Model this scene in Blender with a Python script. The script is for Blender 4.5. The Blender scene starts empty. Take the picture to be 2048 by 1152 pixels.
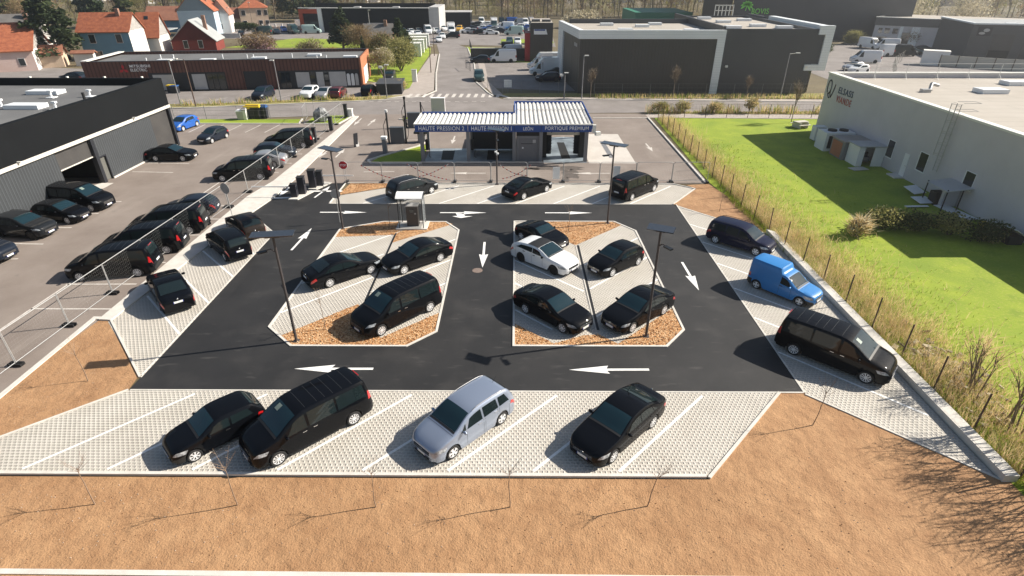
import bpy, math, random
from mathutils import Vector, Matrix
R = math.radians
SC = bpy.context.scene
COL = SC.collection

# ---------------------------------------------------------------- camera, sky, sun, exposure
FPX, CXP, CYP, CAMH = 1126.0, 1024.0, 576.0, 16.7
PITCH = math.atan2(CYP + 60, FPX)
YAW = math.atan(6.0 / FPX / math.cos(PITCH))
FWD = Vector((-math.sin(YAW) * math.cos(PITCH), math.cos(YAW) * math.cos(PITCH), -math.sin(PITCH)))
RIGHT = Vector((math.cos(YAW), math.sin(YAW), 0))
UPV = RIGHT.cross(FWD)
camd = bpy.data.cameras.new('camera')
camd.sensor_width = 36.0
camd.lens = FPX / 2048 * 36.0
camd.clip_start = 0.5
camd.clip_end = 4000
cam = bpy.data.objects.new('camera', camd)
COL.objects.link(cam)
cam.matrix_world = Matrix(((RIGHT.x, UPV.x, -FWD.x, 0), (RIGHT.y, UPV.y, -FWD.y, 0),
                           (RIGHT.z, UPV.z, -FWD.z, CAMH), (0, 0, 0, 1)))
SC.camera = cam

SUN_EL = R(34.5)
SDIR = Vector((0.974 * math.cos(SUN_EL), 0.226 * math.cos(SUN_EL), math.sin(SUN_EL))).normalized()
world = bpy.data.worlds.new('World')
SC.world = world
world.use_nodes = True
wn = world.node_tree
sky = wn.nodes.new('ShaderNodeTexSky')
sky.sky_type = 'NISHITA'
sky.sun_disc = False
sky.sun_elevation = SUN_EL
sky.sun_rotation = math.atan2(SDIR.x, SDIR.y)
sky.air_density = 1.2
sky.dust_density = 1.5
bg = wn.nodes['Background']
bg.inputs['Strength'].default_value = 0.055
wn.links.new(sky.outputs[0], bg.inputs[0])
sund = bpy.data.lights.new('sun', 'SUN')
sund.energy = 5.0
sund.angle = R(0.5)
sund.color = (1.0, 0.93, 0.82)
sun = bpy.data.objects.new('sun', sund)
COL.objects.link(sun)
sun.rotation_euler = SDIR.to_track_quat('Z', 'Y').to_euler()
SC.view_settings.view_transform = 'Standard'
SC.view_settings.look = 'None'
SC.view_settings.exposure = 0.78
SC.view_settings.gamma = 1.0
SC.cycles.max_bounces = 5
SC.cycles.transparent_max_bounces = 16
SC.cycles.volume_bounces = 0


def G(u, v, z=0.0):
    """ground (or height z) point seen at photo pixel u, v (2048 wide)"""
    d = FWD + RIGHT * ((u - CXP) / FPX) + UPV * ((CYP - v) / FPX)
    t = (z - CAMH) / d.z
    return Vector((d.x * t, d.y * t, z))


def ux(u, y):
    """x of the ground point seen in photo column u at depth y"""
    return (u - 1031.5) / FPX * (0.8707 * y + 8.21)


# ---------------------------------------------------------------- helpers
class MB:
    """collects shapes into one mesh"""
    def __init__(s):
        s.v = []; s.f = []; s.m = []; s.s = []

    def add(s, vs, fs, m=0, sm=False):
        o = len(s.v)
        s.v.extend([tuple(p) for p in vs])
        for f in fs:
            s.f.append([i + o for i in f]); s.m.append(m); s.s.append(sm)
        return s

    def box(s, x0, y0, z0, x1, y1, z1, m=0):
        vs = [(x0, y0, z0), (x1, y0, z0), (x1, y1, z0), (x0, y1, z0), (x0, y0, z1), (x1, y0, z1), (x1, y1, z1), (x0, y1, z1)]
        return s.add(vs, [(3, 2, 1, 0), (4, 5, 6, 7), (0, 1, 5, 4), (1, 2, 6, 5), (2, 3, 7, 6), (3, 0, 4, 7)], m)

    def cbox(s, cx, cy, cz, dx, dy, dz, m=0, rz=0.0, rx=0.0, ry=0.0):
        M = Matrix.Translation((cx, cy, cz)) @ Matrix.Rotation(rz, 4, 'Z') @ Matrix.Rotation(ry, 4, 'Y') @ Matrix.Rotation(rx, 4, 'X')
        vs = [M @ Vector((a * dx / 2, b * dy / 2, c * dz / 2)) for c in (-1, 1) for a, b in ((-1, -1), (1, -1), (1, 1), (-1, 1))]
        return s.add(vs, [(3, 2, 1, 0), (4, 5, 6, 7), (0, 1, 5, 4), (1, 2, 6, 5), (2, 3, 7, 6), (3, 0, 4, 7)], m)

    def tube(s, p, q, r, n=6, r2=None, m=0, cap=True):
        p = Vector(p); q = Vector(q); r2 = r if r2 is None else r2
        d = q - p
        if d.length < 1e-6: return s
        d.normalize()
        a = d.orthogonal().normalized(); b = d.cross(a)
        vs = []
        for c, rr in ((p, r), (q, r2)):
            for i in range(n):
                t = 2 * math.pi * i / n
                vs.append(c + (a * math.cos(t) + b * math.sin(t)) * rr)
        fs = [(i, (i + 1) % n, n + (i + 1) % n, n + i) for i in range(n)]
        s.add(vs, fs, m, n > 4)
        if cap:
            s.add(vs[:n], [tuple(range(n - 1, -1, -1))], m); s.add(vs[n:], [tuple(range(n))], m)
        return s

    def path(s, pts, r, n=6, m=0):
        for a, b in zip(pts, pts[1:]): s.tube(a, b, r, n, None, m)
        return s

    def prism(s, poly, z0, z1, m=0, mt=None):
        n = len(poly)
        ar = sum(poly[i][0] * poly[(i + 1) % n][1] - poly[(i + 1) % n][0] * poly[i][1] for i in range(n))
        if ar < 0: poly = poly[::-1]
        vs = [(p[0], p[1], z0) for p in poly] + [(p[0], p[1], z1) for p in poly]
        s.add(vs, [(i, (i + 1) % n, n + (i + 1) % n, n + i) for i in range(n)], m)
        s.add(vs[n:], [tuple(range(n))], m if mt is None else mt)
        return s

    def sheet(s, poly, z, m=0):
        n = len(poly)
        ar = sum(poly[i][0] * poly[(i + 1) % n][1] - poly[(i + 1) % n][0] * poly[i][1] for i in range(n))
        if ar < 0: poly = poly[::-1]
        return s.add([(p[0], p[1], z) for p in poly], [tuple(range(n))], m)

    def strip(s, pts, w, z0, z1, m=0, closed=False):
        """band of width w to the left of a path, raised to z1"""
        n = len(pts); P = [Vector((p[0], p[1])) for p in pts]; off = []
        for i in range(n):
            ds = []
            if i > 0 or closed: ds.append((P[i] - P[i - 1]).normalized())
            if i < n - 1 or closed: ds.append((P[(i + 1) % n] - P[i]).normalized())
            d = sum(ds, Vector((0, 0)))
            d.normalize()
            k = 1 / max(.4, d.dot(ds[0]))
            off.append(P[i] + Vector((-d.y, d.x)) * w * k)
        for i in range(n if closed else n - 1):
            j = (i + 1) % n
            s.prism([P[i], P[j], off[j], off[i]], z0, z1, m)
        return s

    def ell(s, c, r, nu=10, nv=6, m=0, rz=0.0):
        cs, sn = math.cos(rz), math.sin(rz)
        vs = []
        for j in range(nv + 1):
            t = math.pi * j / nv
            for i in range(nu):
                a = 2 * math.pi * i / nu
                x = r[0] * math.sin(t) * math.cos(a); y = r[1] * math.sin(t) * math.sin(a)
                vs.append((c[0] + x * cs - y * sn, c[1] + x * sn + y * cs, c[2] - r[2] * math.cos(t)))
        fs = [(j * nu + i, j * nu + (i + 1) % nu, (j + 1) * nu + (i + 1) % nu, (j + 1) * nu + i) for j in range(nv) for i in range(nu)]
        return s.add(vs, fs, m, True)

    def disc(s, c, r, axis, n=16, th=.01, m=0):
        c = Vector(c); a = Vector(axis).normalized()
        return s.tube(c - a * th / 2, c + a * th / 2, r, n, None, m)

    def mesh(s, name, mats, sharp=None):
        me = bpy.data.meshes.new(name)
        me.from_pydata(s.v, [], s.f)
        for m in (mats if isinstance(mats, (list, tuple)) else [mats]): me.materials.append(m)
        if me.polygons:
            me.polygons.foreach_set('material_index', s.m)
            me.polygons.foreach_set('use_smooth', s.s)
        me.update()
        if sharp: me.set_sharp_from_angle(angle=R(sharp))
        return me

    def build(s, name, mats, parent=None, loc=(0, 0, 0), rz=0.0, sharp=None):
        return link(name, s.mesh(name, mats, sharp), parent, loc, rz)


def link(name, data, parent=None, loc=(0, 0, 0), rz=0.0):
    o = bpy.data.objects.new(name, data)
    COL.objects.link(o)
    o.parent = parent
    o.location = loc
    o.rotation_euler = (0, 0, rz)
    return o


def tag(o, label, cat, group=None, kind=None):
    o['label'] = label; o['category'] = cat
    if group: o['group'] = group
    if kind: o['kind'] = kind
    return o


def thing(name, label, cat, loc=(0, 0, 0), rz=0.0, group=None):
    return tag(link(name, None, None, loc, rz), label, cat, group)


def struct(name, mb, mats, label, cat):
    return tag(mb.build(name, mats), label, cat, kind='structure')


def copy_thing(o, loc, rz, label=None, group=None):
    c = o.copy(); COL.objects.link(c)
    c.location = loc; c.rotation_euler = (0, 0, rz)
    if label: c['label'] = label
    if group: c['group'] = group
    for ch in o.children:
        d = ch.copy(); COL.objects.link(d); d.parent = c
        for g in ch.children:
            e = g.copy(); COL.objects.link(e); e.parent = d
    return c


# ---------------------------------------------------------------- materials
MATS = {}


def mat(name, col, rough=.8, col2=None, scale=3.0, detail=4, metal=0.0, bump=None, coat=0.0, ramp=(.35, .65), spec=None, alpha=None):
    m = bpy.data.materials.new(name); m.use_nodes = True
    nt = m.node_tree; N = nt.nodes; L = nt.links
    b = N['Principled BSDF']
    b.inputs['Base Color'].default_value = (*col, 1)
    b.inputs['Roughness'].default_value = rough
    b.inputs['Metallic'].default_value = metal
    if coat:
        b.inputs['Coat Weight'].default_value = coat; b.inputs['Coat Roughness'].default_value = .03
    if spec is not None: b.inputs['Specular IOR Level'].default_value = spec
    if alpha is not None: b.inputs['Alpha'].default_value = alpha
    if col2 or bump:
        tc = N.new('ShaderNodeTexCoord')
        if col2:
            no = N.new('ShaderNodeTexNoise'); no.inputs['Scale'].default_value = scale; no.inputs['Detail'].default_value = detail
            no.inputs['Roughness'].default_value = .62
            L.new(tc.outputs['Object'], no.inputs['Vector'])
            cr = N.new('ShaderNodeValToRGB')
            cr.color_ramp.elements[0].position = ramp[0]; cr.color_ramp.elements[1].position = ramp[1]
            cr.color_ramp.elements[0].color = (*col, 1); cr.color_ramp.elements[1].color = (*col2, 1)
            L.new(no.outputs['Fac'], cr.inputs[0]); L.new(cr.outputs[0], b.inputs['Base Color'])
        if bump:
            nb = N.new('ShaderNodeTexNoise'); nb.inputs['Scale'].default_value = bump[0]; nb.inputs['Detail'].default_value = 5
            L.new(tc.outputs['Object'], nb.inputs['Vector'])
            bp = N.new('ShaderNodeBump'); bp.inputs['Strength'].default_value = bump[1]; bp.inputs['Distance'].default_value = bump[2] if len(bump) > 2 else .05
            L.new(nb.outputs['Fac'], bp.inputs['Height']); L.new(bp.outputs[0], b.inputs['Normal'])
    MATS[name] = m
    return m


def translucent(m, w=.4):
    nt = m.node_tree; N = nt.nodes; L = nt.links; b = N['Principled BSDF']
    t = N.new('ShaderNodeBsdfTranslucent'); mx = N.new('ShaderNodeMixShader'); mx.inputs[0].default_value = w
    if b.inputs['Base Color'].links: L.new(b.inputs['Base Color'].links[0].from_socket, t.inputs['Color'])
    else: t.inputs['Color'].default_value = b.inputs['Base Color'].default_value
    L.new(b.outputs[0], mx.inputs[1]); L.new(t.outputs[0], mx.inputs[2]); L.new(mx.outputs[0], N['Material Output'].inputs['Surface'])


def nodes_of(m):
    return m.node_tree.nodes, m.node_tree.links, m.node_tree.nodes['Principled BSDF']


def mix_over(m, fac_socket, col):
    """lay a colour over what feeds Base Color, by a factor socket"""
    N, L, b = nodes_of(m)
    mx = N.new('ShaderNodeMix'); mx.data_type = 'RGBA'
    src = b.inputs['Base Color'].links[0].from_socket if b.inputs['Base Color'].links else None
    if src: L.new(src, mx.inputs['A'])
    else: mx.inputs['A'].default_value = b.inputs['Base Color'].default_value
    mx.inputs['B'].default_value = (*col, 1)
    L.new(fac_socket, mx.inputs['Factor'])
    L.new(mx.outputs['Result'], b.inputs['Base Color'])


def noise_mask(m, scale, lo, hi, strength=1.0, vec_scale=None, detail=3):
    N, L, b = nodes_of(m)
    tc = N.new('ShaderNodeTexCoord'); no = N.new('ShaderNodeTexNoise')
    no.inputs['Scale'].default_value = scale; no.inputs['Detail'].default_value = detail
    if vec_scale:
        mp = N.new('ShaderNodeMapping'); mp.inputs['Scale'].default_value = vec_scale
        L.new(tc.outputs['Object'], mp.inputs[0]); L.new(mp.outputs[0], no.inputs['Vector'])
    else: L.new(tc.outputs['Object'], no.inputs['Vector'])
    mr = N.new('ShaderNodeMapRange'); mr.inputs['From Min'].default_value = lo; mr.inputs['From Max'].default_value = hi
    mr.inputs['To Max'].default_value = strength
    L.new(no.outputs['Fac'], mr.inputs['Value'])
    return mr.outputs[0]


def brick_mask(m, bw, rh, mortar, off=.5, smooth=.1, rot=0.0, axes=None):
    """1 on the joints, 0 on the bricks"""
    N, L, b = nodes_of(m)
    tc = N.new('ShaderNodeTexCoord'); mp = N.new('ShaderNodeMapping'); mp.inputs['Rotation'].default_value = axes or (0, 0, rot)
    br = N.new('ShaderNodeTexBrick')
    br.inputs['Scale'].default_value = 1.0; br.inputs['Brick Width'].default_value = bw; br.inputs['Row Height'].default_value = rh
    br.inputs['Mortar Size'].default_value = mortar; br.inputs['Mortar Smooth'].default_value = smooth; br.offset = off
    L.new(tc.outputs['Object'], mp.inputs[0]); L.new(mp.outputs[0], br.inputs['Vector'])
    return br.outputs['Fac']


def stripes(m, axis, period, duty=.5, soft=.1):
    """1 on stripes across an object axis"""
    N, L, b = nodes_of(m)
    tc = N.new('ShaderNodeTexCoord'); sx = N.new('ShaderNodeSeparateXYZ'); L.new(tc.outputs['Object'], sx.inputs[0])
    a = N.new('ShaderNodeMath'); a.operation = 'MULTIPLY'; a.inputs[1].default_value = 1 / period; L.new(sx.outputs[axis], a.inputs[0])
    f = N.new('ShaderNodeMath'); f.operation = 'FRACT'; L.new(a.outputs[0], f.inputs[0])
    g = N.new('ShaderNodeMapRange'); g.inputs['From Min'].default_value = duty; g.inputs['From Max'].default_value = duty + soft
    L.new(f.outputs[0], g.inputs['Value'])
    return g.outputs[0]


def add_bump(m, sock, strength=.5, dist=.03, invert=False):
    N, L, b = nodes_of(m)
    bp = N.new('ShaderNodeBump'); bp.inputs['Strength'].default_value = strength; bp.inputs['Distance'].default_value = dist; bp.invert = invert
    L.new(sock, bp.inputs['Height'])
    if b.inputs['Normal'].links: L.new(b.inputs['Normal'].links[0].from_socket, bp.inputs['Normal'])
    L.new(bp.outputs[0], b.inputs['Normal'])


# ground materials
M_EARTH = mat('far_earth', (.105, .08, .042), .95, (.16, .13, .07), .05, 6)
M_SOIL = mat('bare_soil', (.295, .155, .072), .95, (.45, .262, .132), .9, 8, bump=(16, .55, .06), ramp=(.25, .7))
add_bump(M_SOIL, noise_mask(M_SOIL, 2.2, .2, .8, detail=3), .35, .12)
mix_over(M_SOIL, noise_mask(M_SOIL, 6, .56, .72, .5, detail=6), (.20, .11, .055))
mix_over(M_SOIL, noise_mask(M_SOIL, 26, .64, .72, .6), (.55, .36, .21))
mix_over(M_SOIL, noise_mask(M_SOIL, .22, .45, .75, .55), (.26, .135, .062))
M_NEWASPH = mat('new_asphalt', (.013, .013, .014), .7, (.026, .025, .025), .35, 8, bump=(60, .35, .02), ramp=(.3, .75))
mix_over(M_NEWASPH, noise_mask(M_NEWASPH, 3, .62, .80, .5, (.25, 1, 1)), (.09, .085, .08))
mix_over(M_NEWASPH, noise_mask(M_NEWASPH, 70, .70, .76, .6), (.11, .11, .11))
mix_over(M_NEWASPH, noise_mask(M_NEWASPH, .5, .52, .8, .45), (.06, .056, .053))
mix_over(M_NEWASPH, noise_mask(M_NEWASPH, 2.2, .60, .72, .35, (1, .18, 1)), (.010, .010, .011))
M_OLDASPH = mat('worn_asphalt', (.195, .158, .135), .9, (.275, .232, .203), .25, 8, bump=(40, .3, .02), ramp=(.3, .7))
mix_over(M_OLDASPH, noise_mask(M_OLDASPH, 1.4, .62, .8, .45), (.15, .13, .12))
mix_over(M_OLDASPH, noise_mask(M_OLDASPH, .5, .58, .75, .5, (1, .22, 1)), (.35, .305, .265))
mix_over(M_OLDASPH, noise_mask(M_OLDASPH, 45, .66, .74, .5), (.12, .11, .1))
M_STREET = mat('street_asphalt', (.20, .178, .165), .9, (.265, .238, .225), .3, 7, bump=(30, .3, .02))
mix_over(M_STREET, noise_mask(M_STREET, .8, .6, .78, .5), (.19, .17, .16))
M_PAVER = mat('grid_pavers', (.50, .465, .41), .85, (.57, .535, .48), .6, 6)
mix_over(M_PAVER, noise_mask(M_PAVER, .35, .5, .75, .3), (.42, .375, .31))
mix_over(M_PAVER, noise_mask(M_PAVER, 1.6, .62, .78, .3, (1, .5, 1)), (.30, .27, .23))
_h = brick_mask(M_PAVER, .20, .155, .05, .5, .8)
N_, L_, b_ = nodes_of(M_PAVER)
_inv = N_.new('ShaderNodeMath'); _inv.operation = 'SUBTRACT'; _inv.inputs[0].default_value = 1.0; L_.new(_h, _inv.inputs[1])
_ml = N_.new('ShaderNodeMath'); _ml.operation = 'MULTIPLY'; _ml.inputs[1].default_value = .27; L_.new(_inv.outputs[0], _ml.inputs[0])
mix_over(M_PAVER, _ml.outputs[0], (.17, .14, .105))
add_bump(M_PAVER, _h, .8, .03)
M_CHIP = mat('wood_chips', (.3, .15, .06), .9, bump=(22, 1.0, .08))
N_, L_, b_ = nodes_of(M_CHIP)
_tc = N_.new('ShaderNodeTexCoord'); _vo = N_.new('ShaderNodeTexVoronoi'); _vo.inputs['Scale'].default_value = 15
_mp = N_.new('ShaderNodeMapping'); _mp.inputs['Rotation'].default_value = (0, 0, .5); _mp.inputs['Scale'].default_value = (1, 1.7, 1)
L_.new(_tc.outputs['Object'], _mp.inputs[0]); L_.new(_mp.outputs[0], _vo.inputs['Vector'])
_cr = N_.new('ShaderNodeValToRGB'); _cr.color_ramp.elements[0].color = (.30, .12, .035, 1); _cr.color_ramp.elements[1].color = (.82, .56, .32, 1)
_e = _cr.color_ramp.elements.new(.42); _e.color = (.60, .30, .12, 1)
_sp = N_.new('ShaderNodeSeparateColor'); L_.new(_vo.outputs['Color'], _sp.inputs[0]); L_.new(_sp.outputs[0], _cr.inputs[0]); L_.new(_cr.outputs[0], b_.inputs['Base Color'])
add_bump(M_CHIP, _vo.outputs['Distance'], .9, .05, True)
M_GRASS = mat('lawn', (.17, .25, .012), .95, (.30, .37, .02), .7, 8, bump=(20, .3, .04), ramp=(.3, .7))
mix_over(M_GRASS, noise_mask(M_GRASS, 6, .52, .74, .6, detail=7), (.42, .39, .09))
mix_over(M_GRASS, noise_mask(M_GRASS, .35, .5, .7, .6), (.11, .20, .010))
M_VERGE = mat('rough_verge', (.20, .19, .05), .95, (.36, .30, .12), .9, 7, bump=(9, 1.0, .1))
M_PATH = mat('footway', (.36, .31, .275), .9, (.43, .38, .34), .8, 6)
M_CONC = mat('concrete', (.56, .53, .48), .85, (.66, .63, .58), 1.2, 7, bump=(25, .2, .01))
mix_over(M_CONC, noise_mask(M_CONC, 5, .6, .8, .35), (.42, .39, .35))
M_SLAB = mat('wash_slab', (.50, .455, .41), .8, (.60, .56, .51), .5, 7)
M_WET = mat('wet_slab', (.12, .14, .16), .35, (.29, .34, .38), .55, 7, ramp=(.35, .62))
M_LINE = mat('road_paint', (.86, .855, .84), .7, (.76, .75, .72), 6, 5)
mix_over(M_LINE, noise_mask(M_LINE, 22, .60, .70, .45, detail=6), (.42, .40, .38))
M_OLDLINE = mat('worn_road_paint', (.66, .62, .57), .8, (.50, .46, .42), 3, 6)
M_STAIN = mat('damp_stain', (.10, .085, .075), .55, (.15, .125, .11), 2, 5)
# object materials
M_BLACKP = mat('black_paint', (.0035, .0042, .006), .5, coat=.42, spec=.02)
M_NAVYP = mat('navy_paint', (.007, .009, .03), .5, coat=.5, spec=.05)
M_SILVERP = mat('silver_blue_paint', (.30, .35, .45), .32, metal=.5, coat=1.0)
M_WHITEP = mat('white_paint', (.78, .79, .80), .3, coat=.8)
M_BLUEP = mat('blue_paint', (.025, .20, .52), .4, coat=.4)
M_BLUE2P = mat('bright_blue_paint', (.012, .10, .42), .35, coat=.8)
M_BROWNP = mat('brown_paint', (.022, .016, .013), .5, coat=.5, spec=.05)
M_DGREYP = mat('dark_grey_paint', (.014, .016, .019), .5, coat=.5, spec=.05)
M_GREYBLP = mat('grey_blue_paint', (.012, .017, .028), .5, coat=.5, spec=.05)
M_LSILVP = mat('light_silver_paint', (.42, .42, .43), .35, metal=.5, coat=1.0)
M_LGREYP = mat('light_grey_paint', (.34, .34, .35), .35, coat=.8)
M_REDP = mat('dark_red_paint', (.10, .012, .012), .35, coat=.8)
M_GREENP = mat('dark_green_paint', (.02, .05, .045), .35, coat=.8)
M_YELP = mat('yellow_paint', (.62, .34, .02), .4, coat=.6)
M_PALEGR = mat('pale_green_paint', (.42, .55, .52), .4, coat=.6)
M_TRIM = mat('black_trim', (.012, .012, .013), .6)
M_GTRIM = mat('grey_trim', (.024, .026, .028), .6)
M_GLASS = mat('car_glass', (.010, .017, .019), .03, spec=.5)
M_WSCR = mat('windscreen_glass', (.010, .027, .036), .03, spec=.5)
M_TYRE = mat('tyre', (.016, .016, .017), .85)
M_RIM = mat('alloy', (.74, .74, .75), .4, metal=.15)
M_RIMB = mat('black_alloy', (.015, .014, .014), .35, metal=.3)
M_HEAD = mat('headlamp', (.16, .18, .20), .10, (.50, .54, .58), 9, coat=1.0)
M_TAIL = mat('tail_lamp', (.45, .012, .015), .2, coat=1.0)
M_PLATE = mat('plate_white', (.78, .78, .76), .5)
M_EU = mat('plate_blue', (.01, .03, .32), .5)
M_CHROME = mat('chrome', (.65, .65, .66), .2, metal=1.0)
M_LGREEN = mat('reflection_tint', (.20, .25, .22), .6)
M_STEEL = mat('galvanised', (.44, .44, .435), .5, (.36, .36, .36), 8, metal=.3)
M_POST = mat('dark_post', (.075, .066, .066), .5, metal=.2)
M_PANEL = mat('solar_cell', (.030, .034, .040), .12, coat=1.0)
mix_over(M_PANEL, brick_mask(M_PANEL, .31, .20, .004, 0, 0), (.05, .055, .065))
M_BLACK = mat('matt_black', (.012, .012, .013), .7)
M_DARKBOX = mat('dark_cabinet', (.022, .022, .03), .5)
M_WHITE = mat('white_sheet', (.80, .80, .79), .6)
M_RED = mat('sign_red', (.50, .015, .025), .5)
M_YELLOW = mat('bin_yellow', (.72, .50, .02), .5)
M_BINBLUE = mat('bin_blue', (.03, .10, .28), .5)
M_BARK = mat('bark', (.13, .10, .075), .9, (.20, .16, .12), 9, 5)
M_TWIG = mat('twig', (.19, .145, .10), .9, (.27, .21, .15), 2, 4)
M_YOUNG = mat('young_bark', (.24, .17, .12), .9)
M_RUST = mat('rusty_post', (.09, .055, .04), .85)
M_STRAW = mat('straw', (.80, .63, .36), .9, (.58, .42, .21), .8, 4)
M_BLADE = mat('green_blade', (.19, .28, .02), .9, (.36, .40, .06), .7, 4)
M_LEAFD = mat('dark_needles', (.018, .034, .010), .85, (.055, .075, .022), .5, 5)
M_LEAFM = mat('mid_leaves', (.05, .075, .018), .85, (.11, .12, .035), .6, 5)
M_LEAFY = mat('yellow_catkins', (.36, .34, .02), .85, (.25, .26, .03), .6, 5)
M_BLOSS = mat('pink_blossom', (.46, .30, .35), .85, (.28, .17, .17), .6, 5)
M_WBLOSS = mat('white_blossom', (.66, .60, .46), .85, (.42, .36, .22), .5, 5)
M_TWIGC = mat('twig_cloud', (.22, .15, .08), .9, (.32, .235, .13), .4, 5)
M_TWIGG = mat('budding_twigs', (.25, .235, .08), .9, (.38, .35, .14), .3, 5)
M_ORTWIG = mat('orange_twigs', (.42, .25, .06), .9, (.32, .2, .08), .6, 5)
M_ROCK = mat('boulder_rock', (.06, .065, .07), .85, (.45, .46, .46), 1.5, 6, bump=(4, 1, .1))
M_PEBBLE = mat('pebble', (.55, .45, .36), .9, (.35, .26, .19), 1.3, 4)
M_CLOD = mat('clod', (.22, .12, .06), .95)
M_SMOKE = mat('tinted_pane', (.30, .33, .35), .1, alpha=.35)
M_TAPE = mat('tape_red_white', (.75, .72, .70), .6)
mix_over(M_TAPE, stripes(M_TAPE, 0, .34), (.62, .05, .04))
M_BEIGE = mat('beige_cover', (.55, .52, .45), .6)

# building materials
M_HANGAR = mat('hangar_cladding', (.034, .038, .043), .7, (.042, .047, .052), .4, 4)
mix_over(M_HANGAR, stripes(M_HANGAR, 1, .28, .55), (.058, .064, .072))
add_bump(M_HANGAR, stripes(M_HANGAR, 1, .28, .55), .8, .04)
M_FASCIA = mat('black_fascia', (.007, .008, .0095), .8, (.009, .010, .0115), .3, 3, spec=.12)
M_ROOFG = mat('grey_membrane', (.12, .12, .122), .85, (.155, .155, .155), .25, 6)
M_SHUT = mat('roller_shutter', (.055, .052, .052), .55, (.07, .066, .064), .7, 4)
mix_over(M_SHUT, stripes(M_SHUT, 2, .10, .8), (.02, .02, .02))
M_DOORG = mat('grey_door', (.12, .12, .11), .6)
M_VOID = mat('dark_interior', (.006, .006, .006), .9)
M_WALLG = mat('pale_render', (.53, .51, .53), .85, (.58, .56, .58), .35, 6)
M_COPING = mat('white_coping', (.76, .75, .70), .6)
M_ROOFB = mat('beige_membrane', (.385, .345, .295), .9, (.44, .40, .35), .2, 6)
mix_over(M_ROOFB, brick_mask(M_ROOFB, 12, 1.6, .035, .3, 0), (.30, .27, .235))
M_BRONZE = mat('bronze_cladding', (.052, .047, .043), .5, (.062, .057, .053), .15, 4)
mix_over(M_BRONZE, stripes(M_BRONZE, 0, .5, .9), (.032, .03, .028))
add_bump(M_BRONZE, stripes(M_BRONZE, 0, .5, .8), .5, .03)
M_GREYCL = mat('grey_cladding', (.058, .060, .066), .5, (.068, .070, .075), .15, 4)
mix_over(M_GREYCL, stripes(M_GREYCL, 2, .9, .95), (.045, .046, .05))
M_SILVCL = mat('silver_cladding', (.76, .79, .80), .45, (.81, .84, .85), .2, 4)
mix_over(M_SILVCL, stripes(M_SILVCL, 2, .35, .9), (.42, .47, .5))
M_WOODCL = mat('brown_timber', (.115, .045, .032), .75, (.16, .066, .046), .6, 5)
mix_over(M_WOODCL, stripes(M_WOODCL, 0, .55, .6), (.065, .024, .018))
M_ORANGECL = mat('terracotta_cladding', (.40, .15, .075), .75, (.46, .18, .09), .6, 5)
M_DKFRAME = mat('anthracite_frame', (.018, .020, .026), .5)
M_LGREY = mat('light_grey_panel', (.46, .45, .44), .7, (.52, .51, .50), 1, 5)
M_PANE = mat('window_pane', (.015, .02, .025), .08, spec=.8)
M_SKYL = mat('skylight_dome', (.78, .80, .82), .4)
M_BLUEF = mat('blue_fascia', (.015, .07, .29), .45)
M_RIBROOF = mat('white_rib_roof', (.74, .73, .70), .55, (.68, .66, .62), 1.2, 5)
M_STEELG = mat('grey_steel', (.21, .21, .22), .5)
M_REDCL = mat('red_cladding', (.36, .015, .02), .5)
M_OCLAD = mat('orange_red_cladding', (.42, .055, .015), .5)
M_TILE = mat('orange_tiles', (.27, .075, .035), .85, (.42, .135, .06), 1.6, 7)
mix_over(M_TILE, noise_mask(M_TILE, 6, .55, .75, .5), (.20, .07, .04))
add_bump(M_TILE, stripes(M_TILE, 2, .25, .6), .6, .04)
M_TILE2 = mat('brown_tiles', (.26, .105, .065), .85, (.34, .15, .09), .8, 5)
M_SLATE = mat('slate_roof', (.13, .12, .115), .8, (.17, .16, .15), .8, 5)
M_ZINC = mat('zinc_roof', (.34, .355, .355), .6, (.40, .41, .41), .4, 4)
M_RBLUE = mat('blue_render', (.15, .28, .39), .9, (.17, .31, .43), .5, 5)
M_RWHITE = mat('white_render', (.74, .71, .68), .9, (.68, .65, .62), .5, 5)
M_RPINK = mat('pink_render', (.66, .48, .42), .9, (.72, .55, .5), .5, 5)
M_RRED = mat('red_render', (.17, .03, .022), .9, (.21, .04, .03), .5, 5)
M_RPALE = mat('pale_blue_render', (.44, .56, .66), .9, (.50, .61, .70), .4, 5)
M_RCREAM = mat('cream_render', (.58, .44, .32), .9, (.64, .5, .38), .5, 5)
M_BRICK = mat('brick', (.25, .14, .10), .9, (.32, .19, .14), 1.5, 5)
M_HEDGE = mat('hedge_leaves', (.03, .055, .014), .9, (.075, .10, .028), 1.2, 5)
M_TXTW = mat('letters_white', (.90, .90, .90), .5)
M_TXTN = mat('letters_navy', (.02, .055, .10), .5)
M_TXTR = mat('letters_red', (.42, .06, .045), .5)
M_TXTG = mat('letters_green', (.24, .78, .10), .5)
M_DGREEN = mat('green_roof_edge', (.03, .20, .12), .6)

for m_ in (M_STRAW, M_BLADE, M_BLOSS, M_WBLOSS, M_LEAFM, M_LEAFY, M_TWIGG, M_TWIGC, M_HEDGE, M_ORTWIG): translucent(m_, .42)
translucent(M_LEAFD, .25)


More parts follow.
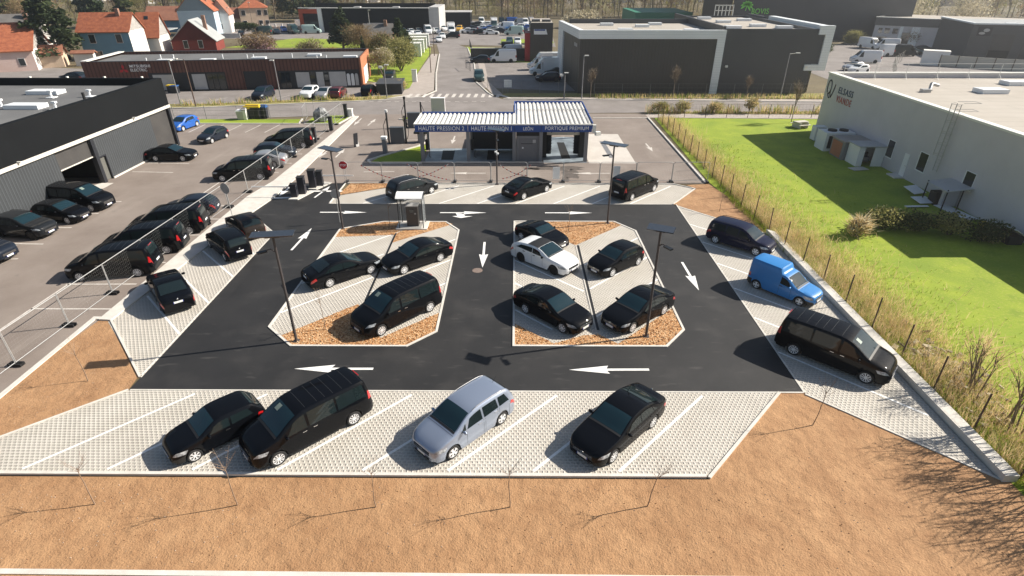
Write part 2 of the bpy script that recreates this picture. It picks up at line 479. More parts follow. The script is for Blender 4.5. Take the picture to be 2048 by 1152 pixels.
def text_mesh(s, width, m, height=None, ext=.02, off=.012, sp=1.06):
    cu = bpy.data.curves.new('lettering', 'FONT'); cu.body = s; cu.size = 1.0; cu.extrude = ext
    cu.offset = off; cu.space_character = sp
    o = bpy.data.objects.new('lettering', cu); COL.objects.link(o)
    dg = bpy.context.evaluated_depsgraph_get(); dg.update()
    me = bpy.data.meshes.new_from_object(o.evaluated_get(dg))
    bpy.data.objects.remove(o)
    xs = [v.co.x for v in me.vertices]; ys = [v.co.y for v in me.vertices]
    x0, x1, y0, y1 = min(xs), max(xs), min(ys), max(ys)
    kx = width / (x1 - x0); ky = kx if height is None else height / (y1 - y0)
    for v in me.vertices: v.co = ((v.co.x - (x0 + x1) / 2) * kx, (v.co.y - (y0 + y1) / 2) * ky, v.co.z)
    me.materials.clear(); me.materials.append(m)
    return me


def put_text(s, width, m, parent, loc, rot, height=None, name='lettering', off=.012, sp=1.06):
    o = link(name, text_mesh(s, width, m, height, off=off, sp=sp), parent, loc)
    o.rotation_euler = rot
    return o
# ---------------------------------------------------------------- vehicles
def chaikin(p, n=2):
    for _ in range(n):
        q = [p[0]]
        for a, b in zip(p, p[1:]):
            q.append((a[0] * .75 + b[0] * .25, a[1] * .75 + b[1] * .25)); q.append((a[0] * .25 + b[0] * .75, a[1] * .25 + b[1] * .75))
        q.append(p[-1]); p = q
    return p


def interp(p, x):
    if x <= p[0][0]: return p[0][1]
    for a, b in zip(p, p[1:]):
        if x <= b[0]:
            return a[1] + (b[1] - a[1]) * (x - a[0]) / max(1e-9, b[0] - a[0])
    return p[-1][1]


class Car:
    """body lofted from profile lines; x runs from the nose (0) to the tail (L)"""
    def __init__(s, L, W, fo, wb, r, top, belt, ws, rw, sides, zb=.20, tumble=.26, wid=None, smooth=2, spokes=9, heads=None, tails=None,
                 grille=(.50, .64), plate=.42, rplate=.80, handles=(), grooves=(), rails=False, sill=False, roofpanel=None, rimmat=None, grillem=None,
                 sideglass=None, ribs=None, bumper=False, rwm=.09):
        s.__dict__.update(locals()); del s.__dict__['s']
        s.top = chaikin(top, smooth); s.belt = chaikin(belt, smooth)
        h = W / 2
        s.wid = chaikin(wid or [(0, h * .66), (.10, h * .82), (.32, h * .93), (.8, h * .985), (1.6, h), (L - 1.1, h), (L - .4, h * .96), (L - .1, h * .89), (L, h * .80)], 2)
        s.xm = fo + wb / 2
        s.axles = (fo, fo + wb)

    def zlow(s, x):
        ra = s.r * 1.17; z = s.zb
        for a in s.axles:
            if abs(x - a) < ra: z = max(z, s.r + math.sqrt(ra * ra - (x - a) ** 2))
        return z

    def sec(s, x):
        w = interp(s.wid, x); zt = interp(s.top, x); be = min(interp(s.belt, x), zt - .02); h = zt - be
        zl = s.zlow(x); zb0 = s.zb + (.08 if x < .12 or x > s.L - .12 else 0); zl = max(zl, zb0)
        rd = min(.11, h * .5); yr = w * .975 - s.tumble * max(0, h - rd) - .01
        P = [(0, zb0), (w - .25, zb0), (w - .25, zl), (w * .97, zl), (w * .99, max(zb0 + .13, zl + .012)), (w, max(.52 * (zb0 + be), zl + .024)),
             (w * .995, max(be - .13, zl + .036)), (w * .972, max(be, zl + .048))]
        be2 = max(be, zl + .048); hh = max(zt - be2, .012)
        P += [((w * .965 + yr) / 2, be2 + (hh - rd) * .5 if hh > rd else be2 + .004), (yr, zt - rd), (yr - min(.07, rd * .8), zt - rd * .30), (yr * .55, zt - rd * .05), (0, zt)]
        return P

    def side_y(s, x, z):
        P = s.sec(x)[3:11]
        for a, b in zip(P, P[1:]):
            if a[1] <= z <= b[1]: return a[0] + (b[0] - a[0]) * (z - a[1]) / max(1e-6, b[1] - a[1])
        return P[-1][0] if z > P[-1][1] else P[0][0]

    def top_z(s, x, y):
        P = s.sec(x)[9:]; y = abs(y)
        for a, b in zip(P, P[1:]):
            if b[0] <= y <= a[0]: return b[1] + (a[1] - b[1]) * (y - b[0]) / max(1e-6, a[0] - b[0])
        return P[0][1]

    def X(s, x): return s.xm - x

    def body(s):
        xs = set()
        n = int(s.L / .10)
        for i in range(n + 1): xs.add(round(s.L * i / n, 3))
        for a in s.axles:
            ra = s.r * 1.17
            for k in range(9): xs.add(round(a - ra * math.cos(math.pi * k / 8), 3))
        for p in s.top:
            xs.add(round(p[0], 3))
        xs = sorted(x for x in xs if 0 <= x <= s.L)
        ys = [xs[0]]
        for x in xs[1:]:
            if x - ys[-1] > .018: ys.append(x)
        ys[-1] = s.L; xs = ys
        mb = MB(); S = [s.sec(x) for x in xs]; k = len(S[0])
        for sg in (1, -1):
            vs = [(s.X(x), sg * p[0], p[1]) for x, sc in zip(xs, S) for p in sc]
            for i in range(len(xs) - 1):
                for j in range(k - 1):
                    f = (i * k + j, (i + 1) * k + j, (i + 1) * k + j + 1, i * k + j + 1)
                    m = 1 if (j < 3 or (s.sill and j < 5)) else 0
                    if s.bumper and j < 5 and (xs[i] < .55 or xs[i] > s.L - .35): m = 1
                    if s.roofpanel and j >= 10 and s.roofpanel[0] <= xs[i] < s.roofpanel[1]: m = 1
                    mb.add([vs[q] for q in (f if sg < 0 else f[::-1])], [(0, 1, 2, 3)], m, True)
        for x, sc, d in ((xs[0], S[0], 1), (xs[-1], S[-1], -1)):
            loop = [(s.X(x), p[0], p[1]) for p in sc[3:]] + [(s.X(x), -p[0], p[1]) for p in sc[3:-1][::-1]]
            mb.add(loop if d > 0 else loop[::-1], [tuple(range(len(loop)))], 0, True)
        # merge the doubled points so that shading is smooth
        import bmesh
        me = mb.mesh('body', [M_BLACKP, M_TRIM])
        bm = bmesh.new(); bm.from_mesh(me); bmesh.ops.remove_doubles(bm, verts=bm.verts, dist=.0008)
        bmesh.ops.recalc_face_normals(bm, faces=bm.faces); bm.to_mesh(me); bm.free()
        me.set_sharp_from_angle(angle=R(38))
        return me

    def top_patch(s, x0, x1, marg=.05, n=8, off=.010, f0=-1, f1=1, m=0, mb=None):
        mb = mb or MB(); vs = []; k = 9
        for i in range(n + 1):
            x = x0 + (x1 - x0) * i / n
            sl = -(interp(s.top, x + .02) - interp(s.top, x - .02)) / -.04
            nx, nz = -sl / math.hypot(1, sl), 1 / math.hypot(1, sl)
            yw = s.sec(x)[10][0] - marg
            for j in range(k):
                y = yw * (f0 + (f1 - f0) * j / (k - 1))
                vs.append((s.X(x + nx * off), y, s.top_z(x, y) + nz * off))
        fs = [(i * k + j, i * k + j + 1, (i + 1) * k + j + 1, (i + 1) * k + j) for i in range(n) for j in range(k - 1)]
        return mb.add(vs, [f[::-1] for f in fs], m, True)

    def side_patch(s, sg, a0, b0, a1, b1, n=8, lo=.035, hi=.03, off=.009, zlo=None, zhi=None, mb=None, m=0):
        mb = mb or MB(); vs = []; k = 5
        for i in range(n + 1):
            u = i / n; ends = (a0 + (b0 - a0) * u, a1 + (b1 - a1) * u)
            for j in range(k):
                v = j / (k - 1); x = ends[0] + (ends[1] - ends[0]) * v
                P = s.sec(x)
                z0 = P[7][1] + lo if zlo is None else (P[7][1] + zlo if zlo < 0 else zlo)
                z1 = P[9][1] - hi if zhi is None else (P[7][1] + zhi if zhi < 0 else min(zhi, P[9][1] - .008)); z0 = min(z0, z1 - .002)
                z1 = max(z1, z0 + .002); z = z0 + (z1 - z0) * v
                vs.append((s.X(x), sg * (s.side_y(x, z) + off), z))
        for i in range(n):
            for j in range(k - 1):
                f = (i * k + j, (i + 1) * k + j, (i + 1) * k + j + 1, i * k + j + 1)
                mb.add([vs[q] for q in (f if sg < 0 else f[::-1])], [(0, 1, 2, 3)], m, True)
        return mb


def wheel_mesh(r, w=.21):
    mb = MB(); n = 20
    prof = [(r * .66, w * .46), (r * .90, w * .5), (r * .98, w * .38), (r, w * .15), (r, -w * .2), (r * .95, -w * .5), (r * .5, -w * .5)]
    vs = [(a * math.cos(2 * math.pi * i / n), b, a * math.sin(2 * math.pi * i / n)) for a, b in prof for i in range(n)]
    for j in range(len(prof) - 1):
        for i in range(n):
            mb.add([vs[j * n + i], vs[(j + 1) * n + i], vs[(j + 1) * n + (i + 1) % n], vs[j * n + (i + 1) % n]], [(3, 2, 1, 0)], 0, True)
    mb.add([(r * .67 * math.cos(2 * math.pi * i / n), w * .30, r * .67 * math.sin(2 * math.pi * i / n)) for i in range(n)], [tuple(range(n))[::-1]], 0)
    return mb.mesh('wheel', M_TYRE)


def rim_mesh(r, spokes, m, w=.21):
    mb = MB(); n = 20
    for a, b, y0, y1 in ((r * .70, r * .61, w * .47, w * .44), (r * .20, .001, w * .46, w * .48)):
        vs = [(q * math.cos(2 * math.pi * i / n), y, q * math.sin(2 * math.pi * i / n)) for q, y in ((a, y0), (b, y1)) for i in range(n)]
        for i in range(n):
            mb.add([vs[i], vs[n + i], vs[n + (i + 1) % n], vs[(i + 1) % n]], [(3, 2, 1, 0)], 0, True)
    hw = .34 if spokes > 6 else .42
    for i in range(spokes):
        a = 2 * math.pi * i / spokes; d = math.pi / spokes * hw * 1.6
        vs = [(r * .18 * math.cos(a - d * 1.5), w * .47, r * .18 * math.sin(a - d * 1.5)), (r * .64 * math.cos(a - d * .8), w * .445, r * .64 * math.sin(a - d * .8)),
              (r * .64 * math.cos(a + d * .8), w * .445, r * .64 * math.sin(a + d * .8)), (r * .18 * math.cos(a + d * 1.5), w * .47, r * .18 * math.sin(a + d * 1.5))]
        mb.add(vs, [(3, 2, 1, 0)], 0)
    return mb.mesh('rim', m)


CARS = {
 'sedan': Car(4.72, 1.80, .88, 2.72, .325,
    [(0, .60), (.03, .70), (.25, .82), (.7, .91), (1.32, .99), (1.75, 1.22), (2.2, 1.41), (2.75, 1.46), (3.2, 1.43), (3.75, 1.25), (4.15, 1.06), (4.45, 1.03), (4.66, .99), (4.72, .80)],
    [(0, .50), (.25, .72), (.7, .82), (1.3, .89), (2.4, .92), (3.6, .96), (4.3, .95), (4.72, .72)], (1.38, 2.18), (3.32, 4.08),
    [(1.68, 2.62, 2.02, 2.60), (2.66, 3.52, 2.64, 3.40), (3.56, 3.86, 3.44, 3.5)], handles=(2.45, 3.35)),
 'hatchback': Car(4.0, 1.72, .84, 2.48, .31,
    [(0, .58), (.03, .70), (.25, .84), (.6, .94), (1.1, 1.03), (1.6, 1.31), (1.95, 1.44), (2.4, 1.48), (3.0, 1.46), (3.45, 1.38), (3.75, 1.12), (3.93, .98), (4.0, .72)],
    [(0, .48), (.25, .72), (.6, .84), (1.1, .92), (2.4, .95), (3.3, 1.01), (3.8, .98), (4.0, .66)], (1.14, 1.86), (3.36, 3.80),
    [(1.42, 2.34, 1.76, 2.34), (2.38, 3.1, 2.38, 3.02)], handles=(2.2, 2.95), rplate=.62),
 'threedoor': Car(3.72, 1.62, .76, 2.36, .285,
    [(0, .54), (.03, .64), (.2, .78), (.6, .87), (1.08, .94), (1.5, 1.20), (1.85, 1.37), (2.2, 1.40), (3.0, 1.385), (3.25, 1.34), (3.52, 1.05), (3.66, .95), (3.72, .66)],
    [(0, .46), (.2, .67), (.6, .78), (1.08, .85), (2.4, .89), (3.3, .93), (3.6, .86), (3.72, .6)], (1.12, 1.78), (3.2, 3.56),
    [(1.4, 2.24, 1.68, 2.26), (2.32, 3.18, 2.34, 3.02)], handles=(2.12,), spokes=7, rplate=.6, grille=(.44, .52), bumper=True),
 'minivan': Car(4.45, 1.80, .88, 2.68, .32,
    [(0, .62), (.03, .74), (.25, .88), (.6, .99), (1.05, 1.09), (1.6, 1.42), (2.0, 1.58), (2.5, 1.635), (3.5, 1.62), (4.05, 1.56), (4.28, 1.2), (4.40, 1.05), (4.45, .75)],
    [(0, .5), (.25, .75), (.6, .88), (1.05, .97), (2.4, 1.0), (3.6, 1.05), (4.2, 1.02), (4.45, .7)], (1.12, 1.92), (4.02, 4.30),
    [(1.30, 1.58, 1.56, 1.60), (1.64, 2.46, 1.84, 2.44), (2.56, 3.34, 2.54, 3.28), (3.42, 4.0, 3.40, 3.78)], handles=(2.3, 3.2), rails=True, spokes=5, rplate=.78),
 'van': Car(5.14, 1.92, .88, 3.24, .335,
    [(0, .66), (.03, .80), (.18, .98), (.5, 1.10), (.98, 1.21), (1.55, 1.62), (2.0, 1.84), (2.5, 1.89), (3.6, 1.90), (4.7, 1.87), (4.92, 1.81), (5.05, 1.25), (5.11, 1.0), (5.14, .70)],
    [(0, .54), (.18, .82), (.5, .98), (.98, 1.07), (2.4, 1.10), (3.8, 1.12), (4.9, 1.12), (5.14, .66)], (1.04, 1.90), (4.88, 5.04),
    [(1.36, 2.20, 1.70, 2.18), (2.30, 3.46, 2.30, 3.44), (3.54, 4.86, 3.54, 4.74)], tumble=.17, grooves=(2.35, 2.85, 3.2, 3.55, 3.95, 4.4), handles=(2.05, 2.5), spokes=10, rplate=.82, zb=.22,
    tails=(5.14, .9, 1.28), grille=(.52, .74)),
 'estate': Car(4.48, 1.74, .82, 2.86, .315,
    [(0, .60), (.03, .74), (.22, .88), (.6, .96), (1.02, 1.03), (1.5, 1.38), (1.85, 1.56), (2.3, 1.63), (3.2, 1.645), (4.1, 1.60), (4.3, 1.50), (4.42, 1.1), (4.48, .72)],
    [(0, .48), (.22, .74), (.6, .85), (1.02, .93), (2.4, .97), (3.6, 1.0), (4.3, 1.0), (4.48, .66)], (1.06, 1.76), (4.18, 4.40),
    [(1.32, 2.16, 1.62, 2.14), (2.22, 3.06, 2.22, 3.0), (3.14, 4.14, 3.10, 4.0)], tumble=.2, handles=(2.0, 2.9), rails=True, spokes=6, rplate=.8, zb=.24),
 'wagon': Car(4.66, 1.82, .93, 2.70, .325,
    [(0, .58), (.03, .68), (.25, .82), (.7, .92), (1.4, 1.0), (1.95, 1.28), (2.35, 1.41), (2.8, 1.44), (3.4, 1.41), (4.0, 1.33), (4.4, 1.12), (4.6, .96), (4.66, .70)],
    [(0, .5), (.25, .7), (.7, .82), (1.4, .90), (2.4, .93), (3.6, .99), (4.3, .99), (4.66, .64)], (1.46, 2.28), (4.02, 4.40),
    [(1.78, 2.66, 2.12, 2.66), (2.70, 4.06, 2.70, 3.66)], roofpanel=(2.28, 3.15), handles=(2.5, 3.35), spokes=10, rimmat=1, rplate=.7),
 'roadster': Car(4.08, 1.76, .82, 2.43, .32,
    [(0, .50), (.03, .62), (.25, .76), (.7, .86), (1.4, .95), (1.85, 1.19), (2.1, 1.28), (2.5, 1.30), (2.85, 1.24), (3.3, 1.02), (3.6, .98), (4.0, .93), (4.08, .72)],
    [(0, .42), (.25, .66), (.7, .77), (1.4, .86), (2.4, .88), (3.3, .92), (3.8, .87), (4.08, .62)], (1.46, 2.05), (2.88, 3.26),
    [(1.72, 2.75, 2.0, 2.62)], handles=(2.5,), spokes=7, rplate=.66),
 'panelvan': Car(4.02, 1.58, .72, 2.62, .285,
    [(0, .56), (.02, .72), (.15, .80), (.6, .88), (1.02, .94), (1.45, 1.28), (1.72, 1.45), (2.02, 1.50), (2.10, 1.80), (2.3, 1.83), (3.85, 1.84), (3.97, 1.78), (4.0, 1.2), (4.02, .62)],
    [(0, .5), (.15, .68), (.6, .78), (1.02, .85), (2.0, .90), (2.1, 1.0), (3.9, 1.0), (4.02, .58)], (1.06, 1.66), (3.995, 4.0),
    [(1.28, 2.0, 1.52, 1.98)], tumble=.10, smooth=1, handles=(1.9,), spokes=4, ribs=(2.16, 3.88), rplate=.6, bumper=True, sill=False, tails=(4.02, .72, .95)),
 'suv': Car(4.30, 1.80, .86, 2.62, .345,
    [(0, .70), (.03, .84), (.22, .96), (.6, 1.03), (1.15, 1.10), (1.65, 1.40), (2.05, 1.54), (2.5, 1.58), (3.3, 1.56), (3.75, 1.48), (4.05, 1.18), (4.22, 1.05), (4.3, .76)],
    [(0, .6), (.22, .84), (.6, .94), (1.15, 1.0), (2.4, 1.02), (3.5, 1.07), (4.1, 1.03), (4.3, .72)], (1.2, 1.98), (3.7, 4.08),
    [(1.52, 2.44, 1.88, 2.44), (2.48, 3.4, 2.48, 3.3)], handles=(2.3, 3.1), spokes=5, rimmat=1, rails=True, zb=.26, rplate=.75),
 'cargovan': Car(5.55, 2.0, .95, 3.45, .345,
    [(0, .70), (.03, .95), (.18, 1.12), (.5, 1.22), (.85, 1.34), (1.4, 1.95), (1.8, 2.36), (2.2, 2.45), (3.6, 2.47), (5.3, 2.44), (5.48, 2.36), (5.52, 1.6), (5.55, .72)],
    [(0, .6), (.18, .92), (.5, 1.08), (.85, 1.18), (2.4, 1.22), (5.3, 1.24), (5.55, .66)], (.92, 1.62), (5.5, 5.52),
    [(1.18, 1.98, 1.5, 1.96)], tumble=.08, handles=(1.85,), spokes=6, rplate=.8, zb=.28, tails=(5.55, .95, 1.4)),
 'cabtruck': Car(5.9, 1.98, .95, 3.6, .345,
    [(0, .70), (.03, .95), (.18, 1.12), (.5, 1.22), (.85, 1.34), (1.4, 1.95), (1.8, 2.25), (2.15, 2.28), (2.3, 1.9), (2.34, .82), (3, .80), (5.85, .80), (5.9, .7)],
    [(0, .6), (.18, .92), (.5, 1.08), (.85, 1.18), (2.0, 1.22), (2.3, .74), (5.9, .66)], (.92, 1.62), (2.30, 2.33),
    [(1.18, 1.98, 1.5, 1.96)], tumble=.08, handles=(1.85,), spokes=6, rplate=.6, zb=.34, tails=(5.9, .5, .7), smooth=1),
}
PROTO = {}


def vehicle_parts(kind, low=False):
    """list of (part name, mesh, parent index, location, rz)"""
    key = (kind, low)
    if key in PROTO: return PROTO[key]
    c = CARS[kind]; out = []
    A = lambda n, mb, m, par=-1, loc=(0, 0, 0), rz=0.0: out.append((n, mb.mesh(n, m) if isinstance(mb, MB) else mb, par, loc, rz)) or len(out) - 1
    A('body', c.body(), None)
    A('windscreen', c.top_patch(c.ws[0], c.ws[1], .045), M_WSCR)
    if kind not in ('panelvan', 'cargovan', 'cabtruck'):
        A('rear_window', c.top_patch(c.rw[0], c.rw[1], c.rwm, 12, .016), M_GLASS)
    for sg in (1, -1):
        for q in c.sides: A('side_window', c.side_patch(sg, *q), M_GLASS)
    w0 = c.wid[0][1]; XF = c.X(0); XR = c.X(c.L)
    for sg in (1, -1):
        hb = interp(c.belt, .36); A('headlight', c.side_patch(sg, .06, .50, .12, .62, 7, zlo=hb - .15, zhi=hb + .0, off=.007), M_HEAD)
        if c.tails:
            t = c.tails; A('tail_light', c.side_patch(sg, t[0] - .22, t[0] - .015, t[0] - .2, t[0] - .02, 4, zlo=t[1], zhi=t[2], off=.008), M_TAIL)
        else:
            A('tail_light', c.side_patch(sg, c.L - .40, c.L - .015, c.L - .34, c.L - .05, 5, zlo=-.19, zhi=-.03, off=.008), M_TAIL)
    wm = wheel_mesh(c.r); rm = rim_mesh(c.r, c.spokes, M_RIMB if c.rimmat else M_RIM)
    for a in c.axles:
        for sg in (1, -1):
            wi = A('wheel', wm, None, -1, (c.X(a), sg * (interp(c.wid, a) - .115), c.r), 0 if sg > 0 else math.pi)
            if not low: A('rim', rm, None, wi)
    if kind == 'cabtruck':
        b = MB(); b.box(c.X(5.95), -1.05, .86, c.X(2.38), 1.05, 3.05)
        b.add([(c.X(2.379), -1.0, 2.3), (c.X(2.379), 1.0, 2.3), (c.X(1.75), .7, 2.3), (c.X(1.75), -.7, 2.3), (c.X(2.379), -1.0, 3.0), (c.X(2.379), 1.0, 3.0)],
              [(0, 3, 2, 1), (3, 0, 4), (2, 5, 1), (3, 4, 5, 2)], 0)
        A('cargo_box', b, M_LGREY if False else M_WHITEP)
    if not low:
        for sg in (1, -1):
            xm = c.ws[0] + .30
            z = c.sec(xm)[7][1] + .07
            A('wing_mirror', MB().ell((c.X(xm), sg * (c.side_y(xm, z - .06) + .11), z), (.065, .115, .075), 8, 6), M_BLACKP)
            for x in c.handles:
                z = c.sec(x)[7][1] - .085
                A('door_handle', MB().cbox(c.X(x), sg * (c.side_y(x, z) + .012), z, .17, .03, .03), M_CHROME if kind in ('van', 'minivan') else M_TRIM)
        g = MB(); g.cbox(XF + .004, 0, sum(c.grille) / 2, .03, w0 * 1.55, c.grille[1] - c.grille[0], 0)
        for k in range(3): g.cbox(XF + .022, 0, c.grille[0] + (c.grille[1] - c.grille[0]) * (k + .5) / 3, .012, w0 * 1.5, .016, 1)
        if kind in ('sedan', 'van', 'wagon', 'hatchback', 'minivan', 'roadster'):
            g.disc((XF + .03, 0, sum(c.grille) / 2 + .02), .065, (1, 0, 0), 14, .012, 1)
            g.disc((XF + .037, 0, sum(c.grille) / 2 + .02), .045, (1, 0, 0), 14, .006, 0)
            for a in (90, 210, 330): g.cbox(XF + .041, .024 * math.cos(R(a)), sum(c.grille) / 2 + .02 + .024 * math.sin(R(a)), .006, .05, .012, 1, rx=R(a))
        A('grille', g, [M_BLACK, M_CHROME])
        p = MB(); p.cbox(XF + .018, 0, c.plate, .02, .50, .11, 0); p.cbox(XF + .0195, .235, c.plate, .02, .03, .108, 1); p.cbox(XF + .0195, -.235, c.plate, .02, .03, .108, 1)
        A('number_plate', p, [M_PLATE, M_EU])
        xr = max(x / 200 * c.L for x in range(160, 201) if interp(c.top, x / 200 * c.L) > c.rplate + .02)
        p = MB(); xx = c.X(xr) - .022
        p.cbox(xx, 0, c.rplate - .03, .02, .50, .11, 0); p.cbox(xx - .0015, .235, c.rplate - .03, .02, .03, .108, 1); p.cbox(xx - .0015, -.235, c.rplate - .03, .02, .03, .108, 1)
        A('number_plate', p, [M_PLATE, M_EU])
        p = MB(); zr = c.rplate + .13; xr2 = max(x / 200 * c.L for x in range(150, 201) if interp(c.top, x / 200 * c.L) > zr)
        p.ell((c.X(xr2), 0, zr), (.025, .055, .055), 10, 6)
        A('badge', p, M_CHROME)
        # panel gaps, cowl and lower grille
        for x in c.grooves: A('roof_groove', c.top_patch(x, x + .014, .10, 1, .004), M_GTRIM)
        A('cowl', c.top_patch(c.ws[0] - .09, c.ws[0] - .005, .03, 2, .006), M_TRIM)
        if kind in ('minivan', 'wagon', 'panelvan'):
            A('bonnet_gap', c.top_patch(c.ws[0] - .17, c.ws[0] - .155, .0, 1, .003), M_TRIM)
            for sg in (1, -1):
                for x in sorted({round(x, 1) for q in c.sides for x in (q[0], q[1]) if x > c.ws[0] + .2}):
                    A('door_gap', c.side_patch(sg, x - .006, x + .006, x - .006, x + .006, 1, zlo=c.zlow(x) + .10, zhi=-.01, off=.003), M_TRIM)
        A('bumper_grille', MB().cbox(XF - .005, 0, .30, .03, w0 * 1.5, .09), M_TRIM)
        if c.ribs:
            for k in range(7): A('roof_rib', c.top_patch(c.ribs[0], c.ribs[1], .02, 1, .012, -0.86 + k * .28, -0.80 + k * .28), M_BLUEP)
        if c.rails:
            for sg in (1, -1):
                x0, x1 = c.ws[1] + .15, c.rw[0] - .1; b = MB(); pts = []
                for i in range(9):
                    x = x0 + (x1 - x0) * i / 8; yy = c.sec(x)[10][0]
                    pts.append((c.X(x), sg * yy, c.top_z(x, yy) + (.015 if i in (0, 8) else .055)))
                b.path(pts, .016, 5); A('roof_rail', b, M_TRIM if kind != 'minivan' else M_LSILVP)
        if kind == 'minivan': A('aerial', MB().tube((c.X(3.85), 0, c.top_z(3.85, 0)), (c.X(4.1), 0, c.top_z(3.85, 0) + .22), .008, 5), M_TRIM)
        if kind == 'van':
            d_ = c.ws[1] - c.ws[0]; A('painted_reflection', c.top_patch(c.ws[0] + d_ * .62, c.ws[0] + d_ * .9, .08, 3, .016, -.62, -.25), M_LGREEN)  # pale patch painted on the windscreen in place of a reflection
        if kind == 'van': A('light_strip', MB().cbox(c.X(4.93), 0, 1.80, .03, .5, .02), M_TAIL)
    PROTO[key] = out
    return out


def place(kind, x, y, head, paint, label, cat='car', name='parked_car', group=None, low=False, scale=1.0):
    t = thing(name, label, cat, (x, y, 0), R(head), group)
    if scale != 1.0: t.scale = (scale,) * 3
    made = []
    for n, me, par, loc, rz in vehicle_parts(kind, low):
        o = link(n, me, t if par < 0 else made[par], loc, rz)
        if n in ('body', 'cargo_box') or (n in ('wing_mirror',) and paint in (M_SILVERP, M_BLUEP, M_LSILVP)):
            if n == 'body' or n == 'wing_mirror':
                o.material_slots[0].link = 'OBJECT'; o.material_slots[0].material = paint
        made.append(o)
    return t


def by_wheels(kind, F, Rr, paint, label, head=None, **k):
    """place a vehicle by the ground points of the two wheels on the side the camera sees"""
    c = CARS[kind]; F = Vector(F); h = R(head) if head is not None else math.atan2(F.y - Rr[1], F.x - Rr[0])
    d = Vector((math.cos(h), math.sin(h))); nrm = Vector((-d.y, d.x))
    mid = (F + Vector(Rr)) / 2 if Rr is not None else F - d * c.wb / 2
    if nrm.dot(mid) < 0: nrm = -nrm                     # away from the camera
    ctr = mid + nrm * (c.W / 2 - .06)
    return place(kind, ctr.x, ctr.y, math.degrees(h), paint, label, **k)
# ---------------------------------------------------------------- ground
rnd = random.Random(7)
BIG = 1500
struct('ground', MB().sheet([(-BIG, -200), (BIG, -200), (BIG, 1600), (-BIG, 1600)], -.03), M_EARTH, 'wide earthy ground under the whole estate', 'ground')
# bare soil in front and at the corners
sm = MB()
sm.sheet([(-60, -6), (60, -6), (60, 14.9), (18.35, 15.0), (13.05, 20.0), (11.9, 20.0), (7.3, 14.95), (-19.5, 14.95), (-60, 14.95)], 0)
struct('soil', sm, M_SOIL, 'bare brown soil across the foreground', 'soil')
sm = MB().sheet([(-60, 15.0), (-22.6, 15.0), (-22.6, 14.97), (-21.4, 16.6), (-17.62, 19.9), (-17.75, 21.0), (-22.1, 25.7), (-22.75, 25.9), (-23.0, 24.0), (-23.0, 15.2), (-60, 15.02)], .008)
struct('soil_bed', sm, M_SOIL, 'bare soil bed left of the lane corner', 'soil')
sm = MB().sheet([(12.95, 43.5), (15.85, 47.3), (15.2, 48.3), (17.3, 48.6), (18.3, 44), (18.4, 37.5), (13.3, 42.2)], .012)
struct('soil_bed', sm, M_SOIL, 'bare soil wedge by the wire fence beyond the van', 'soil')
# new asphalt circuit
sm = MB().sheet([(-17.6, 20), (13.1, 20), (13.1, 43.5), (-15.3, 43.5), (-15.3, 48.5), (-21.2, 48.5), (-21.2, 42.0), (-20.6, 41.2), (-17.5, 37.6)], .012)
struct('lane', sm, M_NEWASPH, 'fresh black asphalt lane looping round two islands', 'road')
# pavers
pv = MB()
pv.sheet([(-23.2, 15.05), (7.24, 15.05), (11.95, 20), (-17.55, 20), (-21.4, 16.75)], .016)
pv.sheet([(13.1, 20), (13.1, 43.4), (18.2, 37.8), (18.2, 15.1)], .016)
pv.sheet([(-17.55, 20.85), (-17.5, 37.6), (-20.7, 41.3), (-22.2, 41.3), (-22.15, 25.65)], .016)
pv.sheet([(-15.25, 43.5), (12.9, 43.5), (15.8, 47.3), (14.1, 48.6), (-9.0, 48.6), (-15.25, 45.3)], .016)
struct('parking_pavers', pv, M_PAVER, 'pale grid pavers of the outer parking bays', 'paving')
IL = [(-13.26, 25.2), (-11.45, 23.42), (-5.5, 23.42), (-4.1, 24.8), (-4.1, 38.2), (-5.25, 39.8), (-10.0, 39.8), (-13.0, 38.4)]
IR = [(-.12, 23.48), (7.75, 23.48), (9.05, 25.05), (8.9, 38.15), (7.55, 39.92), (-.12, 39.92)]
pi_ = MB(); pi_.sheet(IL, .020); pi_.sheet(IR, .020)
struct('island_pavers', pi_, M_PAVER, 'pale grid pavers on the two parking islands', 'paving')
ch = MB()
ch.sheet([(-12.35, 24.3), (-11.4, 23.54), (-5.55, 23.54), (-4.22, 24.85), (-4.22, 26.7), (-7.0, 24.2), (-9.0, 27.6), (-8.85, 27.75), (-11.9, 24.75)], .026)
ch.sheet([(-12.9, 36.9), (-12.88, 38.3), (-9.98, 39.68), (-7.6, 39.68), (-8.75, 37.55), (-8.6, 37.3)], .026)
ch.sheet([(-8.7, 35.9), (-8.6, 37.6), (-7.4, 39.7), (-5.3, 39.68), (-4.7, 39.3)], .026)
ch.sheet([(0, 25.6), (0, 23.6), (7.68, 23.6), (8.92, 25.1), (8.86, 27.2), (5.3, 23.75), (4.4, 24.6), (3.6, 24.5), (2.0, 23.75)], .026)
ch.sheet([(.7, 39.8), (7.5, 39.8), (8.0, 39.2), (4.2, 35.6)], .026)
ch.sheet([(-15.1, 45.5), (-14.8, 48.6), (-9.2, 48.6)], .026)
struct('wood_chip_bed', ch, M_CHIP, 'orange wood chip beds at the ends of the islands', 'wood chips')
kb = MB()
kb.strip(IL, .12, 0, .055, closed=True); kb.strip(IR, .12, 0, .055, closed=True)
kb.strip([(7.24, 15.0), (-30, 15.0)], -.14, 0, .10); kb.strip([(11.95, 20.0), (7.3, 15.05)], .12, 0, .07)
kb.strip([(12.95, 43.5), (15.8, 47.3), (14.1, 48.62), (-15.3, 48.62), (-15.3, 43.6)], .10, 0, .07)
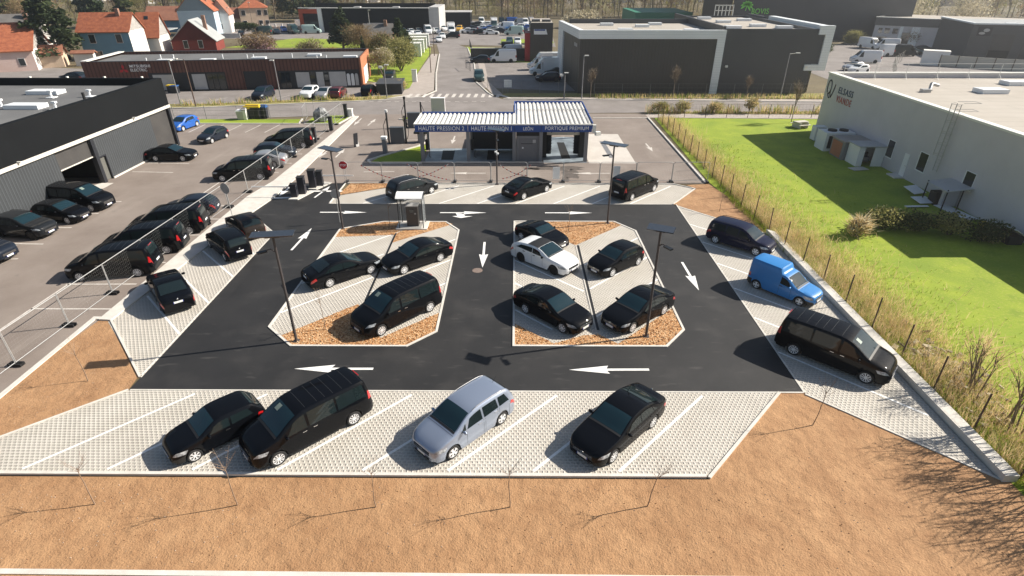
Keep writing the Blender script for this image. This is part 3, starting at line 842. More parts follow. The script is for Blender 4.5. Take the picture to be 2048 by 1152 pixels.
kb.strip([(-17.55, 19.94), (13.1, 19.94)], .08, 0, .03); kb.strip([(13.1, 20), (13.1, 43.5)], -.08, 0, .03)
kb.strip([(-15.3, 43.5), (12.95, 43.5)], .08, 0, .03)
kb.strip([(-17.62, 21.05), (-17.52, 37.6), (-20.6, 41.2)], .08, 0, .03)
kb.strip([(-17.7, 20.9), (-22.1, 25.75)], -.10, 0, .06)
kb.strip([(-17.6, 19.95), (-21.4, 16.65), (-23.3, 15.0)], -.10, 0, .05)
kb.strip([(18.3, 15.05), (13.15, 19.9)], .08, 0, .04)
kb.strip([(13.2, 42.9), (18.3, 37.6)], .08, 0, .04)
kb.strip([(-8.72, 37.5), (-8.68, 28.0)], .06, 0, .05); kb.strip([(4.18, 35.6), (4.28, 25.0)], .06, 0, .05)
kb.prism([(-30, 11.24), (30, 10.94), (30, 10.76), (-30, 11.06)], 0, .03)
struct('kerb', kb, M_CONC, 'pale concrete edging of the bays and islands', 'kerb')
gut = MB(); gut.sheet([(-8.72, 37.5), (-8.68, 28), (-8.56, 28), (-8.6, 37.5)], .058); gut.sheet([(4.3, 35.6), (4.36, 25.0), (4.50, 25.0), (4.44, 35.6)], .030)
struct('drain_slot', gut, M_TRIM, 'dark drain slots between facing rows of bays', 'drain')
# strip under the site fence
cs = MB()
cs.prism([(-22.75, 25.8), (-22.05, 25.75), (-20.75, 41.4), (-20.3, 44.5), (-20.15, 49.5), (-20.3, 61), (-20.5, 75), (-21.1, 75), (-21.9, 49), (-22.6, 45)], 0, .10)
struct('kerb_strip', cs, M_CONC, 'broad pale concrete strip under the site fence', 'kerb')
ce = MB(); ce.strip([(-23.0, 10), (-23.0, 25.9), (-22.1, 25.9)], .25, 0, .05)
struct('kerb', ce, M_CONC, 'thin concrete edge between soil and worn asphalt', 'kerb')
# older asphalt
oa = MB()
oa.sheet([(-70, 2), (-23.05, 2), (-22.6, 26), (-22.5, 45), (-21.8, 49), (-21.0, 74.6), (-26.4, 74.6), (-27.0, 70.9), (-60, 70.9)], .004)
oa.sheet([(-20.5, 48.6), (17.4, 48.75), (17.2, 74.4), (-21.0, 74.5)], .004)
oa.sheet([(-22.0, 74.4), (17.2, 74.3), (17.2, 77), (-30, 77)], .006)
struct('forecourt', oa, M_OLDASPH, 'worn grey asphalt of the car wash forecourt and the hangar yard', 'ground')
st = MB()
st.sheet([(-160, 50), (-43.5, 72.6), (-20, 76.3), (12, 77.4), (45, 78.6), (160, 79), (160, 86.5), (45, 84.6), (0, 86.6), (-2, 86.6), (-3.4, 88.8), (-4.4, 91.5),
          (-6.8, 101), (-8.5, 122), (-12, 150), (-15.5, 158), (-20.5, 158), (-17.4, 138), (-14.6, 110), (-12.5, 93), (-14.2, 88), (-20, 85.5), (-43, 80.4), (-160, 57)], .008)
struct('road', st, M_STREET, 'grey street crossing behind the car wash with a side road leading away', 'road')
ya = MB()
ya.sheet([(-9.3, 118), (-6.6, 96), (9.4, 93), (9.2, 125), (-7.6, 125.5)], -.002)
ya.sheet([(-66, 82.0), (-43.5, 83.0), (-17, 90), (-17.5, 99), (-24, 101), (-25, 96), (-66, 91)], -.002)
ya.sheet([(-24, 158), (10, 152), (12, 235), (-34, 235)], -.002)
ya.sheet([(-90, 172), (-50, 168), (-26, 160), (-24, 215), (-90, 225)], -.004)
ya.sheet([(54, 90), (130, 80), (150, 150), (110, 175), (70, 150), (56, 130)], -.004)
ya.sheet([(-130, 85), (-66, 84), (-66, 112), (-130, 125)], -.004)
struct('yard', ya, M_STREET, 'grey asphalt yards of the businesses beyond the street', 'ground')
pa = MB()
pa.sheet([(-14.7, 88.2), (-13.0, 93.5), (-15.1, 111), (-17.8, 138), (-19.2, 138), (-18.2, 111), (-17.2, 95), (-19.6, 87.2)], .012)
pa.sheet([(17.2, 74.6), (60, 73.5), (60, 76), (17.2, 77)], .012)
pa.sheet([(-1.5, 87), (45, 85.2), (110, 86.8), (110, 88.3), (45, 86.6), (-.5, 88.2)], .012)
pa.sheet([(-3.4, 89.5), (-5.9, 101), (-7.6, 122), (-9.6, 136), (-8.4, 136), (-6.3, 122), (-4.6, 101), (-2.0, 90.3)], .012)
struct('footway', pa, M_PATH, 'brownish footways beside the street', 'path')
gr = MB()
gr.sheet([(18.6, 5), (36, 5), (36, 68), (60, 70), (60, 73.4), (18.0, 74.5), (17.5, 49), (18.55, 38)], .004)
struct('lawn', gr, M_GRASS, 'sunny bright green lawn between wire fence and pale building', 'grass')
g2 = MB()
g2.sheet([(-26.3, 70.9), (-21.9, 70.9), (-21.3, 75.6), (-26.3, 75.4)], .03); g2.sheet([(-60, 70.9), (-26.8, 70.9), (-27.4, 73.4), (-60, 73.2)], .03)
g2.sheet([(-14.8, 73.6), (-8.6, 73.8), (-8.4, 76.2), (-13.2, 76.0)], .03); g2.sheet([(-14.5, 54.6), (-9.5, 54.6), (-9.4, 62), (-10.6, 60.4), (-14.0, 56.4)], .04)
g2.sheet([(-19.2, 90.2), (-17.2, 96), (-18.3, 111), (-19.6, 139), (-21, 150), (-38, 150), (-36, 110), (-24, 101), (-19, 98)], .01)
g2.sheet([(-72, 150), (-30, 150), (-34, 166), (-62, 172)], .0); g2.sheet([(-12, 137), (-3, 137), (-4, 150), (-13, 152)], .0); g2.sheet([(-4, 160), (10, 160), (10, 170), (-4, 170)], .004)
g2.sheet([(-7.5, 124.5), (8, 124.5), (8, 127), (-7.7, 127)], .004)
struct('lawn', g2, M_GRASS, 'small green grass patches at the lot entrances and roadside', 'grass')
g3 = MB()
g3.sheet([(17.2, 77.0), (60, 76.2), (60, 78.4), (17.2, 77.5)], .02); g3.sheet([(-1, 88.3), (45, 86.8), (110, 88.4), (110, 91.5), (-1, 91.2), (-3, 90)], .006)
g3.sheet([(-66, 77.4), (-43.4, 80.9), (-20.2, 85.9), (-17, 89.6), (-22, 88.6), (-44, 82.8), (-66, 80.5)], .02)
g3.sheet([(-20, 96), (-16.6, 95), (-15.8, 112), (-16.8, 112), (-17.0, 97)], .004)
struct('verge', g3, M_VERGE, 'rough dry verges along the street', 'grass')
# kerbs of the street, wash forecourt
k2 = MB()
k2.strip([(-66, 77.2), (-43.4, 80.5), (-20.2, 85.6), (-14.2, 88.1), (-12.7, 93), (-14.8, 110), (-17.5, 138)], -.22, 0, .10)
k2.strip([(-3.3, 88.9), (-4.2, 91.5), (-6.6, 101), (-8.3, 122), (-11.8, 150)], .22, 0, .10); k2.strip([(110, 86.7), (45, 84.8), (0, 86.8), (-1.8, 86.8)], .2, 0, .10)
k2.strip([(17.0, 48.9), (17.05, 74.3)], -.2, 0, .13); k2.strip([(17.2, 74.5), (10, 74.4)], .2, 0, .05)
k2.strip([(-26.3, 70.8), (-21.9, 70.8), (-21.2, 75.6)], .2, 0, .10); k2.strip([(-60, 70.8), (-26.8, 70.8), (-27.3, 73.5)], .2, 0, .1)
k2.strip([(-15.0, 73.4), (-12.0, 72.3), (-8.6, 73.6)], .18, 0, .1)
k2.strip([(-9.3, 54.45), (-14.4, 54.45), (-14.9, 55.4), (-13.8, 57.0), (-10.6, 60.7), (-9.9, 63)], -.2, 0, .14)
struct('kerb', k2, M_CONC, 'concrete kerbs along the street and the forecourt', 'kerb')
# slabs of the wash
sl = MB(); sl.sheet([(7.3, 54.75), (11.95, 54.75), (11.95, 66.2), (8.5, 66.2), (7.3, 66)], .012)
struct('wash_slab', sl, M_SLAB, 'pale concrete slab right of the car wash', 'paving')
sl = MB(); sl.sheet([(-9.1, 54.9), (-.05, 54.9), (-.05, 60), (-9.1, 60)], .012); sl.sheet([(2.75, 54.9), (7.1, 54.9), (7.1, 64.8), (2.75, 64.8)], .012)
struct('wash_bay_floor', sl, M_WET, 'wet bluish concrete floor of the wash bays', 'paving')
dr = MB()
dr.sheet([(-7.5, 55.8), (-6.3, 55.8), (-6.4, 59.2), (-7.7, 59.2)], .02); dr.sheet([(-2.9, 55.8), (-1.7, 55.8), (-1.7, 59.3), (-2.9, 59.3)], .02)
dr.sheet([(4.7, 56.3), (5.6, 56.3), (5.4, 62.5), (4.6, 62.5)], .02)
struct('floor_grate', dr, M_BLACK, 'black drain grates in the wash bay floors', 'grate')
dr = MB().sheet([(9.6, 56.6), (10.1, 56.6), (9.9, 63), (9.4, 63)], .02)
struct('floor_grate', dr, M_STEELG, 'long grey drain grate in the pale slab', 'grate')
sn = MB()
def blot(cx, cy, rx, ry, seed, z=.010):
    r_ = random.Random(seed); ps = []
    for i in range(22):
        a = 2 * math.pi * i / 22; k = .7 + .5 * r_.random(); ps.append((cx + rx * k * math.cos(a), cy + ry * k * math.sin(a)))
    sn.sheet(ps, z)
blot(4.0, 53.2, 3.0, .75, 3); blot(5.2, 51.3, .8, 1.4, 5); blot(1.6, 52.9, .9, .3, 8); blot(4.6, 49.8, .35, .8, 9)
struct('damp_stain', sn, M_STAIN, 'dark wet stain on the asphalt before the wash portal', 'stain')
# painted markings
ln = MB(); LZ = .022; old = MB()


def seg(a, b, w=.12, z=LZ, mb=None):
    a = Vector((a[0], a[1])); b = Vector((b[0], b[1])); d = (b - a).normalized(); n = Vector((-d.y, d.x)) * w / 2
    (mb or ln).sheet([a - n, b - n, b + n, a + n], z)


for k in range(9):
    x = -18.9 + 3.27 * k
    if k < 8: seg((x, 15.3), (x + 4.45, 19.72))
for k in range(8): x = -12.5 + 3.13 * k; seg((x, 43.6), (x + 4.35, 47.95))
for y in (23.1, 26.3, 29.6, 32.9, 36.2, 39.35): seg((13.2, y), (17.8, y - 4.6))
for y in (24.45, 27.65, 30.85, 34.05): seg((-17.6, y), (-21.6 + (1.0 if y > 33 else 0), y + 4.0 - (1.0 if y > 33 else 0)))
LI = .026
for y in (36.25, 33.25, 30.15): seg((-.02, y), (4.1, y - 4.1), z=LI)
seg((-.02, 27.05), (2.0, 25.05), z=LI)
for y in (35.6, 32.45, 29.35): seg((4.5, y - 6.3 + 3.1 if False else y - 3.0), (8.85, y + 1.35), z=LI)
for y in (33.2, 29.95, 26.65): seg((-13.1, y), (-8.85, y + 4.2), z=LI)
for y in (36.6, 33.35, 30.15): seg((-8.5, y - 4.3), (-4.2, y), z=LI)


def arrow(tail, tip, w=.16, hw=.62, hl=.5, mb=None, z=LZ):
    a = Vector((tail[0], tail[1])); b = Vector((tip[0], tip[1])); d = b - a; L = d.length; d.normalize(); n = Vector((-d.y, d.x)); c = a + d * L * (1 - hl); e = a + d * L * (1 - hl + .03)
    (mb or ln).sheet([a - n * w / 2, e - n * w / 2, c - n * hw / 2, b, c + n * hw / 2, e + n * w / 2, a + n * w / 2], z)


arrow((-6.8, 21.6), (-10.6, 21.58)); arrow((6.44, 21.62), (2.6, 21.58)); arrow((-15.3, 34.7), (-15.1, 38.5)); arrow((-15.44, 41.62), (-11.72, 41.62)); arrow((-5.94, 41.6), (-2.25, 41.6))
arrow((2.35, 41.62), (6.08, 41.62)); arrow((-2.15, 36.1), (-2.1, 32.2)); arrow((10.95, 33.05), (11.0, 29.3))
ln.sheet([(-4.9, 40.85), (-4.2, 40.5), (-3.3, 40.88), (-4.0, 40.88), (-3.9, 41.1), (-4.2, 41.4), (-4.7, 41.5), (-4.5, 40.95)], LZ)
arrow((-16.9, 44.9), (-16.4, 47.8)); arrow((-19.9, 47.9), (-20.0, 45.2), mb=ln)
seg((-21.3, 44.7), (-18.6, 44.9), .3); seg((-17.9, 46.5), (-15.0, 46.5), .3)
struct('road_marking', ln, M_LINE, 'fresh white bay lines and lane arrows on the new lot', 'marking')
OZ = .012
for a, b in (((-36.5, 54.6), (-32.3, 54.4)), ((-36.4, 51.8), (-32.4, 51.6)), ((-36.4, 35.7), (-33.0, 35.6)), ((-36.2, 38.4), (-33.0, 38.5)), ((-36.4, 41.2), (-32.8, 41.3)), ((-36.3, 43.9), (-32.6, 43.9)), ((-36, 33.0), (-33, 33.3)),
             ((-27.4, 29.85), (-23.1, 29.9)), ((-27.4, 27.0), (-22.8, 27.0)), ((-27.2, 32.8), (-22.9, 32.8)), ((-27.1, 37.2), (-22.8, 37.2)), ((-26.9, 43.0), (-22.7, 43.0)), ((-26.9, 40.2), (-22.7, 40.2)), ((-26.8, 51.6), (-22.4, 51.6)),
             ((-26.5, 64.2), (-22, 64.2)), ((-26.3, 67.2), (-22, 67.2)), ((-26.6, 61), (-22, 61)), ((-26.6, 54.6), (-22.2, 54.6)), ((-26.6, 57.8), (-22.2, 57.8)),
             ((-27.6, 20), (-27.0, 37.0)), ((-27.0, 38.8), (-26.6, 53)),
             ((-40.9, 66.7), (-40.7, 70.6)), ((-38.6, 66.7), (-38.5, 70.6)), ((-36.4, 66.7), (-36.2, 70.6)), ((-34.2, 66.8), (-33.9, 70.6)), ((-31.9, 66.7), (-31.5, 70.6)), ((-29.6, 66.7), (-29.2, 70.6)),
             ((-14.4, 51.9), (-11.5, 52.0)), ((-10.5, 63.5), (-14.5, 63.3))):
    seg(a, b, .12, OZ, old)
for a, b in (((-18.2, 70.1), (-18.0, 73.8)), ((-19.9, 74.0), (-19.95, 70.2)), ((-18.4, 56.6), (-18.3, 59.8)), ((-19.9, 59.8), (-20.1, 56.4)), ((-2.8, 51.55), (-6.3, 51.55)), ((8.9, 51.6), (5.4, 51.55)), ((14.4, 62.1), (14.5, 59.0)), ((-7.0, 65.2), (-7.0, 61.8)), ((-2.4, 65.2), (-2.4, 61.8))):
    arrow(a, b, .17, .6, .5, old, OZ)
for k in range(13): x = -16.2 + 1.12 * k; seg((x, 87.9), (x + .12, 90.6), .5, OZ + .002, old)
for k in range(15): x = -22.6 + 1.25 * k; seg((x, 84.6 + k * .012), (x + .65, 84.62 + k * .012), .14, OZ, old)
for k in range(12):
    t = k / 11; x = -62 + 48 * t; y = 78.8 + 10 * t
    if k not in (11,): seg((x, y + 2.5), (x + 1.3, y + 5.0), .12, .006, old)
old.sheet([(-19.2, 86.9), (-15.6, 88.9), (-16.4, 89.6), (-19.3, 87.4)], .016); old.sheet([(-2.9, 89.9), (-1.0, 87.2), (-.6, 87.5), (-2.2, 90.2)], .016)
struct('road_marking', old, M_OLDLINE, 'worn white lines and arrows, zebra crossing on the older asphalt', 'marking')
mh = MB().disc((-2.4, 31.8, .018), .33, (0, 0, 1), 20, .01)
mhm = mat('manhole_iron', (.16, .11, .09), .7, (.25, .2, .17), 12)
struct('manhole', mh, mhm, 'round rusty manhole cover in the middle lane', 'manhole')
# stones and clods on the soil
pb = MB(); cl = MB()
for i in range(2600):
    x = rnd.uniform(-22, 22); y = 14.6 - abs(rnd.gauss(0, 2.2)) if i % 2 else rnd.uniform(4.5, 14.6)
    if x > 7.5 and rnd.random() < .35: y = rnd.uniform(4.5, 14.9 + max(0, min(4.5, x - 9)))
    s_ = rnd.choice((.008, .012, .015, .02, .028)); b_ = pb if rnd.random() < .5 else cl
    p = [Vector((x + rnd.uniform(-1, 1) * s_, y + rnd.uniform(-1, 1) * s_, z)) for z in (.0, .0, .0)] + [Vector((x, y, s_ * 1.3))]
    p = [(x - s_, y - s_ * .6, 0), (x + s_, y - s_ * .5, 0), (x + s_ * rnd.uniform(-.3, .4), y + s_, 0), (x, y, s_ * 1.2)]
    b_.add(p, [(0, 1, 3), (1, 2, 3), (2, 0, 3)])
for i in range(350):
    x = rnd.uniform(-22.8, -18); y = rnd.uniform(16, 25); s_ = rnd.choice((.01, .014, .02))
    if y < 14.9 + (x + 23.2) * .85 or (y - 25.8) > -(x + 22) * 1.03 + -1.5: continue
    pb.add([(x - s_, y - s_ * .6, .008), (x + s_, y - s_ * .5, .008), (x, y + s_, .008), (x, y, s_ * 1.3)], [(0, 1, 3), (1, 2, 3), (2, 0, 3)])
tag(pb.build('pebbles', M_PEBBLE), 'small light stones scattered over the bare soil', 'stones', kind='stuff')
tag(cl.build('clods', M_CLOD), 'dark crumbs of earth scattered over the bare soil', 'soil crumbs', kind='stuff')
wc = MB()
r2 = random.Random(5)
def inside(p, poly):
    c = False; n = len(poly)
    for i in range(n):
        a, b = poly[i], poly[(i + 1) % n]
        if (a[1] > p[1]) != (b[1] > p[1]) and p[0] < (b[0] - a[0]) * (p[1] - a[1]) / (b[1] - a[1]) + a[0]: c = not c
    return c
CHB = [[(v[0], v[1]) for v in [ch.v[i] for i in f]] for f in ch.f]
for poly in CHB:
    xs = [p[0] for p in poly]; ys = [p[1] for p in poly]
    for _ in range(int((max(xs) - min(xs)) * (max(ys) - min(ys)) * 45)):
        x, y = r2.uniform(min(xs), max(xs)), r2.uniform(min(ys), max(ys))
        if inside((x, y), poly): wc.cbox(x, y, .04, r2.uniform(.05, .12), r2.uniform(.03, .05), .015, r2.randrange(3), r2.uniform(0, 3.1), r2.uniform(-.5, .5), r2.uniform(-.4, .4))
tag(wc.build('wood_chips', [mat('chip_pale', (.72, .50, .29), .9), mat('chip_orange', (.52, .26, .10), .9), mat('chip_dark', (.26, .10, .03), .9)]), 'loose wood chips lying on the island beds', 'wood chips', kind='stuff')
# ---------------------------------------------------------------- vehicles on the new lot
GF = 'cars along the front row of bays'
by_wheels('threedoor', (-12.4, 15.75), None, M_BLACKP, 'small black three door hatchback with grey bumpers beside the long van', -135.5, group=GF)
by_wheels('van', (-9.12, 15.52), (-6.69, 17.87), M_BLACKP, 'long black passenger van in the front row beside the small hatchback', cat='van', name='passenger_van', group=GF)
by_wheels('minivan', (-2.38, 15.97), (-.55, 17.88), M_SILVERP, 'silver blue family minivan parked in the front row', group=GF)
by_wheels('sedan', (3.82, 15.77), (5.76, 17.71), M_BLACKP, 'black saloon in the front row, the one nearest the sapling bed corner', group=GF)
GR = 'cars along the fence side row'
by_wheels('estate', (16.05, 34.03), (13.98, 36.0), M_NAVYP, 'dark navy tall estate car with roof rails facing the wire fence', group=GR)
by_wheels('panelvan', (16.16, 27.58), (14.45, 29.59), M_BLUEP, 'old bright blue box van with ribbed raised roof', cat='van', name='delivery_van', group=GR)
by_wheels('van', (16.25, 20.62), (13.75, 22.95), M_BLACKP, 'long black passenger van nose to the concrete ledge by the wire fence', cat='van', name='passenger_van', group=GR)
GI = 'cars on the two parking islands'
by_wheels('roadster', None or (2.1, 34.75), (.45, 36.5), M_BLACKP, 'low black roadster tucked beside the white estate car', group=GI)
by_wheels('wagon', (2.36, 31.31), (.42, 33.04), M_WHITEP, 'white sporty estate car with black roof panel and black wheels', group=GI)
by_wheels('hatchback', (6.07, 31.07), (7.97, 32.51), M_BLACKP, 'black five door hatchback on the right island facing the divider', -140, group=GI)
by_wheels('sedan', (2.49, 24.75), (.59, 26.68), M_BLACKP, 'black saloon on the right island, nose toward the wood chips and right', group=GI)
by_wheels('sedan', (6.22, 24.82), (8.23, 26.57), M_BLACKP, 'black saloon behind the tall lamp post on the right island', group=GI)
by_wheels('sedan', (-9.04, 31.24), (-11.13, 29.62), M_BLACKP, 'black saloon on the left island seen from behind', 40, group=GI)
by_wheels('sedan', (-6.97, 31.32), (-4.87, 33.01), M_BLACKP, 'black saloon on the left island facing the divider, headlights showing', -139, group=GI)
by_wheels('van', (-6.96, 24.41), (-4.74, 26.85), M_BLACKP, 'long black passenger van parked on the left island over wood chips', -133, cat='van', name='passenger_van', group=GI)
GB = 'cars in the back row before the site fence'
by_wheels('minivan', (-7.15, 46.0), None, M_DGREYP, 'dark grey family minivan in the back row behind the glass shelter', 43, group=GB)
by_wheels('sedan', (2.69, 46.32), (.73, 44.61), M_BLACKP, 'black saloon in the middle of the back row', 43, group=GB)
by_wheels('van', (12.01, 46.63), (9.65, 44.31), M_BLACKP, 'black passenger van with grooved roof at the right end of the back row', cat='van', name='passenger_van', group=GB)
GL = 'cars in the left row of bays'
place('hatchback', -19.6, 37.7, 134, M_BROWNP, 'dark brown hatchback in the left row, tail half hidden by the solar panel', group=GL)
o = place('estate', -19.45, 34.6, 134, M_BLACKP, 'tall black car with wide roof in the left row between the two others', group=GL)
place('sedan', -20.15, 28.45, 130, M_BLACKP, 'black saloon in the left row with red tail lights facing the lane', group=GL)
# yard beside the hangar, tails to the site fence
GV = 'vehicles backed against the site fence'
place('van', -25.25, 31.4, 191, M_BLACKP, 'black passenger van against the site fence, nearest of three in line', 'van', 'passenger_van', GV)
place('van', -25.2, 34.65, 191, M_BLACKP, 'black passenger van against the site fence, middle of three in line', 'van', 'passenger_van', GV)
place('van', -25.3, 37.9, 191, M_BLACKP, 'black passenger van against the site fence, farthest of three in line', 'van', 'passenger_van', GV)
place('hatchback', -25.3, 41.3, 192, M_GREYBLP, 'dark blue grey saloon with red tail light beyond the three vans', group=GV)
place('van', -25.0, 50.1, 190, M_BLACKP, 'black passenger van by the fence beside the grey saloon', 'van', 'passenger_van', GV)
place('sedan', -24.85, 53.7, 190, M_LSILVP, 'silver saloon between the far black van and the dark blue hatchback', group=GV)
place('hatchback', -24.6, 56.8, 10, M_GREYBLP, 'dark blue hatchback facing the fence between silver saloon and van', group=GV)
place('van', -24.5, 60.6, 190, M_BLACKP, 'black passenger van by the fence, farthest from the camera', 'van', 'passenger_van', GV)
GH = 'vehicles along the hangar wall'
place('sedan', -34.55, 55.9, 0, M_BLACKP, 'sleek black coupe parked at the far end of the hangar wall', group=GH)
place('van', -34.95, 42.75, -9, M_BLACKP, 'black passenger van parked nose out by the open hangar door', 'van', 'passenger_van', GH)
place('hatchback', -34.75, 40.1, -9, M_BLACKP, 'black hatchback parked between the hangar van and the grey SUV', group=GH)
place('suv', -35.4, 37.3, -9, M_DGREYP, 'dark grey SUV with roof rails parked nose out by the hangar', group=GH)
place('suv', -35.3, 33.4, -9, M_GREYBLP, 'dark car at the left picture edge, only its nose showing', group=GH)
place('threedoor', -33.9, 63.2, -104, M_GREYBLP, 'small dark blue hatchback alone in the open yard', group='cars in the open yard')
place('hatchback', -40.0, 68.6, -100, M_BLUE2P, 'bright blue hatchback peeping out behind the hangar corner', group='cars in the open yard')

# ---------------------------------------------------------------- street furniture
def solar_lamp(x, y, h, panel_rz, label, L=1.75, arm=1, panel_tilt=.16, pr=None):
    t = thing('solar_lamp_post', label, 'lamp post', (x, y, 0), 0, 'solar lamp posts of the lot')
    b = MB(); b.tube((0, 0, 0), (0, 0, h - .15), .075, 10, .06); b.cbox(0, 0, .02, .3, .3, .04); b.build('pole', M_POST, t)
    p = MB(); p.cbox(0, 0, h - .02, L, .62, .05, 0, panel_rz, panel_tilt); p.build('solar_panel', [M_PANEL], t)
    q = MB(); q.cbox(0, 0, h - .12, L * .35, .26, .10, 0, panel_rz); q.build('battery_case', M_POST, t)
    a = R(pr if pr is not None else 200); dx, dy = math.cos(a), math.sin(a)
    b = MB(); b.path([(0, 0, h - .95), (dx * .22, dy * .22, h - .72), (dx * .42, dy * .42, h - .74)], .03, 6); br = b.build('bracket', M_POST, t)
    MB().cbox(dx * .62, dy * .62, h - .78, .46, .20, .07, 0, a).build('lamp_head', M_DGREYP, br)
    return t


solar_lamp(-11.27, 23.9, 6.05, R(8), 'solar lamp post at the near corner of the left island', pr=215, L=1.95, panel_tilt=.05)
solar_lamp(6.86, 24.45, 6.15, R(-24), 'solar lamp post at the near end of the right island', pr=-60, L=1.25, panel_tilt=.1)
solar_lamp(-12.75, 38.4, 6.0, R(-32), 'solar lamp post at the far corner of the left island by the lane', pr=160, L=1.9, panel_tilt=.05)
solar_lamp(6.98, 39.55, 6.05, R(-34), 'solar lamp post at the far end of the right island', pr=200, L=1.9, panel_tilt=.05)
solar_lamp(-1.63, 48.35, 4.9, R(-25), 'slim solar lamp post in front of the car wash', pr=-80, L=1.6, panel_tilt=.05)
# camera on the slim lamp post
t = thing('security_camera', 'pair of white cameras strapped to the slim lamp post', 'camera', (-1.63, 48.28, 2.9))
MB().cbox(-.10, -.10, .1, .12, .3, .12).build('camera_head', M_WHITE, t); MB().cbox(.12, -.12, -.05, .14, .22, .12).build('camera_head', M_WHITE, t); MB().cbox(0, -.02, 0, .1, .1, .4).build('mount', M_WHITE, t)

# glass shelter with the pay station
t = thing('shelter', 'open shelter with curved white roof over the pay station', 'shelter', (-7.65, 38.95, 0))
MB().cbox(0, 0, .05, 2.3, 1.55, .10).build('base_slab', M_CONC, t)
for sx in (-.88, .88):
    for sy in (-.6, .6): MB().tube((sx, sy, .1), (sx, sy, 2.3), .035, 6).build('post', M_BLACK, t)
rf = MB(); n = 10
for i in range(n):
    for q in (0, 1): pass
pts = [(-.72 + 1.44 * i / n, 2.28 + .38 * math.sin(math.pi * (.12 + .76 * i / n))) for i in range(n + 1)]
for (y0, z0), (y1, z1) in zip(pts, pts[1:]):
    rf.add([(-1.0, y0, z0), (1.0, y0, z0), (1.0, y1, z1), (-1.0, y1, z1)], [(0, 1, 2, 3)], 0, True); rf.add([(-1.0, y0, z0 - .03), (1.0, y0, z0 - .03), (1.0, y1, z1 - .03), (-1.0, y1, z1 - .03)], [(3, 2, 1, 0)], 0, True)
rf.build('roof', M_WHITE, t)
for sx in (-1.0, 1.0):
    b = MB(); b.path([(sx, y, z) for y, z in pts], .025, 5); b.build('roof_edge', M_BLACK, t)
b = MB(); b.cbox(0, .62, 1.25, 1.7, .012, 2.0); b.cbox(-.9, 0, 1.25, .012, 1.15, 2.0); b.cbox(.9, 0, 1.25, .012, 1.15, 2.0); b.build('glass_pane', M_SMOKE, t)
t = thing('pay_station', 'dark grey pay station cabinet inside the curved shelter', 'pay station', (-7.6, 39.0, .1))
MB().box(-.42, -.32, 0, .42, .32, 1.55).build('cabinet', mat('station_case', (.055, .05, .048), .5), t)
MB().cbox(0, -.335, 1.2, .3, .03, .25).build('screen', M_PANE, t); MB().cbox(0, 0, 1.58, .95, .75, .06).build('lid', M_STEEL, t); MB().cbox(.24, -.34, 1.0, .12, .03, .10).build('card_slot', M_STEEL, t)

# barrier terminals and arms
def terminal(x, y, w, h, label, rz=.1):
    t = thing('parking_terminal', label, 'terminal', (x, y, 0), rz, 'parking barrier terminals')
    b = MB(); b.box(-w / 2, -w * .55, .02, w / 2, w * .55, h); b.build('cabinet', M_DARKBOX, t)
    MB().cbox(w / 2 + .008, 0, h * .72, .016, w * .6, h * .25).build('display', M_PANE, t)
    MB().cbox(0, 0, h + .03, w * 1.12, w * 1.22, .05).build('cap', M_BLACK, t)
    return t


terminal(-18.55, 45.0, .48, 1.15, 'dark barrier post at the end of the near boom')
terminal(-18.15, 45.8, .55, 1.5, 'dark ticket terminal beside the near barrier post')
terminal(-17.75, 47.4, .55, 1.6, 'tall dark ticket terminal on the far plinth')
terminal(-17.25, 47.9, .48, 1.35, 'dark barrier post at the end of the far boom')
t = MB(); t.prism([(-18.9, 44.3), (-18.1, 44.3), (-17.4, 46.3), (-18.2, 46.4)], 0, .10); tag(t.build('plinth', M_CONC), 'concrete plinth under the near pair of barrier terminals', 'plinth')
t = MB(); t.prism([(-18.1, 46.9), (-17.3, 46.8), (-16.5, 48.6), (-17.3, 48.8)], 0, .10); tag(t.build('plinth', M_CONC), 'concrete plinth under the far pair of barrier terminals', 'plinth')
t = thing('barrier_boom', 'closed white barrier boom across the exit lane on the left', 'barrier', (-18.6, 44.95, .95)); MB().cbox(-1.75, 0, 0, 3.4, .05, .09).build('boom', M_WHITE, t); MB().cbox(-.02, 0, 0, .2, .12, .16).build('hub', M_DARKBOX, t)
t = thing('barrier_boom', 'closed white barrier boom reaching to the stop sign', 'barrier', (-17.2, 47.9, .95)); MB().cbox(1.5, 0, 0, 2.9, .05, .09).build('boom', M_WHITE, t); MB().cbox(.02, 0, 0, .2, .12, .16).build('hub', M_DARKBOX, t)

# signs
t = thing('stop_sign', 'red octagonal STOP sign on a thin steel post', 'sign', (-15.2, 48.5, 0))
MB().tube((0, 0, 0), (0, 0, 1.9), .03, 6).build('post', M_STEEL, t)
b = MB(); b.tube((0, -.03, 1.72), (0, -.05, 1.72), .40, 8, m=0); pl = b.build('plate', M_WHITE, t); pl.rotation_euler = (0, 0, 0)
b = MB(); a0 = math.pi / 8
b.add([(.37 * math.cos(a0 + i * math.pi / 4), -.055, 1.72 + .37 * math.sin(a0 + i * math.pi / 4)) for i in range(8)], [tuple(range(8))]); b.build('face', M_RED, t)
for f_ in pl.data.polygons: f_.use_smooth = False
pl.data.transform(Matrix.Translation((0, 0, 1.72)) @ Matrix.Rotation(a0, 4, 'Y') @ Matrix.Translation((0, 0, -1.72)))
put_text('STOP', .52, M_TXTW, t, (0, -.062, 1.72), (R(90), 0, 0), .2)
def round_sign(x, y, h, rz, label, r=.36):
    t = thing('round_sign', label, 'sign', (x, y, 0), rz); MB().tube((0, 0, 0), (0, 0, h + r * .7), .028, 6).build('post', M_STEEL, t)
    MB().disc((0, -.045, h), r, (0, 1, 0), 22, .015).build('plate', M_STEEL, t)


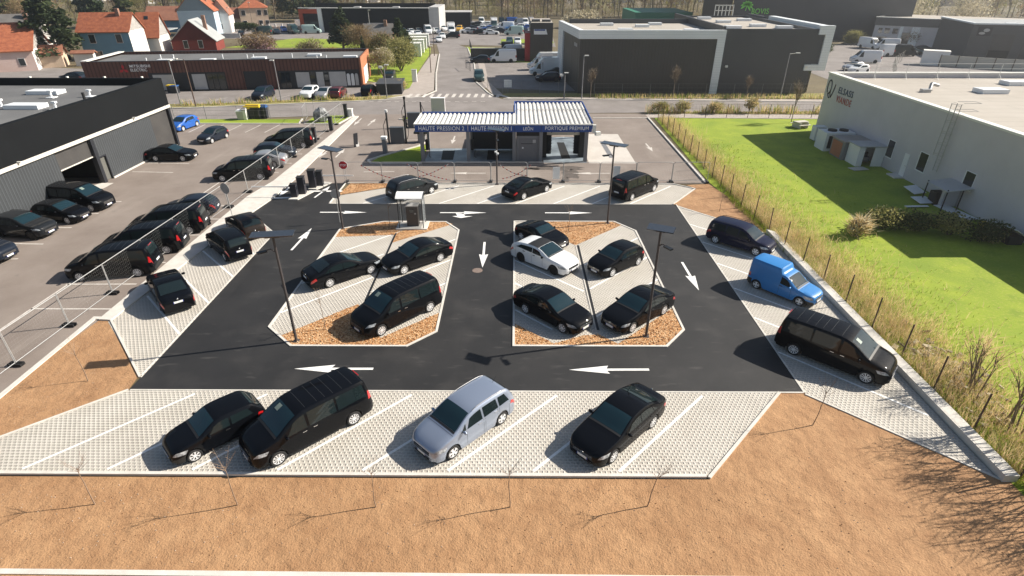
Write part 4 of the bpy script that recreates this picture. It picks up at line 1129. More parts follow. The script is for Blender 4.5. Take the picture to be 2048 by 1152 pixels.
round_sign(-21.75, 40.3, 2.45, R(-20), 'grey back of a round sign standing at the site fence', .42)
round_sign(-13.3, 39.6, 2.3, R(8), 'grey round sign plate behind the far left lamp post', .36)

# site fence of mesh panels
def heras(w, h, round_=False):
    fr = MB(); r = .024
    if round_:
        k = .16; fr.path([(0, 0, .05), (0, 0, h - k), (k * .3, 0, h - k * .3), (k, 0, h), (w - k, 0, h), (w - k * .3, 0, h - k * .3), (w, 0, h - k), (w, 0, .05)], r, 6)
    else:
        for x in (0, w): fr.tube((x, 0, .05), (x, 0, h), r, 6)
        fr.tube((0, 0, h - .02), (w, 0, h - .02), r, 6)
    fr.tube((0, 0, .16), (w, 0, .16), r * .8, 6)
    me = MB(); n = int(w / .14)
    for i in range(1, n): x = w * i / n; me.tube((x, 0, .16), (x, 0, h), .0017, 3, cap=False)
    for i in range(1, 9): z = .16 + (h - .16) * i / 9; me.tube((0, 0, z), (w, 0, z), .0017, 3, cap=False)
    return fr.mesh('frame', M_STEEL, 40), me.mesh('mesh', M_STEEL)


def fence_run(p0, p1, n, h, label, group, round_=False, jitter=.0, first_lab=None):
    p0 = Vector((p0[0], p0[1])); p1 = Vector((p1[0], p1[1])); w = (p1 - p0).length / n; d = (p1 - p0).normalized(); a = math.atan2(d.y, d.x)
    fm, mm = heras(w - .06, h, round_)
    ft = MB(); ft.cbox(0, 0, .07, .22, .66, .14); fo = ft.mesh('foot', M_BLACK)
    for i in range(n):
        p = p0 + d * (w * i + .03)
        t = thing('fence_panel', label(i), 'fence panel', (p.x, p.y, .03), a + rnd.uniform(-jitter, jitter), group)
        link('frame', fm, t); link('wire_mesh', mm, t); link('foot', fo, t, (0, 0, 0)); link('foot', fo, t, (w - .06, 0, 0))


fence_run((-24.3, 18.3), (-23.1, 42.6), 7, 1.95, lambda i: 'mesh fence panel between hangar yard and left bays, %s' % ('at the picture edge', 'beside the bare soil bed', 'next after the soil bed', 'behind the nearest black van', 'behind the middle black van', 'behind the farthest of three vans', 'by the round sign')[i], 'site fence panels along the left bays')
fence_run((-23.1, 42.7), (-22.2, 74), 9, 1.95, lambda i: 'mesh fence panel on the concrete strip, %s' % ('level with the near boom', 'level with the far boom', 'behind the fifth black van', 'behind the silver saloon', 'behind the dark blue hatchback', 'behind the farthest black van', 'beside the dark bollard', 'by the painted arrows of the entrance', 'beside the boulder lawn')[i], 'site fence panels along the entrance lane')
fence_run((-15.2, 48.85), (17.3, 49.0), 10, 1.85, lambda i: 'rounded mesh fence panel before the car wash, %s' % ('next to the stop sign', 'with a red and white tape cross', 'behind the dark grey minivan', 'left of the slim lamp post', 'right of the slim lamp post', 'behind the middle saloon', 'hung with the left paper notice', 'hung with the right paper notice', 'behind the van at the row end', 'next to the kerb by the wire fence')[i], 'mesh fence panels before the car wash', True)
t = thing('fence_panel', 'mesh fence panel standing open at the yard gate by the street', 'fence panel', (-26.4, 71.2, 0), R(100)); fm, mm = heras(3.3, 1.95); link('frame', fm, t); link('wire_mesh', mm, t)
t = thing('fence_panel', 'mesh fence panel closing the edge of the boulder lawn', 'fence panel', (-26.4, 75.5, 0), R(4)); link('frame', fm, t); link('wire_mesh', mm, t)
def tape(p, q, label):
    p = Vector(p); q = Vector(q); n = 8; pts = [p.lerp(q, i / n) - Vector((0, 0, .25 * math.sin(math.pi * i / n))) for i in range(n + 1)]
    b = MB()
    for a, c in zip(pts, pts[1:]): b.add([a - Vector((0, 0, .04)), c - Vector((0, 0, .04)), c + Vector((0, 0, .04)), a + Vector((0, 0, .04))], [(0, 1, 2, 3)])
    tag(b.build('barrier_tape', M_TAPE), label, 'tape', 'red and white tapes on the fence')


tape((-13.7, 48.75, 1.6), (-10.2, 48.75, .3), 'red white tape sagging down the fence panel by the stop sign'); tape((-9.6, 48.75, 1.75), (-5.9, 48.75, .3), 'red white tape falling to the right in the tape cross')
tape((-5.9, 48.74, 1.75), (-9.6, 48.74, .4), 'red white tape falling to the left in the tape cross'); tape((-1.4, 48.75, 1.7), (1.0, 48.75, .7), 'red white tape starting at the slim lamp post'); tape((1.4, 48.75, 1.7), (-1.2, 48.75, .4), 'red white tape rising toward the middle saloon')
tag(MB().cbox(3.65, 48.72, .95, .62, .02, 1.1).build('paper_notice', M_WHITE), 'blank white notice hung on the fence, left of two', 'notice', 'white notices')
tag(MB().cbox(9.0, 48.72, 1.05, .6, .02, 1.1).build('paper_notice', M_WHITE), 'blank white notice hung on the fence behind the far right lamp post', 'notice', 'white notices')

# concrete ledge and wire fence on the right
lg = MB(); n = 14
lg.prism([(18.26, 14.9), (18.80, 14.9), (18.72, 37.3), (18.24, 37.8)], -.1, .33)
tag(lg.build('concrete_ledge', M_CONC, sharp=30), 'long low concrete retaining ledge between the bays and the wire fence', 'retaining wall')
t = thing('wire_fence', 'long wire fence on rusty posts along the lawn', 'fence', (0, 0, 0))
fx = lambda y: 19.0 - .9 * max(0, min(1, (y - 24) / 20)) * (1 if y < 60 else 1)
ys = [10 + 2.52 * i for i in range(26)]
for y in ys:
    MB().tube((fx(y) + rnd.uniform(-.03, .03), y, -.1), (fx(y) + rnd.uniform(-.06, .06), y, 2.0), .038, 5).build('post', M_RUST, t)
b = MB()
for a, c in zip(ys, ys[1:]):
    for z in (.45, .8, 1.15, 1.5, 1.85): b.tube((fx(a), a, z), (fx(c), c, z - .01), .0035, 3, cap=False)
    for k in range(1, 10): y = a + (c - a) * k / 10; b.tube((fx(y), y, .3), (fx(y), y, 1.85), .0025, 3, cap=False)
b.build('wires', M_RUST, t)

# young bare saplings
def sapling(x, y, h, seed, label, lean=(0, 0), group='young bare saplings'):
    r_ = random.Random(seed); t = thing('sapling', label, 'tree', (x, y, 0), 0, group); b = MB()
    p = Vector((0, 0, -.05)); pts = [p]
    for i in range(5): p = p + Vector((r_.uniform(-.03, .03) + lean[0] / 5, r_.uniform(-.03, .03) + lean[1] / 5, h * .7 / 5)); pts.append(p)
    for i, (a, c) in enumerate(zip(pts, pts[1:])): b.tube(a, c, .022 - .0022 * i, 6, .022 - .0022 * (i + 1))
    b.build('trunk', M_YOUNG, t); c = MB()
    for i in range(9):
        a = r_.uniform(0, 6.28); q = pts[-1] - Vector((0, 0, r_.uniform(0, h * .12))); e = q + Vector((math.cos(a) * h * .17, math.sin(a) * h * .17, h * r_.uniform(.12, .32)))
        c.tube(q, e, .008, 3, .003)
        for k in range(2): f = q.lerp(e, r_.uniform(.4, .9)); c.tube(f, f + Vector((r_.uniform(-.15, .15), r_.uniform(-.15, .15), r_.uniform(.05, .25))), .005, 3, .002)
    c.build('crown', M_YOUNG, t)


for x, y, h, lb, ln_ in ((-15.05, 13.68, 2.5, 'bare sapling in the foreground soil, leftmost, below the empty bays', (-.1, .1)), (-9.92, 13.69, 2.8, 'bare sapling with bushy twigs in front of the front row van', (0, 0)), (-4.94, 13.63, 2.4, 'bare sapling left of the silver minivan in the foreground soil', (0, 0)),
                         (-.15, 13.66, 2.7, 'bare sapling in the foreground soil below the gap right of the silver minivan', (0, 0)), (4.76, 13.73, 2.4, 'bare sapling bending right in the foreground soil by the bay corner', (.2, 0)), (12.56, 17.9, 2.6, 'bare sapling in the soil corner by the fence side van', (.1, 0)),
                         (-10.1, 25.0, 2.7, 'bare sapling in the wood chips of the left island', (-.05, 0)), (-19.9, 20.6, 2.5, 'bare sapling in the soil bed left of the lane corner', (-.05, .1)), (3.9, 38.0, 2.4, 'bare sapling in the far wood chips of the right island', (0, 0)), (16.2, 42.0, 2.4, 'bare sapling in the soil wedge by the wire fence', (0, 0)),
                         (-9.4, 38.9, 2.4, 'bare sapling in the wood chips left of the shelter', (0, 0))):
    sapling(x, y, h, int(abs(x * 31 + y)), lb, ln_)
# ---------------------------------------------------------------- car wash
t = thing('car_wash', 'open car wash with white ribbed roof and blue lettered fascia', 'car wash')
def rib_roof(x0, x1, y0, y1, z, pitch=.42):
    b = MB(); n = int((x1 - x0) / pitch); w = (x1 - x0) / n
    for i in range(n):
        a = x0 + w * i; q = [(a, z), (a + w * .45, z), (a + w * .55, z + .13), (a + w * .9, z + .13), (a + w, z)]
        for (xa, za), (xb, zb) in zip(q, q[1:]): b.add([(xa, y0, za), (xb, y0, zb), (xb, y1, zb), (xa, y1, za)], [(0, 1, 2, 3)])
    b.add([(x0, y0, z - .03), (x1, y0, z - .03), (x1, y1, z - .03), (x0, y1, z - .03)], [(3, 2, 1, 0)])
    return b
r_ = rib_roof(-9.7, -.05, 55.1, 59.9, 3.62).build('roof', M_RIBROOF, t)
rib_roof(-.05, 7.4, 55.1, 61.3, 3.66).build('roof', M_RIBROOF, t); rib_roof(-.05, 7.4, 61.36, 65.0, 3.70).build('roof', M_RIBROOF, t)
for x0, x1, nm in ((-9.75, -4.6, 'HAUTE PRESSION 2'), (-4.59, -.06, 'HAUTE PRESSION 1'), (-.05, 2.51, 'LEŌN'), (2.52, 7.42, 'PORTIQUE PREMIUM')):
    f = MB().box(x0, 54.98, 3.02, x1 - .03, 55.08, 3.68).build('fascia', M_BLUEF, t)
    w = {'LEŌN': .95}.get(nm, (x1 - x0) * .86)
    put_text(nm, w, M_TXTW, f, off=.008, loc= ((x0 + x1) / 2, 54.975, 3.36 if nm != 'LEŌN' else 3.38), rot=(R(90), 0, 0), height=.40)
b = MB(); b.box(-9.85, 54.95, 3.68, 7.5, 55.09, 3.78); b.box(-9.85, 55.1, 3.45, -9.75, 59.95, 3.78); b.build('roof_edge', M_COPING, t)
b = MB(); b.box(-9.7, 59.92, 3.3, -.1, 60.02, 3.86); b.box(-.15, 60.03, 3.4, -.06, 65.1, 3.95); b.box(-.05, 65.02, 3.3, 7.4, 65.12, 3.95); b.box(7.42, 55.1, 3.3, 7.5, 65.1, 3.90); b.build('roof_trim', M_BLUEF, t)
b = MB(); b.box(7.44, 54.7, 3.0, 7.75, 55.0, 3.75); b.cbox(7.95, 54.75, 2.95, .5, .35, .35, 0, .4); b.build('corner_bracket', M_COPING, t)
for x in (-9.2, -4.65, -.12, 2.5, 6.95):
    MB().box(x - .17, 55.12, 0, x + .17, 55.5, 3.02).build('post', M_STEELG, t)
    MB().box(x - .12, 59.4 if x < -.2 else 64.4, 0, x + .12, 59.7 if x < -.2 else 64.7, 3.6).build('post', M_STEELG, t)
b = MB(); b.box(-.1, 55.5, 0, 0.0, 64.4, 3.6); b.box(2.45, 55.5, 0, 2.55, 64.4, 3.6); b.build('side_wall', M_STEELG, t)
MB().box(.08, 55.3, 0, 2.42, 55.42, 2.55).build('technical_room_wall', M_STEELG, t); MB().box(.08, 55.34, 2.55, 2.42, 55.45, 3.6).build('technical_room_lintel', M_BLACK, t)
d = MB().box(.35, 55.27, .05, 2.2, 55.297, 2.3).build('door', mat('steel_door', (.165, .165, .175), .5), t)
b = MB(); b.box(.55, 55.255, 1.78, 1.7, 55.268, 1.83); b.build('louvre', M_BLACK, d); MB().cbox(.72, 55.25, 1.4, .16, .02, .16).build('badge', M_WHITE, d); MB().cbox(1.85, 55.25, 2.05, .3, .02, .3).build('notice', M_LGREY, d)
b = MB(); b.box(-4.55, 59.5, .1, -.2, 59.58, 2.2); b.build('screen_wall', M_DKFRAME, t)
g = thing('wash_portal', 'wash portal with dark brushes and a pale top bar inside the right bay', 'wash portal', (4.8, 57.2, 0))
MB().box(-1.7, -.3, 2.25, 1.7, .35, 2.85).build('top_bar', M_BEIGE, g)
for sx in (-1, 1):
    MB().box(sx * 1.95 - .3, -.5, 0, sx * 1.95 + .3, .6, 2.9).build('column', M_BLACK, g)
    b = MB()
    for k in range(14): b.tube((sx * 1.45, .1, .3 + k * .14), (sx * 1.45, .1, .34 + k * .14), .33 + .03 * (k % 2), 12)
    b.build('brush', mat('brush', (.01, .014, .022), .9), g)
b = MB(); b.box(-1.2, -.32, 2.48, -1.12, -.3, 2.58); b.box(1.12, -.32, 2.48, 1.2, -.3, 2.58); b.build('lamp', M_BLACK, g)
for x, lb in ((-8.85, 'leftmost'), (-4.3, 'second')):
    g = thing('wash_lance', 'black pressure wash hose box on the %s car wash post' % lb, 'lance', (x, 56.0, 0)); MB().box(-.12, -.2, 1.0, .14, .2, 2.0).build('hose_box', M_BLACK, g); b = MB(); b.path([(0.1, 0, 1.9), (.25, 0, .9), (.15, .1, .3), (.3, .2, .15)], .03, 5); b.build('hose', M_BLACK, g)
# vacuum stands
def vacuum(x, y, lab):
    g = thing('vacuum_stand', lab, 'vacuum stand', (x, y, 0), 0, 'vacuum stands left of the car wash')
    MB().box(-.75, -.12, 0, .75, .5, 1.75).build('cabinet', mat('vac_panel', (.09, .10, .11), .5), g)
    for sx in (-1, 1): MB().tube((sx * .95, 0, 0), (sx * .95, 0, 3.4 if sx < 0 else 3.0), .10, 8).build('mast', M_BLACK, g)
    b = MB()
    for sx in (-1, 1): b.path([(sx * .95, 0, 2.9), (sx * 1.35, -.2, 2.0), (sx * 1.3, -.25, 1.0), (sx * 1.1, -.1, .5)], .035, 5)
    b.build('hose', M_BLACK, g)
    MB().cbox(-.95, 0, 3.5, .25, .25, .25).build('mast_cap', M_WHITE if 'near' in lab else M_BLACK, g)


vacuum(-13.0, 62.0, 'grey vacuum stand between black masts, the near one of two'); vacuum(-12.3, 69.2, 'grey vacuum stand between black masts, the far one of two')
g = thing('mat_beater', 'grey pedestal with white top at the left end of the dark kerb', 'pedestal', (-13.6, 58.2, 0)); MB().box(-.22, -.22, 0, .22, .22, 1.5).build('column', M_STEELG, g); MB().box(-.28, -.28, 1.5, .28, .28, 1.75).build('head', M_WHITE, g)
g = thing('waste_bin', 'low dark bin beside the left car wash post', 'bin', (-10.3, 62.6, 0)); MB().box(-.5, -.4, 0, .3, .4, 1.0).build('body', M_STEELG, g); MB().box(-.9, -.45, 1.0, .7, .45, 1.2).build('lid', M_DKFRAME, g)
g = thing('price_board', 'leaning dark sign board at the vacuum lane', 'board', (-17.2, 60.5, 0)); MB().cbox(0, 0, .75, .5, .08, 1.5, 0, .9, .12).build('panel', M_DKFRAME, g); MB().cbox(0, .2, .6, .4, .05, 1.2, 0, .9, -.25).build('stand', M_STEEL, g)
g = thing('totem', 'white electricity cabinet behind the car wash roof', 'cabinet', (-10.3, 77.2, 0)); MB().box(-.9, -.3, 0, .9, .3, 1.9).build('body', M_WALLG, g); MB().box(-.95, -.35, 1.9, .95, .35, 2.0).build('lid', M_WHITE, g)

# ---------------------------------------------------------------- hangar on the left
t = thing('hangar', 'long dark hangar with black overhanging parapet and pale gutter', 'warehouse')
X0 = -37.0; XB = -80; Y0, Y1 = -4, 61.4
w = MB()
for a, b_ in ((Y0, 44.4), (48.95, 49.0), (49.85, Y1 - 3.6)): w.box(X0 - .35, a, .12, X0, b_, 3.98)
w.box(X0 - .35, 49.0, 2.15, X0, 49.85, 3.98)
w.box(XB, Y0, 0, XB + .3, Y1, 6.0); w.box(XB + .3, Y0, 0, X0 - .35, Y0 + .3, 6.0); w.box(XB + .3, Y1 - .3, 0, X0 - .35, Y1, 6.0)
w.build('wall', M_HANGAR, t)
b = MB(); b.box(X0 - .3, Y1 - 3.6, .1, X0 - .1, Y1 - .35, 3.98); b.build('smooth_panel', M_SHUT, t)
MB().box(X0 - .25, Y1 - .34, 0, X0 + .18, Y1, 4.15).build('column', M_DKFRAME, t); MB().box(X0 - .3, 48.55, 0, X0 + .12, 48.94, 3.98).build('column', M_DKFRAME, t)
b = MB(); b.box(X0 - .38, Y0, 4.28, X0 + .16, Y1 + .05, 6.95); b.box(XB, Y1 - .28, 5.9, X0 - .38, Y1 + .05, 6.95); b.box(XB, Y0, 5.9, X0 - .38, Y0 + .28, 6.95); b.build('parapet', M_FASCIA, t)
b = MB(); b.box(X0 - .30, Y0, 3.99, X0 + .22, Y1 + .1, 4.27); b.build('gutter', M_CONC, t)
b = MB(); b.box(X0 - .05, Y0, 0, X0 + .12, 44.3, .115); b.box(X0 - .05, 49.9, 0, X0 + .12, Y1 - .4, .115); b.build('plinth', M_CONC, t)
MB().box(XB + .3, Y0 + .3, 6.1, X0 - .4, Y1 - .3, 6.25).build('roof', M_ROOFG, t)
MB().box(X0 - .30, 44.4, 2.42, X0 - .18, 48.55, 3.98).build('roller_shutter', M_SHUT, t)
b = MB(); b.box(X0 - .17, 44.4, 2.36, X0 - .10, 48.5, 2.44); b.build('shutter_rail', M_CONC, t)
b = MB(); b.box(X0 - 8, 43, .02, X0 - 7.9, 50, 4); b.box(X0 - 8, 43, .02, X0 - .4, 43.1, 4); b.box(X0 - 8, 50, .02, X0 - .4, 50.1, 4); b.build('interior', M_VOID, t)
b = MB().sheet([(X0 - 2.2, 44.4), (X0 + .9, 44.6), (X0 + .9, 48.5), (X0 - .2, 48.5)], .03); b.build('threshold', M_CONC, t)
d = MB().box(X0 - .2, 49.02, .05, X0 - .12, 49.83, 2.13).build('door', M_DOORG, t); MB().cbox(X0 - .09, 49.15, 1.05, .04, .12, .05).build('handle', M_STEEL, d)
b = MB(); b.box(X0 + .002, 49.83, 0, X0 + .05, 49.95, 2.25); b.box(X0 + .002, 48.95, 2.14, X0 + .05, 49.83, 2.24); b.build('door_frame', M_DKFRAME, t)
for k in range(11): MB().box(-78 + k * 3.9, Y1 + .06, 6.75, -77.85 + k * 3.9, Y1 + .32, 7.05).build('coping_bracket', M_COPING, t)
for x, y, l in ((-41.2, 44.5, 2.6), (-41.0, 50.0, 3.0), (-44, 56.5, 3.0)): MB().box(x - l, y - .6, 6.26, x, y + .7, 6.6).build('skylight', M_SKYL, t)
for x, y in ((-40.2, 55), (-43.5, 54.5), (-39.5, 49.5), (-45, 50.5)):
    b = MB(); b.tube((x, y, 6.25), (x, y, 6.8), .1, 8); b.cbox(x, y, 6.3, .7, .7, .06); b.cbox(x, y, 6.85, .35, .3, .15); b.build('roof_vent', M_SKYL, t)
b = MB(); b.tube((-38.6, 52, 6.2), (-38.6, 52, 7.2), .12, 8); b.build('chimney', M_BLACK, t)
for y in (34.9, 40.6, 55.0):
    MB().cbox(X0 + .3, y, 4.32, .35, .16, .10).build('wall_light', M_COPING, t)

# ---------------------------------------------------------------- pale building on the right
t = thing('pale_building', 'long pale grey rendered building with lettered wall and flat roof', 'building')
PX = 35.7; PE = 85
w = MB(); w.box(PX, 36.0, 0, PX + .4, 68.0, 6.45); w.box(PX + .4, 67.6, 0, PE, 68.0, 6.45); w.box(PX, 26.0, 0, PX + .4, 35.99, 3.75); w.box(PX + .4, 36.0, 3.5, PE, 36.3, 6.45); w.box(PX + .4, 26, 0, PE, 26.3, 3.75)
w.build('wall', M_WALLG, t)
b = MB(); b.box(PX - .08, 35.9, 6.46, PX + .5, 68.1, 6.62); b.box(PX + .51, 67.55, 6.46, PE, 68.1, 6.62); b.box(PX - .08, 25.9, 3.76, PX + .5, 35.88, 3.92); b.build('coping', M_COPING, t)
b = MB(); b.box(PX + .41, 36.3, 5.95, PE, 67.5, 6.05); b.build('roof', M_ROOFB, t)
MB().box(PX + .41, 26.3, 3.2, PE, 35.9, 3.3).build('annex_roof', M_ROOFB, t)
for y0, y1, z0, z1 in ((52.9, 53.85, 1.12, 2.65), (48.1, 49.15, 1.27, 2.8), (42.45, 43.45, 1.62, 2.9)):
    f = MB(); f.box(PX - .05, y0 - .09, z0 - .09, PX - .002, y1 + .09, z0); f.box(PX - .05, y1, z0, PX - .002, y1 + .09, z1 + .05); f.box(PX - .03, y0 - .05, z0, PX - .002, y0, z1 + .05); f.box(PX - .03, y0, z1, PX - .002, y1, z1 + .05)
    fo = f.build('window', M_WHITE, t); MB().box(PX - .02, y0, z0, PX - .003, y1, z1).build('pane', M_PANE, fo)
d = MB().box(PX - .04, 50.42, .08, PX - .003, 51.1, 2.14).build('door', M_WHITE, t); MB().cbox(PX - .07, 50.52, 1.1, .05, .12, .04).build('handle', M_STEEL, d)
MB().box(PX - .9, 50.2, 0, PX - .01, 51.5, .12).build('step', M_CONC, t)
b = MB(); pts = [(0, 0), (.42, -1.1)]
lo = MB()
def ribbon(fn, n, w, mb, m=0):
    P = [Vector(fn(i / n)) for i in range(n + 1)]
    for i in range(n):
        a, c = P[i], P[i + 1]; d_ = (c - a); L = d_.length
        if L < 1e-5: continue
        d_ /= L; nn = Vector((-d_.y, d_.x)) * w / 2; c = c + d_ * .02
        mb.add([(PX - .03, -(q.x), q.y) for q in (a - nn, c - nn, c + nn, a + nn)], [(0, 1, 2, 3), (3, 2, 1, 0)], m)
# loop and tail of the emblem, drawn in wall coordinates (along the wall, height)
ribbon(lambda s: (-67.1 + .42 * math.cos(4.2 - s * 5.6) - .05, 5.15 + .72 * math.sin(4.2 - s * 5.6)), 22, .15, lo, 0)
ribbon(lambda s: (-67.25 + s * .55, 4.5 - .55 * math.sin(s * 1.7) + s * .1), 8, .15, lo, 0)
ribbon(lambda s: (-66.75 - .1 * s + .35 * s * s, 4.9 - .75 * s), 8, .15, lo, 1)
ribbon(lambda s: (-66.5 + .55 * s, 4.1 + 1.5 * s ** 1.5), 10, .16, lo, 2)
lo.build('emblem', [M_TXTN, M_TXTR, mat('letters_plum', (.16, .07, .10), .5)], t)
put_text('ELSASS', 3.0, M_TXTN, t, (PX - .03, 63.55, 5.18), (R(90), 0, R(-90)), .66, off=.004, sp=1.15); put_text('VIANDE', 3.1, M_TXTR, t, (PX - .03, 63.55, 4.28), (R(90), 0, R(-90)), .66, off=0, sp=1.22)
b = MB()
for y in (46.3, 46.8): b.tube((PX - .25, y, 1.9), (PX - .25, y, 7.4), .03, 5)
for k in range(19): b.tube((PX - .25, 46.3, 2 + k * .29), (PX - .25, 46.8, 2 + k * .29), .014, 4)
for z in (3.3, 4.2, 5.1, 6.0, 6.9, 7.4):
    q = [(PX - .25 - .62 * math.sin(math.pi * i / 8), 46.55 - .4 * math.cos(math.pi * i / 8), z) for i in range(9)]; b.path(q, .018, 4)
for i in (2, 4, 6): b.tube((PX - .25 - .62 * math.sin(math.pi * i / 8), 46.55 - .4 * math.cos(math.pi * i / 8), 3.3), (PX - .25 - .62 * math.sin(math.pi * i / 8), 46.55 - .4 * math.cos(math.pi * i / 8), 7.4), .014, 4)
for z in (6.9, 7.5): b.path([(PX - .2, 46.2, z), (PX + 1.2, 46.2, z), (PX + 1.2, 46.9, z), (PX - .2, 46.9, z)], .02, 4)
b.build('caged_ladder', M_STEEL, t)
b = MB()
for k in range(13):
    x = 37 + k * 3.5; b.tube((x, 67.4, 6.5), (x - .5, 66.2, 6.06), .02, 4); b.tube((x, 67.4, 6.1), (x, 67.4, 7.6), .025, 4)
for z in (7.05, 7.58): b.tube((37, 67.4, z), (PE, 67.4, z), .025, 4)
b.build('roof_railing', M_COPING, t)
for x, y in ((43, 45.5), (46, 58), (52, 62.5), (53, 47)): MB().box(x, y, 6.06, x + 2.6, y + 1.5, 6.45).build('skylight', M_SKYL, t)
b = MB(); b.tube((41.6, 59.3, 6.05), (42.1, 60, 6.7), .16, 8); b.tube((42.1, 60, 6.7), (42.9, 60.1, 6.5), .16, 8); b.cbox(41.0, 59, 6.2, .8, .6, .3); b.build('roof_duct', M_STEEL, t)
# things along its wall
g = thing('heat_pump', 'white outdoor cooling unit at the far corner of the pale building', 'cooling unit', (33.9, 63.6, 0)); MB().box(-.6, -.5, .1, .6, .5, 1.6).build('case', M_WHITE, g); MB().box(-.35, -.52, .2, .5, -.5, 1.5).build('grille', M_BLACK, g)
g = thing('air_conditioner', 'big white air conditioning unit with two roof fans against the pale wall', 'air conditioner', (33.9, 60.2, 0)); MB().box(-1.4, -1.0, 0, 1.6, 1.0, 1.9).build('case', M_WHITE, g)
for x in (-.4, .8): MB().disc((x, 0, 1.98), .45, (0, 0, 1), 16, .16).build('fan', M_BLACK, g)
MB().box(-1.1, -1.02, .3, .1, -1.0, 1.6).build('grille', M_BLACK, g)
g = thing('timber_shed', 'grey flat topped shed with rusty side beside the air conditioner', 'shed', (34.1, 57.3, 0)); MB().box(-1.3, -1.3, 0, 1.5, 1.2, 1.75).build('wall', M_STEELG, g); MB().box(-1.31, -.9, .1, -1.30, 1.0, 1.6).build('rusty_panel', M_ORANGECL, g); MB().box(-1.4, -1.4, 1.75, 1.55, 1.3, 1.85).build('roof', M_PATH, g)
g = thing('white_shed', 'open white box shed sheltering a compressor', 'shed', (34.4, 54.9, 0))
b = MB(); b.box(-1.2, .9, 0, 1.25, 1.0, 1.9); b.box(-1.25, -1.0, 0, -1.2, 1.0, 1.9); b.box(.2, -1.0, 0, 1.25, -.95, 1.85); b.box(-1.2, -1.0, 0, -.7, -.95, 1.85); b.build('wall', M_WHITE, g); MB().box(-1.4, -1.1, 1.9, 1.28, 1.1, 1.98).build('roof', M_LGREY, g)
g = thing('compressor', 'dark compressor standing inside the open white shed', 'compressor', (34.3, 54.9, 0)); MB().tube((-.5, 0, .45), (.5, 0, .45), .3, 10).build('tank', M_STEELG, g); MB().cbox(0, 0, .95, .5, .4, .4).build('motor', M_BLACK, g)
tag(MB().cbox(33.0, 53.0, .06, 1.6, .9, .05, 0, .2).build('board', M_BEIGE), 'flat beige board lying on the shaded grass by the white shed', 'board')
g = thing('lean_to', 'broken lean-to roof on thin posts against the pale wall', 'lean-to', (34.7, 43.4, 0))
MB().cbox(.1, 0, 1.75, 2.2, 2.6, .06, 0, 0, 0, -.12).build('roof', M_LGREY, g)
for x, y in ((-.9, -1.2), (-.9, 1.2), (.3, -1.2)): MB().tube((x, y, 0), (x, y, 1.75), .05, 5).build('post', M_BLACK, g)
MB().box(-.3, -.2, 0, .9, .1, 1.3).build('partition', M_WALLG, g); MB().cbox(-.2, .6, .5, .8, .8, 1.0).build('junk', M_BLACK, g)
for x, y, z, rz, rx, lb in ((34.2, 46.3, .35, .3, .25, 'white panel propped up at the far side of the lean-to'), (33.6, 44.2, .2, .1, .12, 'white panel lying low before the lean-to'), (34.8, 41.9, .05, .15, .0, 'long white panel lying flat at the near side of the lean-to'), (32.4, 43.0, .1, .05, .05, 'narrow pale plank in the shaded grass by the lean-to')):
    tag(MB().cbox(x, y, z, (1.1 if 'long' in lb else 1.3) if 'plank' not in lb else 1.9, (1.2 if 'plank' not in lb else .25) if 'long' not in lb else 3.2, .04, 0, rz, rx).build('loose_panel', M_WHITE), lb, 'panel', 'loose panels by the lean-to')
tag(MB().cbox(35.0, 39.2, .15, .7, .4, .3, 0, .5).build('yellow_crate', M_BLACK if False else M_YELLOW), 'small yellow crate in the shaded grass by the pale wall', 'crate')
g = thing('white_hatch', 'white lid tilted open on a dark box near the hedge', 'hatch', (34.8, 36.6, 0)); MB().cbox(0, 0, .3, 1.0, 1.5, .6).build('box', M_DKFRAME, g); MB().cbox(-.1, 0, .9, 1.1, 1.7, .05, 0, .2, 0, .5).build('lid', M_WHITE, g)
g = thing('picnic_table', 'wooden picnic table behind the corner of the pale building', 'table', (34.6, 69.5, 0), .3); MB().box(-.8, -.4, .7, .8, .4, .76).build('table_top', M_BEIGE, g)
for s_ in (-1, 1): MB().box(-.8, s_ * .75 - .14, .42, .8, s_ * .75 + .14, .46).build('bench', M_BEIGE, g); MB().cbox(s_ * .55, 0, .36, .08, 1.4, .68).build('leg', M_BEIGE, g)
# ---------------------------------------------------------------- big two tone building beyond the street
t = thing('business_hall', 'big dark business hall with white portal frame and grey wing', 'warehouse')
BX0, BX1, BX2 = 9.6, 30.5, 46.0; BY = 91.0; HZ = 9.0
w = MB(); w.box(BX0, BY, 0, BX1 - .6, BY + .4, HZ - 1.2); w.prism([(BX0, BY + .4), (BX0 + .4, BY + .4), (BX0 - .96, BY + 13.6), (BX0 - 1.36, BY + 13.6)], 0, HZ - 1.2); w.build('bronze_wall', M_BRONZE, t)
w = MB(); w.box(BX1 + .55, BY + .15, 0, BX2 - 1.3, BY + .5, HZ + .15); w.box(BX2 - 1.3, BY + .15, 4.3, BX2 - .3, BY + .5, HZ + .15); w.box(BX2 - 1.7, BY + .5, 0, BX2 - 1.3, BY + 30, HZ + .1); w.box(BX1 + .6, BY + 30, 0, BX2 - 1.2, BY + 30.4, HZ); w.build('grey_wall', M_GREYCL, t)
f = MB(); f.box(BX0 - .25, BY - .15, HZ - 1.2, BX1 + .55, BY + .45, HZ); f.box(BX1 - .6, BY - .15, 0, BX1 + .55, BY + .45, HZ - 1.2); f.prism([(BX0 - .25, BY + .45), (BX0 + .45, BY + .45), (BX0 - 1.35, BY + 18), (BX0 - 2.05, BY + 18)], HZ - 1.2, HZ); f.prism([(BX0 - 1.60, BY + 13.6), (BX0 - .90, BY + 13.6), (BX0 - 1.35, BY + 18), (BX0 - 2.05, BY + 18)], 0, HZ - 1.2); f.build('portal_frame', M_SILVCL, t)
